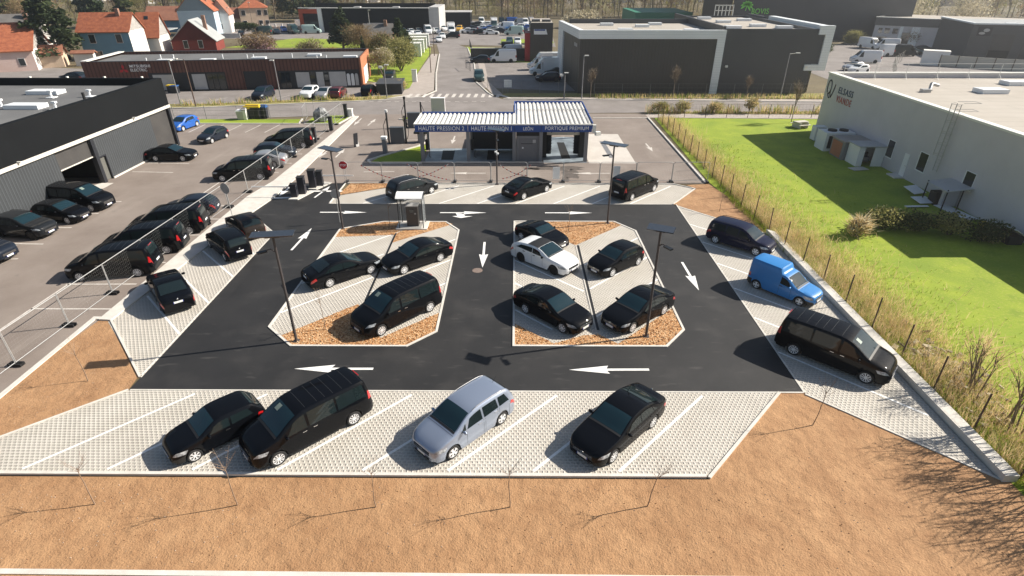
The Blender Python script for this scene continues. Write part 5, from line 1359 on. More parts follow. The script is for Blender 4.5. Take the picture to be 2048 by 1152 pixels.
f = MB(); f.box(BX2 - 1.29, BY - .1, HZ - .6, BX2 + .9, BY + .6, HZ + .6); f.box(BX2 - .28, BY - .1, 3.4, BX2 + .9, BY + .6, HZ - .6); f.box(BX2 - 2.3, BY - .1, 3.4, BX2 - .3, BY + .6, 4.25); f.box(BX2 - .28, BY + .6, HZ - .5, BX2 + .9, BY + 22, HZ + .5); f.build('corner_frame', M_SILVCL, t)
b = MB(); b.prism([(BX0 + .46, BY + .46), (BX1 + .2, BY + .46), (BX1 + .2, BY + 20), (BX0 - 1.5, BY + 20)], HZ - .7, HZ - .6); b.build('roof', M_ROOFB, t)
b = MB(); b.box(BX1 + .6, BY + .6, HZ - .5, BX2 - .3, BY + 30, HZ - .3); b.build('wing_roof', M_ROOFB, t)
b = MB(); b.box(BX1 + .21, BY + .5, HZ - .6, BX1 + .59, BY + 30, HZ + .45); b.box(BX0, BY + 20, HZ - 1.5, BX1 + .2, BY + 20.4, HZ + .1); b.box(BX2 - 1.2, BY + 22, HZ - .5, BX2 - .8, BY + 30, HZ + .4); b.build('parapet', M_GREYCL, t)
for x, y in ((16, 96), (26, 95), (20, 103), (14.5, 106), (23, 107)): MB().box(x, y, HZ - .59, x + 2.2, y + 1.1, HZ - .2).build('skylight', M_SKYL, t)
for x, y in ((33, 97), (38, 100), (35, 108), (41, 97), (40, 112), (34, 116)): MB().box(x, y, HZ - .29, x + 2.4, y + 1.2, HZ + .1).build('skylight', M_SKYL, t)
b = MB()
for k in range(6): b.tube((38.4 + k * .7, 121.1, HZ), (38.4 + k * .7, 121.1, HZ + 1.9), .1, 4)
b.tube((38.4, 121.1, HZ + 1.8), (42, 121.1, HZ + 1.8), .1, 4); b.tube((38.4, 121.1, HZ + .9), (42, 121.1, HZ + .9), .08, 4); b.build('roof_gate', M_COPING, t)
MB().box(BX2 - 1.28, BY + .9, 0, BX2 - .6, BY + 8, 3.35).build('glazing', M_PANE, t)
put_text('OMNITEC' if False else 'III', .01, M_TXTW, t, (BX0 + 5, BY + 5, 1), (0, 0, 0)) if False else None
b = MB()
for k in range(4): b.cbox(BX0 - .03 - .1025 * (2.2 + k * .6), BY + 2.2 + k * .6, 6.7, .02, .4, .5, 0, .102)
b.build('faded_lettering', M_LGREY, t)
MB().cbox(31.9, BY - .1, 4.0, .35, .3, .3).build('wall_light', M_COPING, t); MB().cbox(44.0, BY + .0, 3.9, .35, .3, .3).build('wall_light', M_COPING, t)
# smaller dark block with red side
t = thing('dark_annex_block', 'smaller dark block with a red side and white roof lettering board', 'building')
MB().box(3.0, 126, 0, 7.6, 138, 7.3).build('wall', M_BRONZE, t); MB().box(3.1, 126.1, 7.3, 7.5, 137.9, 7.4).build('roof', M_ROOFB, t)
b = MB(); b.box(1.9, 126.5, 0, 2.98, 132, 5.4); b.build('red_porch', M_REDCL, t)
b = MB(); b.add([(3.7, 125.95, 5.2), (6.5, 125.95, 5.2), (6.2, 125.95, 6.2), (3.7, 125.95, 6.2)], [(0, 1, 2, 3)]); b.build('sign_board', M_TXTW, t); b = MB(); b.box(3.8, 125.9, 5.9, 6.0, 125.94, 6.15); b.build('sign_stripe', M_BLUEF, t)
b = MB(); b.box(3.3, 128, 7.41, 5, 130, 7.8); b.box(5.4, 128, 7.41, 7.2, 129, 7.8); b.build('roof_unit', M_GREYCL, t)
t = thing('boundary_wall', 'low dark wall in front of the flat lawn beyond the white vans', 'wall'); MB().box(-9.8, 131.5, 0, 2.2, 132, 1.9).build('panel', M_BRONZE, t); MB().box(-9.9, 131.45, 1.9, 2.3, 132.05, 2.0).build('coping', M_CONC, t)
t = thing('utility_cabinet', 'tall dark cabinet on the low wall terrace', 'cabinet', (-2.2, 137, 0)); MB().box(-1.0, -.8, 0, 1.0, .8, 2.6).build('body', M_DKFRAME, t); MB().box(-1.05, -.85, 2.6, 1.05, .85, 2.7).build('lid', M_GREYCL, t)
tag(MB().box(-5.5, 139, 0, -3.6, 140, .5).build('white_bench', M_WHITE), 'white concrete bench on the flat lawn', 'bench')
# far hall with the palm emblem
t = thing('far_hall', 'huge dark grey hall with green palm emblem and lettering', 'warehouse')
FY = 168
MB().box(58.1, FY, 0, 106.3, FY + .6, 17).build('front_wall', M_GREYCL, t); w = MB(); w.box(50.4, FY + 1.2, 0, 58.09, FY + 1.8, 17); w.build('side_wall', M_BRONZE, t); MB().box(50.4, FY + 1.9, 16.4, 106, FY + 60, 16.6).build('roof', M_ROOFB, t)
MB().box(34, 178, 0, 50.3, 200, 6.2).build('low_wing', M_DGREEN, t)
put_text('BOVIS', 4.6, M_TXTG, t, (65.4, FY - .04, 7.1), (R(90), 0, 0), 1.35)
pm = MB(); pr_ = random.Random(4)
for k in range(9):
    a = R(205 - k * 32); q = [Vector((61.6, 0, 8.7))]
    L = 1.75
    for i in range(1, 6): s_ = i / 5; q.append(Vector((61.6 + math.cos(a) * L * s_, 0, 8.7 + math.sin(a) * L * .8 * s_ - .5 * s_ * s_)))
    for i in range(5):
        w0 = .27 * math.sin(math.pi * (i + .15) / 5.3) + .04; w1 = .27 * math.sin(math.pi * (i + 1.15) / 5.3) if i < 4 else .01
        d_ = (q[i + 1] - q[i]).normalized(); n_ = Vector((-d_.z, 0, d_.x))
        pm.add([(p.x, FY - .04, p.z) for p in (q[i] - n_ * w0, q[i + 1] - n_ * w1, q[i + 1] + n_ * w1, q[i] + n_ * w0)], [(0, 1, 2, 3)])
pm.add([(61.3, FY - .05, 7.2), (61.5, FY - .05, 7.2), (61.75, FY - .05, 8.7), (61.5, FY - .05, 8.7)], [(0, 1, 2, 3)])
pm.build('palm_emblem', M_TXTG, t)
# two buildings at the far right
t = thing('office_building', 'pale low office building with grey roof band beyond the far right yard', 'building', (92.5, 160, 0), R(-37))
MB().box(0, 0, 0, 21, .4, 4.4).build('wall', M_WALLG, t); MB().box(-.01, .41, 0, .4, 16, 4.4).build('wall', M_WALLG, t); MB().box(-.2, -.2, 4.41, 21.2, .6, 6.2).build('roof_band', M_GREYCL, t); MB().box(-.2, .61, 4.41, .6, 16, 6.2).build('roof_band', M_GREYCL, t); MB().box(.6, .6, 5.7, 40, 24, 5.8).build('roof', M_ROOFB, t)
b = MB(); b.box(-.25, -.25, 6.2, 21.25, .6, 6.35); b.build('coping', M_COPING, t)
for x0, x1, z0, z1 in ((1, 1.9, 2.6, 3.8), (2.4, 3.6, 2.6, 3.8), (4.2, 5.4, 2.6, 3.8), (1, 3.4, .4, 1.8), (6.5, 8.2, 0, 3.0), (14.5, 18.0, 0, 3.3)): MB().box(x0, -.06, z0, x1, -.003, z1).build('window', M_PANE, t)
MB().box(5.7, -.12, 0, 6.4, -.01, 4.3).build('pilaster', M_SILVCL, t); MB().box(8.3, -.12, 0, 10, -.01, 4.3).build('pilaster', M_SILVCL, t)
t = thing('workshop', 'dark grey workshop with two roller doors at the right edge', 'building', (98, 133, 0), R(-16))
MB().box(0, 0, 0, 45, .4, 6.6).build('wall', M_GREYCL, t); MB().box(0, .41, 0, .4, 20, 6.6).build('wall', M_GREYCL, t); MB().box(-.2, -.2, 6.6, 45, .5, 6.9).build('coping', M_SILVCL, t); MB().box(-.2, .51, 6.6, .4, 20, 6.9).build('coping', M_SILVCL, t); MB().box(.4, .5, 6.4, 45, 20, 6.5).build('roof', M_ZINC, t)
for x in (4.2, 10): MB().box(x, -.06, .0, x + 4, -.003, 4.8).build('roller_door', M_SHUT if x < 5 else M_LGREY if False else M_SHUT, t)
MB().box(4.3, -.09, 0, 8.1, -.065, 1.6).build('open_gap', M_VOID, t); MB().box(10.1, -.09, 4.1, 13.9, -.065, 4.7).build('door_panel', M_LGREY, t)
b = MB(); b.box(1.0, -.08, 4.4, 3.6, -.003, 6.2); sg = b.build('sign', M_DKFRAME, t); b = MB(); b.ell((2.6, -.1, 5.5), (.6, .02, .35)); b.ell((1.9, -.1, 4.9), (.6, .02, .25)); b.build('sign_mark', M_LGREY, sg)
for k in range(6): MB().box(7 + k * 4, 3, 6.51, 9 + k * 4, 4.2, 6.8).build('skylight', M_SKYL, t)
t = thing('site_cabin', 'white container cabin by the wooden screen at the far right', 'cabin', (ux(1862, 122), 122, 0), R(-30)); MB().box(-2.2, -1.2, 0, 2.2, 1.2, 2.6).build('body', M_WHITE, t); MB().box(-2.25, -1.25, 2.6, 2.25, 1.25, 2.7).build('roof', M_COPING, t)
t = thing('wooden_screen', 'long brown wooden screen beside the white cabin', 'screen', (ux(1884, 120), 120, 0), R(-32)); MB().box(-1, 0, 0, 14, .1, 2.0).build('panel', M_BEIGE, t)
for k in range(6): MB().box(-1 + k * 2.9, -.1, 0, -.85 + k * 2.9, -.003, 2.1).build('post', M_BARK, t)

# ---------------------------------------------------------------- brown timber building on the left
t = thing('timber_building', 'long low brown timber clad building with dark shop fronts', 'building', (-66.2, 91.2, 0), R(7.1))
L = 41.4; H = 4.45; D = 12.5
w = MB(); w.box(0, 0, 2.75, L, .3, H)
for a, b_ in ((0, 9.0), (20.5, 23.2), (26.6, 28.4), (L - .25, L)): w.box(a, 0, 0, b_, .3, 2.75)
w.build('front_wall', M_WOODCL, t)
b = MB(); b.box(L, .0, 0, L + .25, D, H); b.build('side_wall', M_ORANGECL, t); MB().box(0, D - .3, 0, L, D, H).build('rear_wall', M_WOODCL, t); MB().box(-.3, .31, 0, -.01, D, H).build('side_wall', M_WOODCL, t)
MB().box(0, .31, H - .5, L, D - .3, H - .4).build('roof', M_ROOFG, t); b = MB(); b.box(-.35, .31, H + .0, .6, D, H + .12); b.build('coping', M_COPING, t); b = MB(); b.box(.6, -.05, H, L + .25, .3, H + .07); b.box(.6, D - .3, H, L + .25, D + .05, H + .07); b.build('coping', M_GREYCL, t)
MB().box(9.0, .12, 0, 20.5, .28, 2.75).build('shop_front', M_DKFRAME, t); MB().box(28.4, .12, 0, L - .25, .28, 2.75).build('shop_front', M_DKFRAME, t); MB().box(23.2, .15, 0, 26.6, .28, 2.75).build('garage_door', M_DKFRAME, t)
for x0, x1 in ((9.6, 12.6), (15.4, 17.4), (31.2, 33.3), (34.4, 35.5), (36.4, 39.0)): MB().box(x0, .06, .15, x1, .117, 2.45).build('panel', M_LGREY, t)
for x0, x1 in ((17.6, 18.4), (18.5, 19.2), (19.3, 20.3), (28.7, 29.5), (29.6, 30.3), (33.4, 34.2), (35.6, 36.3)): MB().box(x0, .08, .12, x1, .117, 2.5).build('window', M_PANE, t)
for k in range(3):
    b = MB(); b.box(39.15 + k * .65, .06, .3, 39.65 + k * .65, .117, 1.9); b.ell((39.4 + k * .65, .09, 1.9), (.25, .025, .25)); b.build('poster', M_WHITE if k != 2 else M_LGREY, t)
put_text('MITSUBISHI', 3.0, M_TXTW, t, (8.2, -.03, 3.78), (R(90), 0, 0), .42); put_text('ELECTRIC', 2.4, M_TXTW, t, (7.9, -.03, 3.22), (R(90), 0, 0), .42)
lg_ = MB()
for k in range(3):
    a = R(90 + 120 * k); u = Vector((math.cos(a), math.sin(a))); l_ = .44; s1 = Vector((math.cos(a + R(30)), math.sin(a + R(30)))) * l_; s2 = Vector((math.cos(a - R(30)), math.sin(a - R(30)))) * l_
    c = Vector((5.7, 3.30)); q = [c, c + s2, c + s1 + s2, c + s1]
    lg_.add([(p.x, -.03, p.y) for p in q], [(0, 1, 2, 3)])
lg_.build('emblem', M_RED, t)
for x, y in ((10, 2.0), (16.5, 1.8), (24, 3), (32.2, 6), (38.5, 3)): MB().box(x, y, H - .39, x + 2.2, y + 1.1, H - .05).build('skylight', M_SKYL, t)
for x, y in ((9, 6), (11, 6), (8.5, 2), (12.5, 2.2), (19, 5), (23, 4.5), (24, 4.5), (30, 5), (34.5, 2.2), (36, 2.2)): MB().tube((x, y, H - .4), (x, y, H + .25), .1, 6).build('roof_vent', M_SKYL, t)
b = MB()
for k in range(3): b.box(L + .26, 2.5 + k * 2.0, .1, L + .3, 4.2 + k * 2.0, 2.6)
b.build('side_window', M_WHITE, t)

# ---------------------------------------------------------------- black hall in the background
t = thing('black_hall', 'long black showroom hall with orange corner frame far beyond the houses', 'building')
MB().box(-59, 190, 0, -26.5, 190.4, 6.6).build('front_wall', M_FASCIA, t); MB().box(-26.49, 190, 0, -23.4, 207, 6.9).build('grey_end', M_LGREY, t); MB().box(-66, 190.4, 5.9, -26.5, 207, 6.0).build('roof', M_ROOFG, t); MB().box(-66, 207, 0, -26.5, 207.4, 7.2).build('rear_parapet', M_FASCIA, t)
b = MB(); b.box(-66, 189.5, 5.2, -60.3, 190, 6.4); b.box(-66, 189.5, 0, -64.9, 190, 5.2); b.build('corner_frame', M_OCLAD, t); MB().box(-60.3, 189.5, 0, -59.05, 190.2, 6.5).build('white_pillar', M_WHITE, t); MB().box(-64.9, 190, 0, -60.3, 190.2, 5.2).build('glass_front', M_PANE, t)
b = MB(); b.box(-66, 189.4, 6.6, -26.4, 190, 6.8); b.build('coping', M_COPING, t)
for k, x in enumerate((-57, -50, -45, -38, -32)): MB().box(x, 193, 6.01, x + 2, 195, 6.9 if k % 2 else 6.5).build('roof_unit', M_LGREY, t)
MB().box(-45.5, 189.9, .2, -40.5, 189.99, 2.6).build('shutter', M_LGREY, t)
t = thing('garage_block', 'black flat garage block behind the end of the long black hall', 'garage'); MB().box(-24.8, 208, 0, -15.2, 216, 4.4).build('wall', M_FASCIA, t); MB().box(-25, 207.8, 4.4, -15.0, 216.2, 4.6).build('roof', M_LGREY, t)

# ---------------------------------------------------------------- houses
def house(x, y, rz, w, d, h, rh, wm, rm, label, gable='x', chim=True, wins=(), wm2=None, name='house', skylights=()):
    """local x along the front (towards the camera), ridge along x or y"""
    t = thing(name, label, 'house', (x, y, 0), R(rz), 'houses beyond the timber building')
    wb = MB(); wb.add([(-w / 2, 0, 0), (w / 2, 0, 0), (w / 2, 0, h), (-w / 2, 0, h)], [(0, 1, 2, 3)]); wb.add([(-w / 2, d, 0), (w / 2, d, 0), (w / 2, d, h), (-w / 2, d, h)], [(3, 2, 1, 0)])
    for sx in (-1, 1): wb.add([(sx * w / 2, 0, 0), (sx * w / 2, d, 0), (sx * w / 2, d, h), (sx * w / 2, 0, h)], [(0, 1, 2, 3) if sx > 0 else (3, 2, 1, 0)], 1)
    ov = .35
    if gable == 'x':
        for sx in (-1, 1): wb.add([(sx * w / 2, 0, h), (sx * w / 2, d, h), (sx * w / 2, d / 2, h + rh)], [(0, 1, 2), (2, 1, 0)], 1)
        q = [(-w / 2 - ov, -ov, h - ov * rh / (d / 2)), (w / 2 + ov, -ov, h - ov * rh / (d / 2)), (w / 2 + ov, d / 2, h + rh), (-w / 2 - ov, d / 2, h + rh), (w / 2 + ov, d + ov, h - ov * rh / (d / 2)), (-w / 2 - ov, d + ov, h - ov * rh / (d / 2))]
    elif gable == 'y':
        for yy in (0, d): wb.add([(-w / 2, yy, h), (w / 2, yy, h), (0, yy, h + rh)], [(0, 1, 2), (2, 1, 0)], 1)
        e = h - ov * rh / (w / 2)
        q = [(w / 2 + ov, -ov, e), (w / 2 + ov, d + ov, e), (0, d + ov, h + rh), (0, -ov, h + rh), (-w / 2 - ov, d + ov, e), (-w / 2 - ov, -ov, e)]
    wb.build('wall', [wm, wm2 or wm], t)
    r = MB()
    if gable == 'hip':
        e = [(-w / 2 - ov, -ov, h), (w / 2 + ov, -ov, h), (w / 2 + ov, d + ov, h), (-w / 2 - ov, d + ov, h)]; m = min(w, d) / 2; a = (-max(0, w / 2 - m), d / 2, h + rh); b_ = (max(.01, w / 2 - m), d / 2, h + rh)
        r.add(e + [a, b_], [(0, 1, 5, 4), (1, 2, 5), (2, 3, 4, 5), (3, 0, 4), (3, 2, 1, 0)])
    else:
        up = [(p[0], p[1], p[2] + .18) for p in q]
        r.add(q + up, [(6, 7, 8, 9), (9, 8, 10, 11), (0, 1, 7, 6), (1, 2, 8, 7), (2, 4, 10, 8), (4, 5, 11, 10), (5, 3, 9, 11), (3, 0, 6, 9), (3, 2, 1, 0), (5, 4, 2, 3)])
    ro = r.build('roof', rm, t)
    if chim: MB().box(w * .22, d * .38, h + rh * .4, w * .22 + .7, d * .38 + .7, h + rh + .9).build('chimney', M_BRICK, ro)
    for x0, x1, z0, z1 in wins:
        f = MB().box(x0 - .08, -.06, z0 - .08, x1 + .08, -.003, z1 + .08).build('window', M_RWHITE, t); MB().box(x0, -.09, z0, x1, -.063, z1).build('pane', M_PANE, f)
    for u, v_, s_ in skylights:
        if gable == 'x': yy = d / 2 * (1 - v_); MB().cbox(u * w / 2, yy, h + rh * (1 - v_) * 1 + .24, s_, s_, .06, 0, 0, math.atan2(rh, d / 2)).build('roof_window', M_PANE, ro)
    return t


W2 = lambda *xs: [(x, x + 1.0, .9, 2.2) for x in xs]
house(ux(221, 127.5), 127.5, 8, 9.8, 7.5, 5.6, 3.2, M_RBLUE, M_TILE, 'blue rendered house with orange tiled roof and gable end whitened as sunlit', 'x', True, [(-3, -1.9, 3.4, 5), (2.2, 3.3, 3.4, 5), (-2.6, -1.4, .6, 1.8)], M_RWHITE)  # wall colours carry the light: front bluer as shaded, gable whiter as sunlit
house(ux(303, 138), 138, 12, 4.2, 7.5, 3.6, 4.6, M_RWHITE, M_TILE, 'small white gabled house with steep orange roof beside the blue house', 'x', False, [], M_RWHITE, skylights=((-.1, .25, .8),))
house(ux(390, 142), 142, 12, 9.5, 8, 2.4, 4.2, M_RRED, M_ZINC, 'dark red gabled house with pale zinc roof', 'y', True, [(-2.2, -1.3, .8, 2.4), (1.0, 1.9, .8, 2.4)])
house(ux(400, 178), 178, 14, 9.5, 10, 6.6, 4.6, M_RPALE, M_TILE, 'tall pale blue gabled house with orange roof', 'y', True, [])
house(ux(446, 186), 186, 14, 4.6, 8, 5.4, 3.6, M_RWHITE, M_TILE2, 'white house with steep gable right of the tall pale blue house', 'y', False, [(-1, .2, 1.2, 2.6)])
house(ux(345, 190), 190, 6, 15, 9, 3.4, 3.4, M_RBLUE, M_TILE2, 'long low house with reddish brown roof behind the blue house', 'x', False, [], skylights=((.2, .3, 1.0),))
house(ux(476, 203), 203, 12, 6, 7, 3.2, 2.6, M_RCREAM, M_TILE2, 'low cream house with brown roof between white gable and hip roofed house', 'x', False, [(-1.5, -.3, .9, 2)], M_RWHITE)
house(ux(512, 203), 203, 22, 8.6, 9, 6.0, 3.0, M_RCREAM, M_TILE, 'cream two storey house with orange hip roof', 'hip', True, [(-3.6, -2.5, .9, 2.3), (-3.6, -2.5, 3.9, 5.3), (1.2, 2.3, .9, 2.3), (1.2, 2.3, 3.9, 5.3), (3.2, 4.2, .9, 2.3), (3.2, 4.2, 3.9, 5.3)])
house(ux(22, 112), 112, 24, 8.0, 13, 3.6, 4.2, M_RPINK, M_TILE, 'pink rendered house with long orange roof at the left edge', 'x', False, [(1.5, 2.4, 1, 2.2)], M_RWHITE)
house(ux(40, 124), 124, 24, 9, 11, 4.0, 4.6, M_RWHITE, M_SLATE, 'white house with grey slate roof and red chimney at the left edge', 'x', True, [(.5, 1.5, 2.6, 3.8), (2.6, 3.4, .8, 2)])
house(ux(100, 117), 117, 24, 4.5, 4, 2.4, 1.4, M_RCREAM, M_TILE2, 'low cream garage with brown roof between the pine and the white house', 'x', False, [])
house(ux(758, 140), 140, 4, 6.2, 6, 3.2, 2.6, M_BRICK, M_SLATE, 'small brick house with grey roof in the garden trees', 'x', True, [(-2, -1, .9, 2.2)])
house(ux(170, 119.5), 119.5, 10, 3.6, 1.0, 2.4, .3, M_RWHITE, M_TILE2, 'white garden wall house end below the pine', 'x', False, [], name='garden_shed')
t = thing('carport', 'pale flat carport roof on thin posts between the blue house and the pale blue house', 'carport', (-95.5, 158, 0), R(8)); MB().box(-6, 0, 3.1, 6, 6, 3.3).build('roof', M_ZINC, t)
for x in (-5.5, 0, 5.5): MB().tube((x, .3, 0), (x, .3, 3.1), .12, 5).build('post', M_LGREY, t)
for k in range(4):
    t = thing('container_cabin', 'white rental cabin beside the side road, %s in the row of four' % ('nearest', 'second', 'third', 'farthest')[k], 'cabin', (-23.4 - k * .3, 134 + k * 6.5, 0), R(6), 'row of white cabins'); MB().box(-2.5, -1.3, .1, 2.5, 1.3, 2.7).build('body', M_WHITE, t); MB().box(-2.6, -1.4, 2.7, 2.6, 1.4, 2.8).build('roof', M_COPING, t)
# pale blocks far behind the wood
for i, (x, y, w, h, m, lb) in enumerate(((-60, 420, 26, 12, M_RWHITE, 'pale block seen through the bare wood above the black hall'), (-20, 430, 22, 10, M_LGREY, 'grey block seen through the bare wood above the side road'), (30, 415, 30, 11, M_RWHITE, 'pale block seen through the bare wood above the small dark block'),
                                         (-120, 430, 26, 12, M_RCREAM, 'cream block far behind the cream hip roofed house'), (75, 425, 24, 12, M_RWHITE, 'pale block far behind the palm hall corner'), (-210, 400, 30, 12, M_RWHITE, 'white block far away at the upper left corner'))):
    t = thing('apartment_building', lb, 'building', (x, y, 0), 0, 'pale blocks behind the wood'); MB().box(-w / 2, 0, 0, w / 2, 10, h).build('wall', m, t); MB().box(-w / 2 - .3, -.3, h, w / 2 + .3, 10.3, h + .6).build('roof', M_TILE2 if i % 2 else M_ROOFG, t)
    for a in range(6):
        for b_ in range(3): MB().box(-w / 2 + (a + .3) * w / 6, -.1, 1.2 + b_ * 3.3, -w / 2 + (a + .75) * w / 6, -.003, 2.8 + b_ * 3.3).build('window', M_PANE, t)
# ---------------------------------------------------------------- vegetation
def leaf_cloud(mb, c, rad, n, size, r_, m=0, hollow=.35, flat=0.0, lo=-1.0):
    for _ in range(n):
        while True:
            d = Vector((r_.uniform(-1, 1), r_.uniform(-1, 1), r_.uniform(lo, 1)))
            if hollow < d.length < 1: break
        p = Vector((c[0] + d.x * rad[0], c[1] + d.y * rad[1], c[2] + d.z * rad[2])); s_ = size * r_.uniform(.5, 1.3)
        a = Vector((r_.uniform(-1, 1), r_.uniform(-1, 1), r_.uniform(-1, 1) * (1 - flat))).normalized() * s_
        b = a.orthogonal().normalized() * s_ * r_.uniform(.35, .8); b.rotate(Matrix.Rotation(r_.uniform(0, 6.28), 3, a.normalized()))
        mb.add([p - a, p + b * .8, p + a, p - b], [(0, 1, 2, 3)], m)


def twigs(mb, c, rad, n, ln, r_, th=.012, up=.5, m=0):
    for _ in range(n):
        d = Vector((r_.gauss(0, .42), r_.gauss(0, .42), r_.uniform(-.8, 1)))
        p = Vector((c[0] + d.x * rad[0], c[1] + d.y * rad[1], c[2] + d.z * rad[2]))
        v = Vector((d.x * 1.1 + r_.uniform(-.4, .4), d.y * 1.1 + r_.uniform(-.4, .4), up + r_.uniform(-.3, .5))).normalized() * ln * r_.uniform(.5, 1.3)
        s_ = v.orthogonal().normalized() * th; s_.rotate(Matrix.Rotation(r_.uniform(0, 6.28), 3, v.normalized()))
        mb.add([p - s_, p + s_, p + v], [(0, 1, 2)], m)


def limb(mb, p, v, r, depth, r_, tips, kids=3, shrink=.66, spread=.6):
    q = p + v; mb.tube(p, q, r, 5 if r > .05 else 3, r * .62, cap=False); tips.append(q)
    if depth == 0: return
    for k in range(kids):
        w = Vector(v).normalized() + Vector((r_.uniform(-1, 1), r_.uniform(-1, 1), r_.uniform(-.3, .8))) * spread
        limb(mb, p.lerp(q, r_.uniform(.6, 1)), w.normalized() * v.length * shrink * r_.uniform(.75, 1.2), r * .58, depth - 1, r_, tips, kids, shrink, spread)


def bush(name, x, y, rad, label, mts, n, size, seed, cat='shrub', z=None, tw=0, group=None, trunk=.12, hollow=.45):
    r_ = random.Random(seed); t = thing(name, label, cat, (x, y, 0), 0, group)
    b = MB(); h = rad[2] if z is None else z
    for k in range(5): a = r_.uniform(0, 6.28); b.tube((0, 0, -.1), (math.cos(a) * rad[0] * .5, math.sin(a) * rad[1] * .5, h * 1.1), trunk, 5, trunk * .3)
    b.build('trunk', M_BARK, t); c = MB()
    for k in range(7):
        a = r_.uniform(0, 6.28); q = r_.uniform(.0, .55); f = r_.uniform(.5, .75)
        cc = (math.cos(a) * rad[0] * q, math.sin(a) * rad[1] * q, h + rad[2] * r_.uniform(-.35, .4)); rr = tuple(k_ * f for k_ in rad)
        if n: leaf_cloud(c, cc, rr, n // 7, size, r_, r_.randrange(len(mts)), hollow)
        if tw: twigs(c, cc, rr, tw // 7, size * 4, r_, .03, m=r_.randrange(len(mts)))
    c.build('crown', mts, t)
    return t


# big pine by the houses
def pine(x, y, h, rad, seed, label, tiers=9, name='pine_tree', mts=None, n=260, size=.42):
    r_ = random.Random(seed); t = thing(name, label, 'tree', (x, y, 0)); b = MB(); b.tube((0, 0, -.2), (.3, .2, h * .95), .32, 8, .05); c = MB()
    for i in range(tiers):
        z = h * (.22 + .75 * i / (tiers - 1)); rr = rad * (1 - .75 * (i / (tiers - 1)) ** 1.3)
        for k in range(5 if i < tiers - 2 else 3):
            a = r_.uniform(0, 6.28); q = rr * r_.uniform(.35, .8); e = (math.cos(a) * q, math.sin(a) * q, z + r_.uniform(-.4, .5))
            b.tube((.1, .1, z - .6), e, .07, 4, .02); leaf_cloud(c, e, (rr * .42, rr * .42, .55 + h * .025), n // 5, size, r_, 0, .1, .55)
    b.build('trunk', M_BARK, t); c.build('crown', mts or M_LEAFD, t)
    return t


pine(-92, 121, 14, 5.6, 3, 'big dark spreading pine between the white and the blue house', 8, n=420, size=.5)
pine(ux(687, 146), 146, 8.5, 3.6, 5, 'dense dark conifer behind the timber building', 9, 'conifer', n=420)
pine(ux(803, 131), 131, 7.0, 2.8, 8, 'dark evergreen tree beside the white rental cabins', 8, 'conifer', n=360)
pine(ux(729, 122), 122, 4.4, .9, 9, 'slim young dark conifer before the brown twig bush', 7, 'conifer', n=140, size=.22)
pine(-78, 250, 17, 6, 12, 'broad dark conifer beyond the hip roofed house', 9, 'conifer', n=300, size=.8)
pine(-118, 236, 17, 6, 13, 'dark conifer behind the tall pale blue house', 9, 'conifer', n=300, size=.8)
pine(-140, 205, 13, 5, 14, 'dark conifer behind the long low house', 9, 'conifer', n=300, size=.7)
bush('flowering_shrub', ux(525, 130), 130, (5.4, 3.4, 2.5), 'wide pink blossoming shrub behind the timber building roof', [M_BLOSS, M_TWIGC], 5200, .17, 3, z=2.9, tw=900)
bush('bare_shrub', ux(724, 136), 136, (4.0, 3.2, 3.2), 'round pale brown twig bush right of the dark conifer', [M_TWIGC], 2600, .16, 4, z=3.3, tw=3000)
bush('bare_shrub', ux(625, 133), 133, (4, 2.5, 1.9), 'grey brown thicket left of the dark conifer', [M_TWIG, M_TWIGG], 1300, .16, 5, z=1.9, tw=1500)
bush('bare_shrub', ux(668, 124), 124, (2.6, 1.6, 1.4), 'orange twiggy shrub above the timber building roof', [M_ORTWIG], 1200, .14, 6, z=1.6, tw=1400)
bush('garden_tree', ux(803, 113), 113, (4.2, 4.0, 3.0), 'dark olive garden tree beside the side road', [M_TWIGG, M_LEAFM], 4200, .20, 7, z=3.6, tw=2600)
bush('garden_tree', ux(765, 124), 124, (3.4, 3, 2.6), 'brown green garden tree before the brick house', [M_TWIGC, M_LEAFM], 2000, .2, 8, z=3.6, tw=1600)
bush('flowering_tree', ux(768, 106), 106, (2.6, 2.0, 1.9), 'pale yellow blossoming tree at the timber building corner', [M_WBLOSS, M_TWIGG], 2400, .15, 9, z=3.0, tw=1000)
bush('bare_shrub', -97, 104, (3, 2, 1.3), 'dark hedge shrub at the left end of the timber building', [M_HEDGE], 1200, .2, 10, z=1.2)
bush('flowering_shrub', -41.5, 67.3, (.9, .8, .9), 'small pink blossoming shrub behind the hangar corner', [M_BLOSS], 500, .12, 11, z=3.9) if False else None
bush('hedge', ux(490, 193), 193, (7, 1.4, 1.5), 'clipped dark green hedge before the cream house', [M_HEDGE], 2200, .25, 12, 'hedge', z=1.2)
bush('flowering_tree', ux(305, 150), 150, (2.4, 2, 1.5), 'pale pink blossoming tree behind the small white house', [M_BLOSS, M_WBLOSS], 900, .2, 13, z=5)
bush('willow', -141, 262, (5, 5, 7), 'bright yellow green willow at the upper left', [M_LEAFY], 2600, .5, 14, 'tree', z=10)
bush('bare_tree', -128, 160, (6, 5, 4.5), 'round brown bare tree at the upper left corner', [M_TWIGC], 1600, .25, 15, 'tree', z=6, tw=2600)
bush('garden_shrub', -19.0, 93.4, (2.0, 1.2, .9), 'dry bushy plants around the walled corner bed', [M_STRAW, M_TWIGG], 700, .14, 16, z=.9, tw=500)
bush('white_blossom_bush', 21, 205, (7, 4, 3), 'white blossoming bush behind the two tone hall', [M_WBLOSS], 1600, .4, 17, z=3)
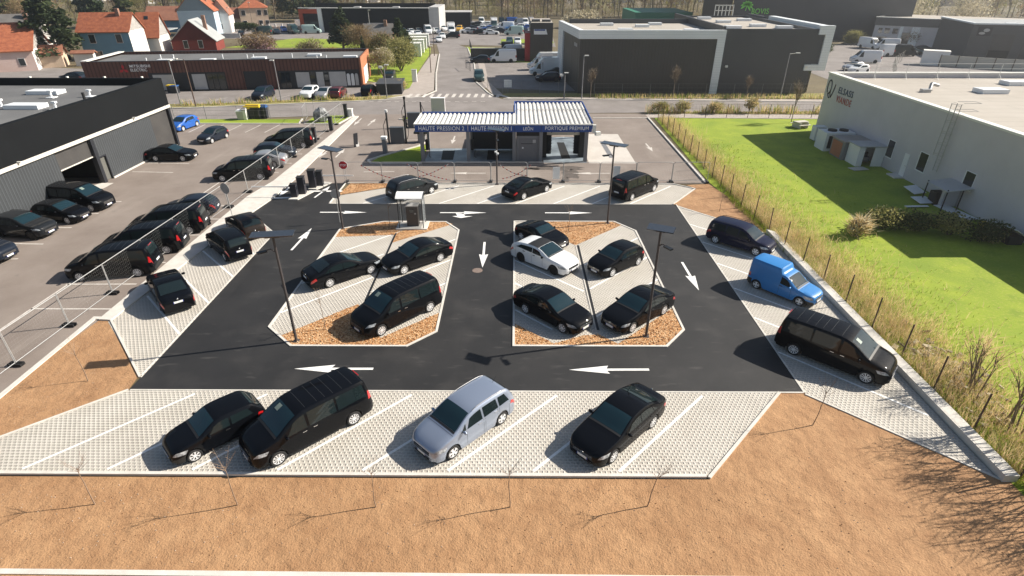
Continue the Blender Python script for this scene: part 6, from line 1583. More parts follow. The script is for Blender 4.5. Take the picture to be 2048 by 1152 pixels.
for i, (x, y, rx, rz, m, lb) in enumerate(((118, 190, 9, 7, M_WBLOSS, 'pale blossoming tree right of the palm hall'), (134, 185, 8, 6, M_WBLOSS, 'bright blossoming tree above the office building roof'), (150, 176, 9, 6, M_TWIGC, 'brown bare tree above the office building roof'), (166, 180, 10, 7, M_TWIGG, 'olive budding tree at the upper right corner'), (158, 158, 10, 3.2, M_WBLOSS, 'long pale hedge of blossom behind the workshop'),
                                          (132, 215, 12, 9, M_TWIGG, 'olive bare trees far behind the office building'), (156, 212, 12, 10, M_TWIGC, 'brown bare trees far behind the workshop'), (102, 155, 3.5, 2.2, M_TWIGC, 'dry brown bushes before the office building wall'), (111, 146, 3.2, 2, M_WBLOSS, 'sandy dry bushes between office building and workshop'),
                                          (104.5, 119, 3.6, 2.2, M_ORTWIG, 'rust orange shrub before the workshop'), (87, 158, 3, 1.6, M_TWIGG, 'small green bushes before the palm hall'), (69, 138, 2.5, 1.5, M_HEDGE, 'green bushes beside the corner of the grey wing'))):
    bush('bare_tree' if rz > 4 else 'shrub', x, y, (rx, rx * .7, rz), lb, [m], 1500, .3 if rz > 4 else .2, 30 + i, 'tree' if rz > 4 else 'shrub', z=rz * 1.05, tw=1500)

for i, (u_, y_, h_, m_, lb) in enumerate(((605, 232, 15, M_LEAFD, 'tall dark conifer between the cream house and the orange frame'), (655, 238, 15, M_LEAFD, 'dark conifer behind the orange framed corner'), (255, 212, 12, M_LEAFM, 'green tree behind the blue house roof'), (205, 170, 10, M_LEAFD, 'dark low conifer behind the ridge of the blue house'),
                                    (30, 185, 10, M_LEAFM, 'green tree at the upper left behind the slate roofed house'), (565, 252, 14, M_LEAFM, 'olive green tree right of the cream hip roofed house'))):
    pine(ux(u_, y_), y_, h_, h_ * .36, 500 + i, lb, 8, 'conifer' if m_ is M_LEAFD else 'garden_tree', m_, 300, .6)

# bare tree variants for the wood
WOOD = []
for k in range(4):
    r_ = random.Random(100 + k); tr = MB(); tips = []
    h = 13 + 2 * k
    limb(tr, Vector((0, 0, -.2)), Vector((r_.uniform(-.6, .6), r_.uniform(-.6, .6), h * .42)), .26, 3, r_, tips, 4, .62, .5)
    cr = MB()
    for q in tips[1:]: twigs(cr, q, (1.3, 1.3, 1.1), 16, 1.5, r_, .035, .5, 0)
    twigs(cr, (0, 0, h * .34), (2.2, 2.2, h * .28), 260, 1.6, r_, .045, .5, 0)
    leaf_cloud(cr, (0, 0, h * .72), (h * .27, h * .27, h * .32), 260, .22, r_, 0, .2)
    WOOD.append((tr.mesh('trunk', M_BARK), cr.mesh('crown', M_TWIGC if k % 2 else M_TWIGG)))
r_ = random.Random(55)
spots = []
for i in range(74):
    x = -150 + i * 3.2 + r_.uniform(-1.4, 1.4); spots.append((x, 254 + r_.uniform(-6, 14) - (18 if x < -90 else 0), r_.randrange(4), r_.uniform(.8, 1.15)))
for i in range(26): spots.append((90 + i * 4 + r_.uniform(-2, 2), 236 + r_.uniform(-10, 15), r_.randrange(4), r_.uniform(.8, 1.1)))
for x, y in ((-178, 196), (-168, 210), (-160, 188), (-152, 214), (-146, 228), (-134, 222), (-172, 228), (-112, 222), (-104, 232), (-70, 236), (-96, 238), (-186, 214)): spots.append((x, y, r_.randrange(4), r_.uniform(.7, 1.0)))
for x, y, k, s_ in spots:
    t = thing('bare_tree', 'bare tree at the edge of the spring wood along the top of the picture', 'tree', (x, y, 0), r_.uniform(0, 6.28), 'bare trees at the edge of the wood'); t.scale = (s_, s_, s_)
    link('trunk', WOOD[k][0], t); link('crown', WOOD[k][1], t)
wd = MB()
for i in range(460):
    x = r_.uniform(-330, 330); y = r_.uniform(268, 330) - (40 if abs(x) > 190 else 0); h = r_.uniform(9, 15)
    wd.tube((x, y, 0), (x + r_.uniform(-.8, .8), y, h), .22, 4, .05, m=0, cap=False)
    twigs(wd, (x, y, h * .68), (3.4, 3.4, h * .45), 60, 2.4, r_, .10, .5, 1 + i % 2); twigs(wd, (x, y, h * .32), (3.6, 3.4, h * .34), 30, 2.0, r_, .09, .6, 1 + (i // 2) % 2); leaf_cloud(wd, (x, y, h * .6), (3.2, 3.2, h * .45), 20, .8, r_, 1 + (i // 3) % 2, .1)
for i in range(1500):
    x = r_.uniform(-200, 160); y = r_.uniform(241, 300); twigs(wd, (x, y, .6), (3, 2, 1.0), 12, 1.5, r_, .06, .8, 1 + i % 2)
tag(wd.build('wood', [M_BARK, M_TWIGC, M_TWIGG]), 'bare brown wood filling the top of the picture', 'wood', kind='stuff')
tw = MB()
for i in range(120):
    x = r_.uniform(-340, 340); y = r_.uniform(335, 520); w_ = r_.uniform(6, 14); h = r_.uniform(4, 8)
    tw.box(x, y, 0, x + w_, y + 9, h, r_.randrange(3)); tw.prism([(x - .4, y - .4), (x + w_ + .4, y - .4), (x + w_ + .4, y + 9.4), (x - .4, y + 9.4)], h, h + .3, 3)
    tw.add([(x - .4, y - .4, h + .3), (x + w_ + .4, y - .4, h + .3), (x + w_ + .4, y + 9.4, h + .3), (x - .4, y + 9.4, h + .3), (x + 1, y + 4.5, h + 3), (x + w_ - 1, y + 4.5, h + 3)], [(0, 1, 5, 4), (1, 2, 5), (2, 3, 4, 5), (3, 0, 4)], 3)
tag(tw.build('distant_town', [M_RWHITE, M_RCREAM, M_LGREY, M_TILE2]), 'pale roofs and walls of the town glimpsed through the wood', 'town', kind='stuff')
sc = MB()
for i in range(900):
    x = r_.uniform(-500, 500); y = r_.uniform(570, 680); leaf_cloud(sc, (x, y, 7), (9, 6, 9), 7, 3.0, r_, i % 2, .1)
tag(sc.build('distant_wood', [M_TWIGC, M_TWIGG]), 'far olive wood behind the town', 'wood', kind='stuff')

# reeds, grass and shrubs along the wire fence
rd = MB(); r_ = random.Random(21)
def blade(mb, x, y, h, w, lean, m, z=0):
    a = r_.uniform(0, 6.28); dx, dy = math.cos(a) * lean * h, math.sin(a) * lean * h; b_ = r_.uniform(0, 3.14); wx, wy = math.cos(b_) * w, math.sin(b_) * w
    mx, my = x + dx * .35, y + dy * .35
    mb.add([(x - wx, y - wy, z), (x + wx, y + wy, z), (mx + wx * .7, my + wy * .7, z + h * .6), (mx - wx * .7, my - wy * .7, z + h * .6), (x + dx, y + dy, z + h * .95)], [(0, 1, 2, 3), (3, 2, 4)], m)
for i in range(21000):
    y = r_.uniform(14, 74) if r_.random() < .6 else r_.uniform(14, 40)
    f = fx(y); d = abs(r_.gauss(0, 1.25)) if y > 36 else r_.gauss(1.0, 1.2)
    d = max(d, -.1 if y < 38 else -.3)
    blade(rd, f + .15 + d, y, r_.uniform(.35, 1.5) * (1.08 if y > 40 else .9) * (.75 + .35 * math.sin(y * 1.7) * math.sin(y * .43 + 1)), .008 + .004 * (y > 40), r_.uniform(.05, .75), 0 if r_.random() < .80 else 1)
for i in range(3200):
    y = r_.uniform(14, 52); x = fx(y) + .5 + abs(r_.gauss(0, 2.4)); blade(rd, x, y, r_.uniform(.3, .9), .013, r_.uniform(.4, 1.2), 0)
tag(rd.build('dry_reeds', [M_STRAW, M_BLADE]), 'tall dry straw coloured reeds along the wire fence', 'reeds', kind='stuff')
gb = MB()
for i in range(7000):
    y = 13 + 50 * r_.random() ** 1.5; x = fx(y) + .2 + abs(r_.gauss(0, 3.0));
    if x > 35.5: continue
    blade(gb, x, y, r_.uniform(.06, .2), .012 + .0003 * y, r_.uniform(.2, .9), 0 if r_.random() < .9 else 1)
for i in range(5000):
    y = r_.uniform(13.5, 48); x = fx(y) + r_.uniform(-.35, .9); blade(gb, x, y, r_.uniform(.15, .5), .015, r_.uniform(.2, .8), 0)
tag(gb.build('meadow_grass', [M_BLADE, M_STRAW]), 'tufty bright green meadow grass on the lawn', 'grass', kind='stuff')
for i, (x, y, lb) in enumerate(((27.0, 38.6, 'left end of the evergreen thicket on the lawn'), (29.2, 38.4, 'second bush of the evergreen thicket on the lawn'), (31.4, 37.6, 'third bush of the evergreen thicket, in the wall shade'), (33.5, 36.4, 'last bush of the evergreen thicket at the right edge'))):
    bush('laurel_bush', x, y, (1.9, 1.5, 1.0), lb, [M_HEDGE, M_LEAFM, M_TWIGG], 1700, .11, 70 + i, z=.85, group='evergreen thicket on the lawn', trunk=.03)
sh = MB()
tag(bush('straw_clump', 24.6, 37.3, (1.0, .8, .8), 'clump of pale dead reed leaves at the end of the evergreen thicket', [M_STRAW, M_WBLOSS], 500, .16, 80, z=.6, tw=500, trunk=.03), 'clump of pale dead reed leaves at the end of the evergreen thicket', 'reed clump')
rb = MB(); r3 = random.Random(9)
for i in range(160): x, y = r3.gauss(20.6, .8), r3.gauss(21.0, 1.5); rb.cbox(x, y, .08 + r3.uniform(0, .15), r3.uniform(.1, .5), r3.uniform(.05, .25), r3.uniform(.02, .1), r3.randrange(2), r3.uniform(0, 3), r3.uniform(-.4, .4), r3.uniform(-.4, .4))
tag(rb.build('rubble', [M_WBLOSS, M_BARK]), 'heap of pale rubble and dead reed stems beyond the ledge', 'rubble', kind='stuff')
# tall bare shrubs by the fence just beyond the right picture edge (their shadows reach the soil)
for i, (x, y, h) in enumerate(((20.6, 17.8, 4.0), (20.8, 16.4, 5.0), (20.7, 15.0, 4.6), (21.1, 13.8, 5.0), (20.8, 12.4, 4.2), (20.6, 19.8, 3.2))):
    r_ = random.Random(300 + i); t = thing('bare_bush', 'tall bare bush by the wire fence at the right picture edge', 'shrub', (x, y, 0), 0, 'bare bushes by the near end of the fence'); tr = MB(); tips = []
    for k in range(6): limb(tr, Vector((r_.uniform(-.3, .3), r_.uniform(-.5, .5), 0)), Vector((r_.uniform(-.4, .3), r_.uniform(-.4, .4), h * .45)), .040, 2, r_, tips, 3, .62, .4)
    tr.build('trunk', M_TWIG, t); cr = MB()
    for q in tips: twigs(cr, q, (.3, .3, .3), 3, .6, r_, .014, .8)
    cr.build('crown', M_STRAW, t)
# verge plants along the street
vg = MB(); r_ = random.Random(77)
for i in range(3800):
    k = r_.random()
    if k < .35: t_ = r_.random(); x = -62 + 42 * t_; y = 79.2 + 7.2 * t_ * 1.0 + r_.uniform(-.6, .6) + (0 if t_ < .5 else .4); h = r_.uniform(.2, .9) * (1.3 if int(x * .55) % 2 else .5)
    elif k < .75: x = r_.uniform(17.5, 42); y = 77.4 + r_.uniform(-.7, .7); h = r_.uniform(.3, 1.5) * (1 if int(x * .4) % 3 else .3)
    else: x = r_.uniform(12, 48); y = 87.2 + r_.uniform(-.4, .6); h = r_.uniform(.2, 1.0)
    blade(vg, x, y, h, .035, r_.uniform(.1, .5), 0 if r_.random() < .6 else 1)
tag(vg.build('verge_plants', [M_STRAW, M_BLADE]), 'dry grasses and weeds on the street verges', 'weeds', kind='stuff')
for i, (x, y, rz, lb) in enumerate(((22.5, 77.4, .9, 'green brown bush on the verge, second from the car wash roof'), (19.5, 77.6, .8, 'green brown bush on the verge just right of the car wash roof'), (26.5, 77.2, .9, 'green brown bush on the verge by the fence corner'), (31.5, 77.4, 1.2, 'large round bush on the verge behind the reeds'))):
    bush('verge_bush', x, y, (1.3, .7, rz * .8), lb, [M_TWIGG, M_TWIGG, M_STRAW], 420, .13, 90 + i, z=rz, tw=400, trunk=.03)
for i, (x, y, h, lb) in enumerate(((11.2, 87.6, 4.0, 'young bare street tree at the left end of the bronze wall'), (23.5, 87.4, 4.4, 'young bare street tree before the middle of the bronze wall'), (34.5, 87.6, 3.0, 'young bare street tree before the grey wing'), (34.6, 72.0, 4.6, 'staked young tree on the lawn near the pale building corner'))):
    r_ = random.Random(400 + i); t = thing('street_tree', lb, 'tree', (x, y, 0)); tr = MB(); tips = []
    limb(tr, Vector((0, 0, 0)), Vector((0, 0, h * .5)), .06, 2, r_, tips, 6, .55, .35); tr.build('trunk', M_BARK, t); cr = MB()
    for q in tips: twigs(cr, q, (.25, .25, .5), 10, .6, r_, .018, .9)
    cr.build('crown', M_TWIG, t)
# ---------------------------------------------------------------- street objects farther off
def lamp(u, v, h, label, arm=(.6, 0), m=None, double=False):
    p = G(u, v); t = thing('street_lamp', label, 'street lamp', (p.x, p.y, 0)); MB().tube((0, 0, 0), (0, 0, h), .09, 6, .06).build('pole', m or M_STEELG, t)
    b = MB(); b.path([(0, 0, h - .1), (arm[0], arm[1], h)], .04, 5); b.cbox(arm[0] * 1.3, arm[1] * 1.3, h + .02, .6, .26, .12, 0, math.atan2(arm[1], arm[0])); b.build('lamp_head', M_COPING, t)
    if double: MB().cbox(-.5, 0, h - .3, .5, .3, .3).build('lamp_head', M_COPING, t)


lamp(1163, 198, 6.0, 'street lamp before the left part of the bronze wall', (.3, 0)); lamp(1560, 195, 6.2, 'street lamp with white head before the grey wing', (.9, 0))
lamp(362, 211, 6.0, 'white headed lamp post left of the pair before the timber building', (.2, -.1)); lamp(392, 213, 6.2, 'brown lamp post right of the pair before the timber building', (-.9, .1), M_RUST)
lamp(563, 203, 5.6, 'lamp post before the shop front of the timber building', (-.2, 0)); lamp(774, 195, 4.6, 'lamp post beside the walled corner bed', (.3, 0), None, True); lamp(862, 145, 4.6, 'lamp post on the footway of the side road', (.2, 0), M_RUST); lamp(869, 112, 5.0, 'far lamp post on the footway of the side road', (.2, 0), M_RUST)
lamp(758, 150, 4.4, 'brown lamp post beside the parked dark car at the building corner', (.2, 0), M_RUST); lamp(742, 75, 7, 'tall white pole before the brick house', (.2, 0), M_LGREY); lamp(730, 62, 6.5, 'twin lamp before the black hall', (.5, 0), M_LGREY, True)
lamp(508, 62, 8.0, 'wooden pole before the cream hip roofed house', (.1, 0), M_BARK); lamp(465, 66, 7, 'white utility pole before the white gabled house', (.1, 0), M_LGREY); lamp(1128, 197, 3.6, 'short post with white lamps behind the car wash roof', (.15, 0), M_STEELG, True); lamp(1672, 60, 6, 'lamp post before the palm hall', (-.8, 0))
# bins and cabinets on the lawn strip
for u, v, m1, m2, w, h, lb in ((484, 239, M_LGREY, M_WHITE, .9, 1.2, 'pale grey meter cabinet left of the bins'), (493, 239, M_WHITE, M_LGREY, .5, 1.4, 'narrow white cabinet beside the yellow lidded bins'), (498, 237, M_DKFRAME, M_YELLOW, .9, 1.5, 'small dark bin with yellow lid'), (510, 237, M_DKFRAME, M_YELLOW, 1.9, 1.7, 'large dark bin with bright yellow lid'), (531, 236, M_DKFRAME, M_BINBLUE, .8, 1.6, 'dark bin with blue lid at the gate')):
    p = G(u, v); t = thing('rubbish_bin' if m2 in (M_YELLOW, M_BINBLUE) else 'meter_cabinet', lb, 'bin' if m2 in (M_YELLOW, M_BINBLUE) else 'cabinet', (p.x, p.y, .03))
    b = MB(); b.add([(-w / 2 * .85, -.3, 0), (w / 2 * .85, -.3, 0), (w / 2 * .85, .3, 0), (-w / 2 * .85, .3, 0), (-w / 2, -.36, h * .82), (w / 2, -.36, h * .82), (w / 2, .36, h * .82), (-w / 2, .36, h * .82)], [(3, 2, 1, 0), (4, 5, 6, 7), (0, 1, 5, 4), (1, 2, 6, 5), (2, 3, 7, 6), (3, 0, 4, 7)]); b.build('body', m1, t)
    b = MB(); b.box(-w / 2 - .04, -.42, h * .82 + .003, w / 2 + .04, .40, h * .92); b.cbox(0, .1, h * .96, w * .9, .5, h * .1); b.build('lid', m2, t)
for u, v, c, lb in ((345, 185, M_YELLOW, 'yellow lidded bin by the timber building wall'), (352, 186, M_BINBLUE, 'blue lidded bin by the timber building wall')):
    p = G(u, v); t = thing('rubbish_bin', lb, 'bin', (p.x, p.y, 0)); MB().box(-.5, -.35, 0, .5, .35, 1.0).build('body', M_DKFRAME, t); MB().box(-.55, -.4, 1.003, .55, .4, 1.15).build('lid', c, t)
r_ = random.Random(2); b = MB(); b.ell((0, 0, .7), (1.15, .8, 1.0), 9, 6)
b.v = [(x * r_.uniform(.8, 1.15), y * r_.uniform(.8, 1.15), max(0, z * r_.uniform(.85, 1.12))) for x, y, z in b.v]; b.s = [False] * len(b.s)
o = b.build('boulder', M_ROCK, None, (-24.5, 72.3, .03)); tag(o, 'grey white boulder on the small lawn by the entrance', 'boulder')
for x, y, lb in ((-22.2, 62.2, 'dark pillar standing on the concrete strip, near one'), (-21.9, 67.5, 'dark pillar standing on the concrete strip, far one'), (-22.0, 74.6, 'dark pillar at the street end of the concrete strip')): t = thing('dark_pillar', lb, 'pillar', (x, y, .1)); MB().box(-.2, -.2, 0, .2, .2, 1.5).build('body', M_DKFRAME, t); MB().box(-.24, -.24, 1.5, .24, .24, 1.58).build('cap', M_BLACK, t)
t = thing('hydrant_cabinet', 'white meter box at the corner of the boulder lawn', 'cabinet', (-21.7, 75.0, .03)); MB().box(-.45, -.25, 0, .45, .25, .9).build('body', M_WHITE, t); MB().box(-.5, -.3, .9, .5, .3, .98).build('lid', M_COPING, t)
t = thing('mail_post', 'white post box on the grass beside the side road', 'post box', (-17.3, 101.5, 0)); MB().box(-.4, -.25, 0, .4, .25, 1.9).build('body', M_WHITE, t); MB().box(-.45, -.3, 1.9, .45, .3, 2.0).build('lid', M_LGREY, t)
t = thing('walled_bed', 'dark walled planting bed at the street corner', 'planter', (-19.6, 92.6, 0), .08); MB().box(-1.9, -2.6, 0, 1.9, 2.6, 1.5).build('wall', M_DKFRAME, t); MB().box(-2.0, -2.7, 1.5, 2.0, 2.7, 1.6).build('coping', M_GREYCL, t)
t = thing('notice_board', 'white notice board on the mesh fence across the street', 'board', (-1.2, 91.6, 0)); MB().box(-.6, 0, .8, .6, .05, 1.9).build('board', M_WHITE, t); MB().box(-.05, .06, 0, .05, .1, 1.9).build('post', M_STEELG, t)
def mesh_fence(pts, h, label, step=2.5, m=None):
    t = thing('mesh_fence', label, 'fence', (0, 0, 0)); m = m or M_STEELG; w = MB()
    for (x0, y0), (x1, y1) in zip(pts, pts[1:]):
        n = max(1, int(math.hypot(x1 - x0, y1 - y0) / step))
        for i in range(n): x, y = x0 + (x1 - x0) * i / n, y0 + (y1 - y0) * i / n; MB().tube((x, y, 0), (x, y, h), .04, 4).build('post', m, t)
        for z in (h * .3, h * .65, h): w.tube((x0, y0, z), (x1, y1, z), .012, 3, cap=False)
        for i in range(n * 6): x, y = x0 + (x1 - x0) * i / n / 6, y0 + (y1 - y0) * i / n / 6; w.tube((x, y, .1), (x, y, h), .006, 3, cap=False)
    w.build('wires', m, t)


mesh_fence([(-5.6, 99), (-3.4, 91.8), (-2, 90.9), (9.4, 90)], 1.8, 'thin mesh fence round the yard beside the bronze wall', 2.8)
mesh_fence([(12, 89.6), (46, 89.6)], 1.7, 'thin mesh fence on the grass before the business hall', 4)
mesh_fence([(-60, 73.0), (-27.4, 73.6)], 1.7, 'thin mesh fence on the lawn strip behind the hangar yard', 4)
mesh_fence([(19.2, 74.8), (60, 74.2)], 1.7, 'wire fence on thin posts along the street side of the lawn', 2.6, M_RUST)
mesh_fence([(-11.5, 152), (-9.6, 134), (-7.8, 124)], 1.8, 'dark mesh fence along the side road yard', 2.5, M_DKFRAME)
mesh_fence([(66, 104), (74, 118), (82, 128)], 2, 'pale fence along the far right yard', 3, M_BEIGE)
t = thing('entrance_gate', 'open dark gate frame at the yard beside the side road', 'gate', (-8.6, 113, 0)); b = MB(); b.path([(0, 0, 0), (0, 0, 1.5), (-1.1, 4, 1.5), (-1.1, 4, 0)], .05, 5); b.build('frame', M_DKFRAME, t); b = MB(); [b.tube((-1.1 * k / 6, 4 * k / 6, 0), (-1.1 * k / 6, 4 * k / 6, 1.5), .02, 4) for k in range(1, 6)]; b.build('bars', M_DKFRAME, t)
t = thing('cream_fence', 'cream masonry fence with pillars before the hip roofed house', 'fence', (-80.5, 196, 0), R(8))
MB().box(0, 0, 0, 12, .25, 1.0).build('wall', M_RCREAM, t)
for k in range(7): MB().box(k * 2 - .2, -.1, 0, k * 2 + .2, .35, 1.8).build('pillar', M_RWHITE, t)
t = thing('white_fence', 'grey garden wall with a white arched gate before the pale blue house', 'fence', (-92, 172, 0), R(6)); MB().box(0, 0, 0, 14, .25, 1.1).build('wall', M_LGREY, t); b = MB(); b.path([(-3 + 3 * (1 - math.cos(math.pi * i / 8)) / 2, .1, .4 + 2.0 * math.sin(math.pi * i / 8)) for i in range(9)], .12, 5); b.build('arch', M_WHITE, t)

# vehicles farther off
def far(kind, u, v, head, paint, label, cat='car', group=None, low=True, sc=1.02, name='parked_car'):
    p = G(u, v); return place(kind, p.x, p.y, head, paint, label, cat, name, group, low, sc)


GM = 'cars before the timber building'
far('minivan', 528, 196, -95, M_GREYBLP, 'dark blue people carrier parked before the grey garage door', 'car', GM)
far('suv', 621, 194, -93, M_WHITEP, 'white SUV before the timber building, left of three close together', 'car', GM); far('hatchback', 651, 195, -93, M_LSILVP, 'silver hatchback between the white SUV and the dark red car', 'car', GM); far('hatchback', 678, 193, 88, M_REDP, 'dark red hatchback right of the silver hatchback', 'car', GM)
far('hatchback', 739, 188, 87, M_BLACKP, 'black hatchback beside the walled corner bed', 'car', GM); far('suv', 780, 160, -88, M_DGREYP, 'dark grey SUV at the corner of the timber building', 'car', GM)
GW = 'vehicles in the yard by the bronze wall'
far('minivan', 958, 160, -85, M_GREENP, 'dark green van at the fence by the side road', 'van', GW, name='parked_van'); far('cargovan', 1005, 124, 180, M_WHITEP, 'tall white cargo van in the sunny yard', 'van', GW, name='cargo_van'); far('hatchback', 961, 125, 180, M_GREYBLP, 'dark blue hatchback in front of the tall white cargo van', 'car', GW)
far('hatchback', 965, 114, 180, M_LSILVP, 'pale silver hatchback behind the dark blue hatchback', 'car', GW); far('cargovan', 1018, 113, 180, M_WHITEP, 'white van half hidden behind the tall cargo van', 'van', GW, name='cargo_van')
far('cabtruck', 1088, 150, 186, M_WHITEP, 'white box truck in the hall shade, near one of two', 'truck', GW, name='box_truck', sc=1.0); far('cabtruck', 1083, 139, 186, M_WHITEP, 'white box truck in the hall shade, far one of two', 'truck', GW, name='box_truck', sc=1.0)
far('suv', 1096, 163, 183, M_NAVYP, 'dark SUV in the hall shade before the white box truck', 'car', GW); far('hatchback', 1112, 152, 183, M_BLACKP, 'black car in the hall shade against the bronze wall', 'car', GW)
far('suv', 150, 163, 175, M_GREYBLP, 'dark car seen above the hangar parapet', 'car'); far('hatchback', 127, 121, 100, M_DGREYP, 'dark car under the pine beside the houses', 'car')
GD = 'cars in the crowded dealer yard beyond the side road'
D = [('suv', 886, 62, -60, M_WHITEP, 'white SUV facing the road at the end of the black hall'), ('hatchback', 899, 53, -70, M_LSILVP, 'silver hatchback before the garage block'), ('minivan', 919, 62, -92, M_YELP, 'yellow van at the mouth of the dealer yard'), ('estate', 904, 76, 185, M_DGREYP, 'grey estate car turning before the white box truck'),
     ('hatchback', 884, 77, -75, M_WHITEP, 'white hatchback at the kerb end of the side road'), ('threedoor', 878, 84, -80, M_WHITEP, 'small white car nearest on the kerb of the side road'), ('cabtruck', 903, 68, -80, M_WHITEP, 'white box truck behind the grey estate car'), ('hatchback', 928, 52, -120, M_WHITEP, 'white car before the garage block wall'),
     ('sedan', 940, 61, 190, M_NAVYP, 'navy saloon in the dealer yard, left side'), ('hatchback', 942, 53, 200, M_LSILVP, 'silver hatchback behind the navy saloon'), ('hatchback', 944, 67, 185, M_LSILVP, 'silver hatchback in the front line of the dealer yard'), ('sedan', 963, 68, 5, M_DGREYP, 'dark grey saloon in the front line of the dealer yard'),
     ('sedan', 983, 69, 5, M_WHITEP, 'white saloon at the right end of the front line of the dealer yard'), ('hatchback', 963, 60, 190, M_WHITEP, 'white hatchback in the second line of the dealer yard'), ('hatchback', 976, 61, 190, M_BLUE2P, 'blue hatchback in the second line of the dealer yard'), ('suv', 972, 53, 190, M_WHITEP, 'white SUV in the third line of the dealer yard'),
     ('cabtruck', 988, 56, -85, M_GREENP, 'dark green lorry in the dealer yard'), ('cargovan', 963, 50, -85, M_WHITEP, 'white van in the back line of the dealer yard'), ('cargovan', 1010, 60, 185, M_WHITEP, 'white cargo van side on in the middle of the dealer yard'), ('cargovan', 1018, 50, 185, M_BLUE2P, 'blue van in the back line of the dealer yard'),
     ('cargovan', 1037, 52, 185, M_LSILVP, 'silver van in the back line of the dealer yard'), ('cargovan', 1050, 52, -85, M_WHITEP, 'white van facing out in the back line of the dealer yard'), ('cargovan', 1027, 70, 180, M_PALEGR, 'pale green van at the front right of the dealer yard'), ('hatchback', 1022, 61, 180, M_BLUEP, 'light blue car behind the pale green van'),
     ('minivan', 1037, 58, 190, M_WHITEP, 'white people carrier behind the pale green van'), ('hatchback', 1046, 65, -80, M_DGREYP, 'dark car right of the pale green van'), ('threedoor', 1060, 66, -80, M_WHITEP, 'small white car at the right end of the dealer yard'), ('cargovan', 1074, 58, 180, M_WHITEP, 'white van beside the dark annex block'),
     ('minivan', 1035, 89, -88, M_WHITEP, 'white van facing out on the low terrace lawn'), ('minivan', 1019, 88, -88, M_GREENP, 'dark green van facing out on the low terrace lawn'), ('sedan', 1060, 88, -80, M_DGREYP, 'dark car in the shade of the dark annex block'),
     ('sedan', 951, 58, 190, M_DGREYP, 'dark grey saloon in the second line of the dealer yard'), ('hatchback', 933, 66, 190, M_WHITEP, 'white hatchback at the left corner of the front line of the dealer yard'), ('suv', 953, 53, 185, M_BLACKP, 'black SUV in the third line of the dealer yard'), ('hatchback', 985, 62, 188, M_LSILVP, 'silver hatchback in the second line of the dealer yard'),
     ('sedan', 996, 66, 186, M_GREYBLP, 'blue grey saloon right of the white front line saloon'), ('cargovan', 1003, 50, -85, M_DGREYP, 'dark grey van beside the dark green lorry'), ('hatchback', 1000, 55, 185, M_WHITEP, 'white hatchback before the dark grey van'), ('minivan', 1028, 47, -85, M_WHITEP, 'white people carrier in the last line of the dealer yard'),
     ('cargovan', 1062, 50, -85, M_LGREYP, 'light grey van at the right end of the last line of the dealer yard'), ('hatchback', 1052, 59, 190, M_BLUE2P, 'bright blue hatchback before the white facing van'), ('sedan', 911, 51, 190, M_DGREYP, 'dark saloon before the garage block'), ('minivan', 920, 50, 190, M_WHITEP, 'white people carrier before the garage block'),
     ('hatchback', 845, 62, -65, M_WHITEP, 'white hatchback behind the silver SUV of the black hall line'), ('hatchback', 851, 60, -65, M_REDP, 'red hatchback in the shade of the black hall'), ('sedan', 806, 66, -60, M_LSILVP, 'silver saloon at the far left of the black hall line'),
     ('hatchback', 815, 72, -60, M_WHITEP, 'white hatchback at the left end behind the white cabins'), ('hatchback', 823, 68, -60, M_WHITEP, 'white hatchback in the line before the black hall'), ('suv', 838, 67, -70, M_LSILVP, 'silver SUV in the line before the black hall'), ('hatchback', 836, 72, -70, M_WHITEP, 'white car between the silver SUV and the white cabins'),
     ('cargovan', 856, 68, -75, M_WHITEP, 'white van behind the farthest white cabin'), ('suv', 873, 67, -60, M_WHITEP, 'white SUV at the corner of the black hall'), ('sedan', 815, 61, -70, M_GREYBLP, 'dark saloon in the shade of the black hall, left'), ('sedan', 830, 60, -70, M_BLACKP, 'black saloon in the shade of the black hall, middle'), ('sedan', 862, 62, -70, M_NAVYP, 'navy saloon in the shade of the black hall, right')]
for k, u, v, h_, p_, lb in D: far(k, u, v, h_, p_, lb, 'van' if 'van' in lb.split(' ')[1:3] else 'truck' if k == 'cabtruck' else 'car', GD, name='parked_van' if 'van' in k else 'parked_truck' if k == 'cabtruck' else 'parked_car')
GY = 'cars in the yard beside the cream house'
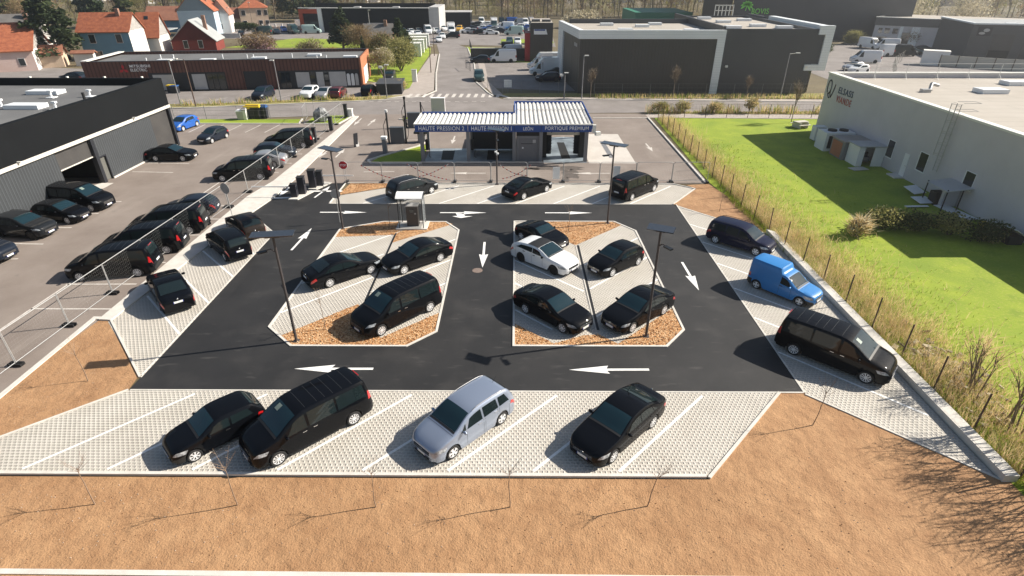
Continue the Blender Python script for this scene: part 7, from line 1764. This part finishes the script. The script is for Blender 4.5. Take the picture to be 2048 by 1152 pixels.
for k, u, v, h_, p_, lb in (('cargovan', 588, 67, -50, M_GREENP, 'dark green van in the yard right of the cream house'), ('cargovan', 625, 67, 10, M_PALEGR, 'pale green van in the yard near the orange frame'), ('suv', 538, 67, -60, M_WHITEP, 'white SUV before the cream masonry fence'), ('cargovan', 525, 70, 190, M_GREENP, 'green van before the white SUV by the cream house'),
                            ('hatchback', 554, 68, -60, M_GREYBLP, 'dark hatchback before the cream masonry fence'), ('hatchback', 568, 63, -60, M_BLUE2P, 'blue hatchback behind the dark green van'), ('cargovan', 605, 56, -40, M_WHITEP, 'white van in the back of the cream house yard'), ('hatchback', 618, 55, -40, M_WHITEP, 'white car in the back of the cream house yard'), ('sedan', 632, 57, -40, M_NAVYP, 'navy saloon beside the orange frame'), ('hatchback', 484, 72, -70, M_BLACKP, 'black car by the garden wall of the cream house')):
    far(k, u, v, h_, p_, lb, 'van' if 'van' in k else 'car', GY, name='parked_van' if 'van' in k else 'parked_car')
GE = 'vehicles in the far right yard'
for k, u, v, h_, p_, lb in (('cargovan', 1738, 97, -70, M_WHITEP, 'white van facing the camera in the far right yard'), ('cargovan', 1768, 99, 170, M_WHITEP, 'white van side on before the office building'), ('cargovan', 1783, 112, 5, M_WHITEP, 'white cargo van in the middle of the far right yard'), ('cargovan', 1805, 112, 5, M_DGREYP, 'dark grey van right of the white cargo van'),
                            ('cargovan', 1727, 126, 170, M_WHITEP, 'white cargo van nearest behind the pale building roof'), ('sedan', 1706, 140, 200, M_LSILVP, 'silver saloon behind the pale building parapet'), ('hatchback', 1716, 145, 200, M_WHITEP, 'white hatchback just above the pale building parapet'), ('sedan', 1824, 108, -30, M_GREENP, 'dark green saloon before the site cabin'), ('sedan', 1848, 104, -20, M_GREYBLP, 'blue grey saloon before the dry bushes'), ('hatchback', 1700, 82, 180, M_DGREYP, 'dark car before the palm hall')):
    far(k, u, v, h_, p_, lb, 'van' if 'van' in k else 'car', GE, name='parked_van' if 'van' in k else 'parked_car')
# ---------------------------------------------------------------- air
hz = MB().box(-700, -60, -1.2, 700, 1000, 24).build('haze', None)
hz.data.materials.clear()
M_HAZE = bpy.data.materials.new('haze'); M_HAZE.use_nodes = True
hn = M_HAZE.node_tree
hn.nodes.remove(hn.nodes['Principled BSDF'])
pv_ = hn.nodes.new('ShaderNodeVolumePrincipled')
pv_.inputs['Color'].default_value = (.93, .95, 1.0, 1); pv_.inputs['Density'].default_value = .0006; pv_.inputs['Anisotropy'].default_value = .75
hn.links.new(pv_.outputs[0], hn.nodes['Material Output'].inputs['Volume'])
hz.data.materials.append(M_HAZE)
tag(hz, 'thin sunlit haze over the whole estate', 'haze', kind='stuff')
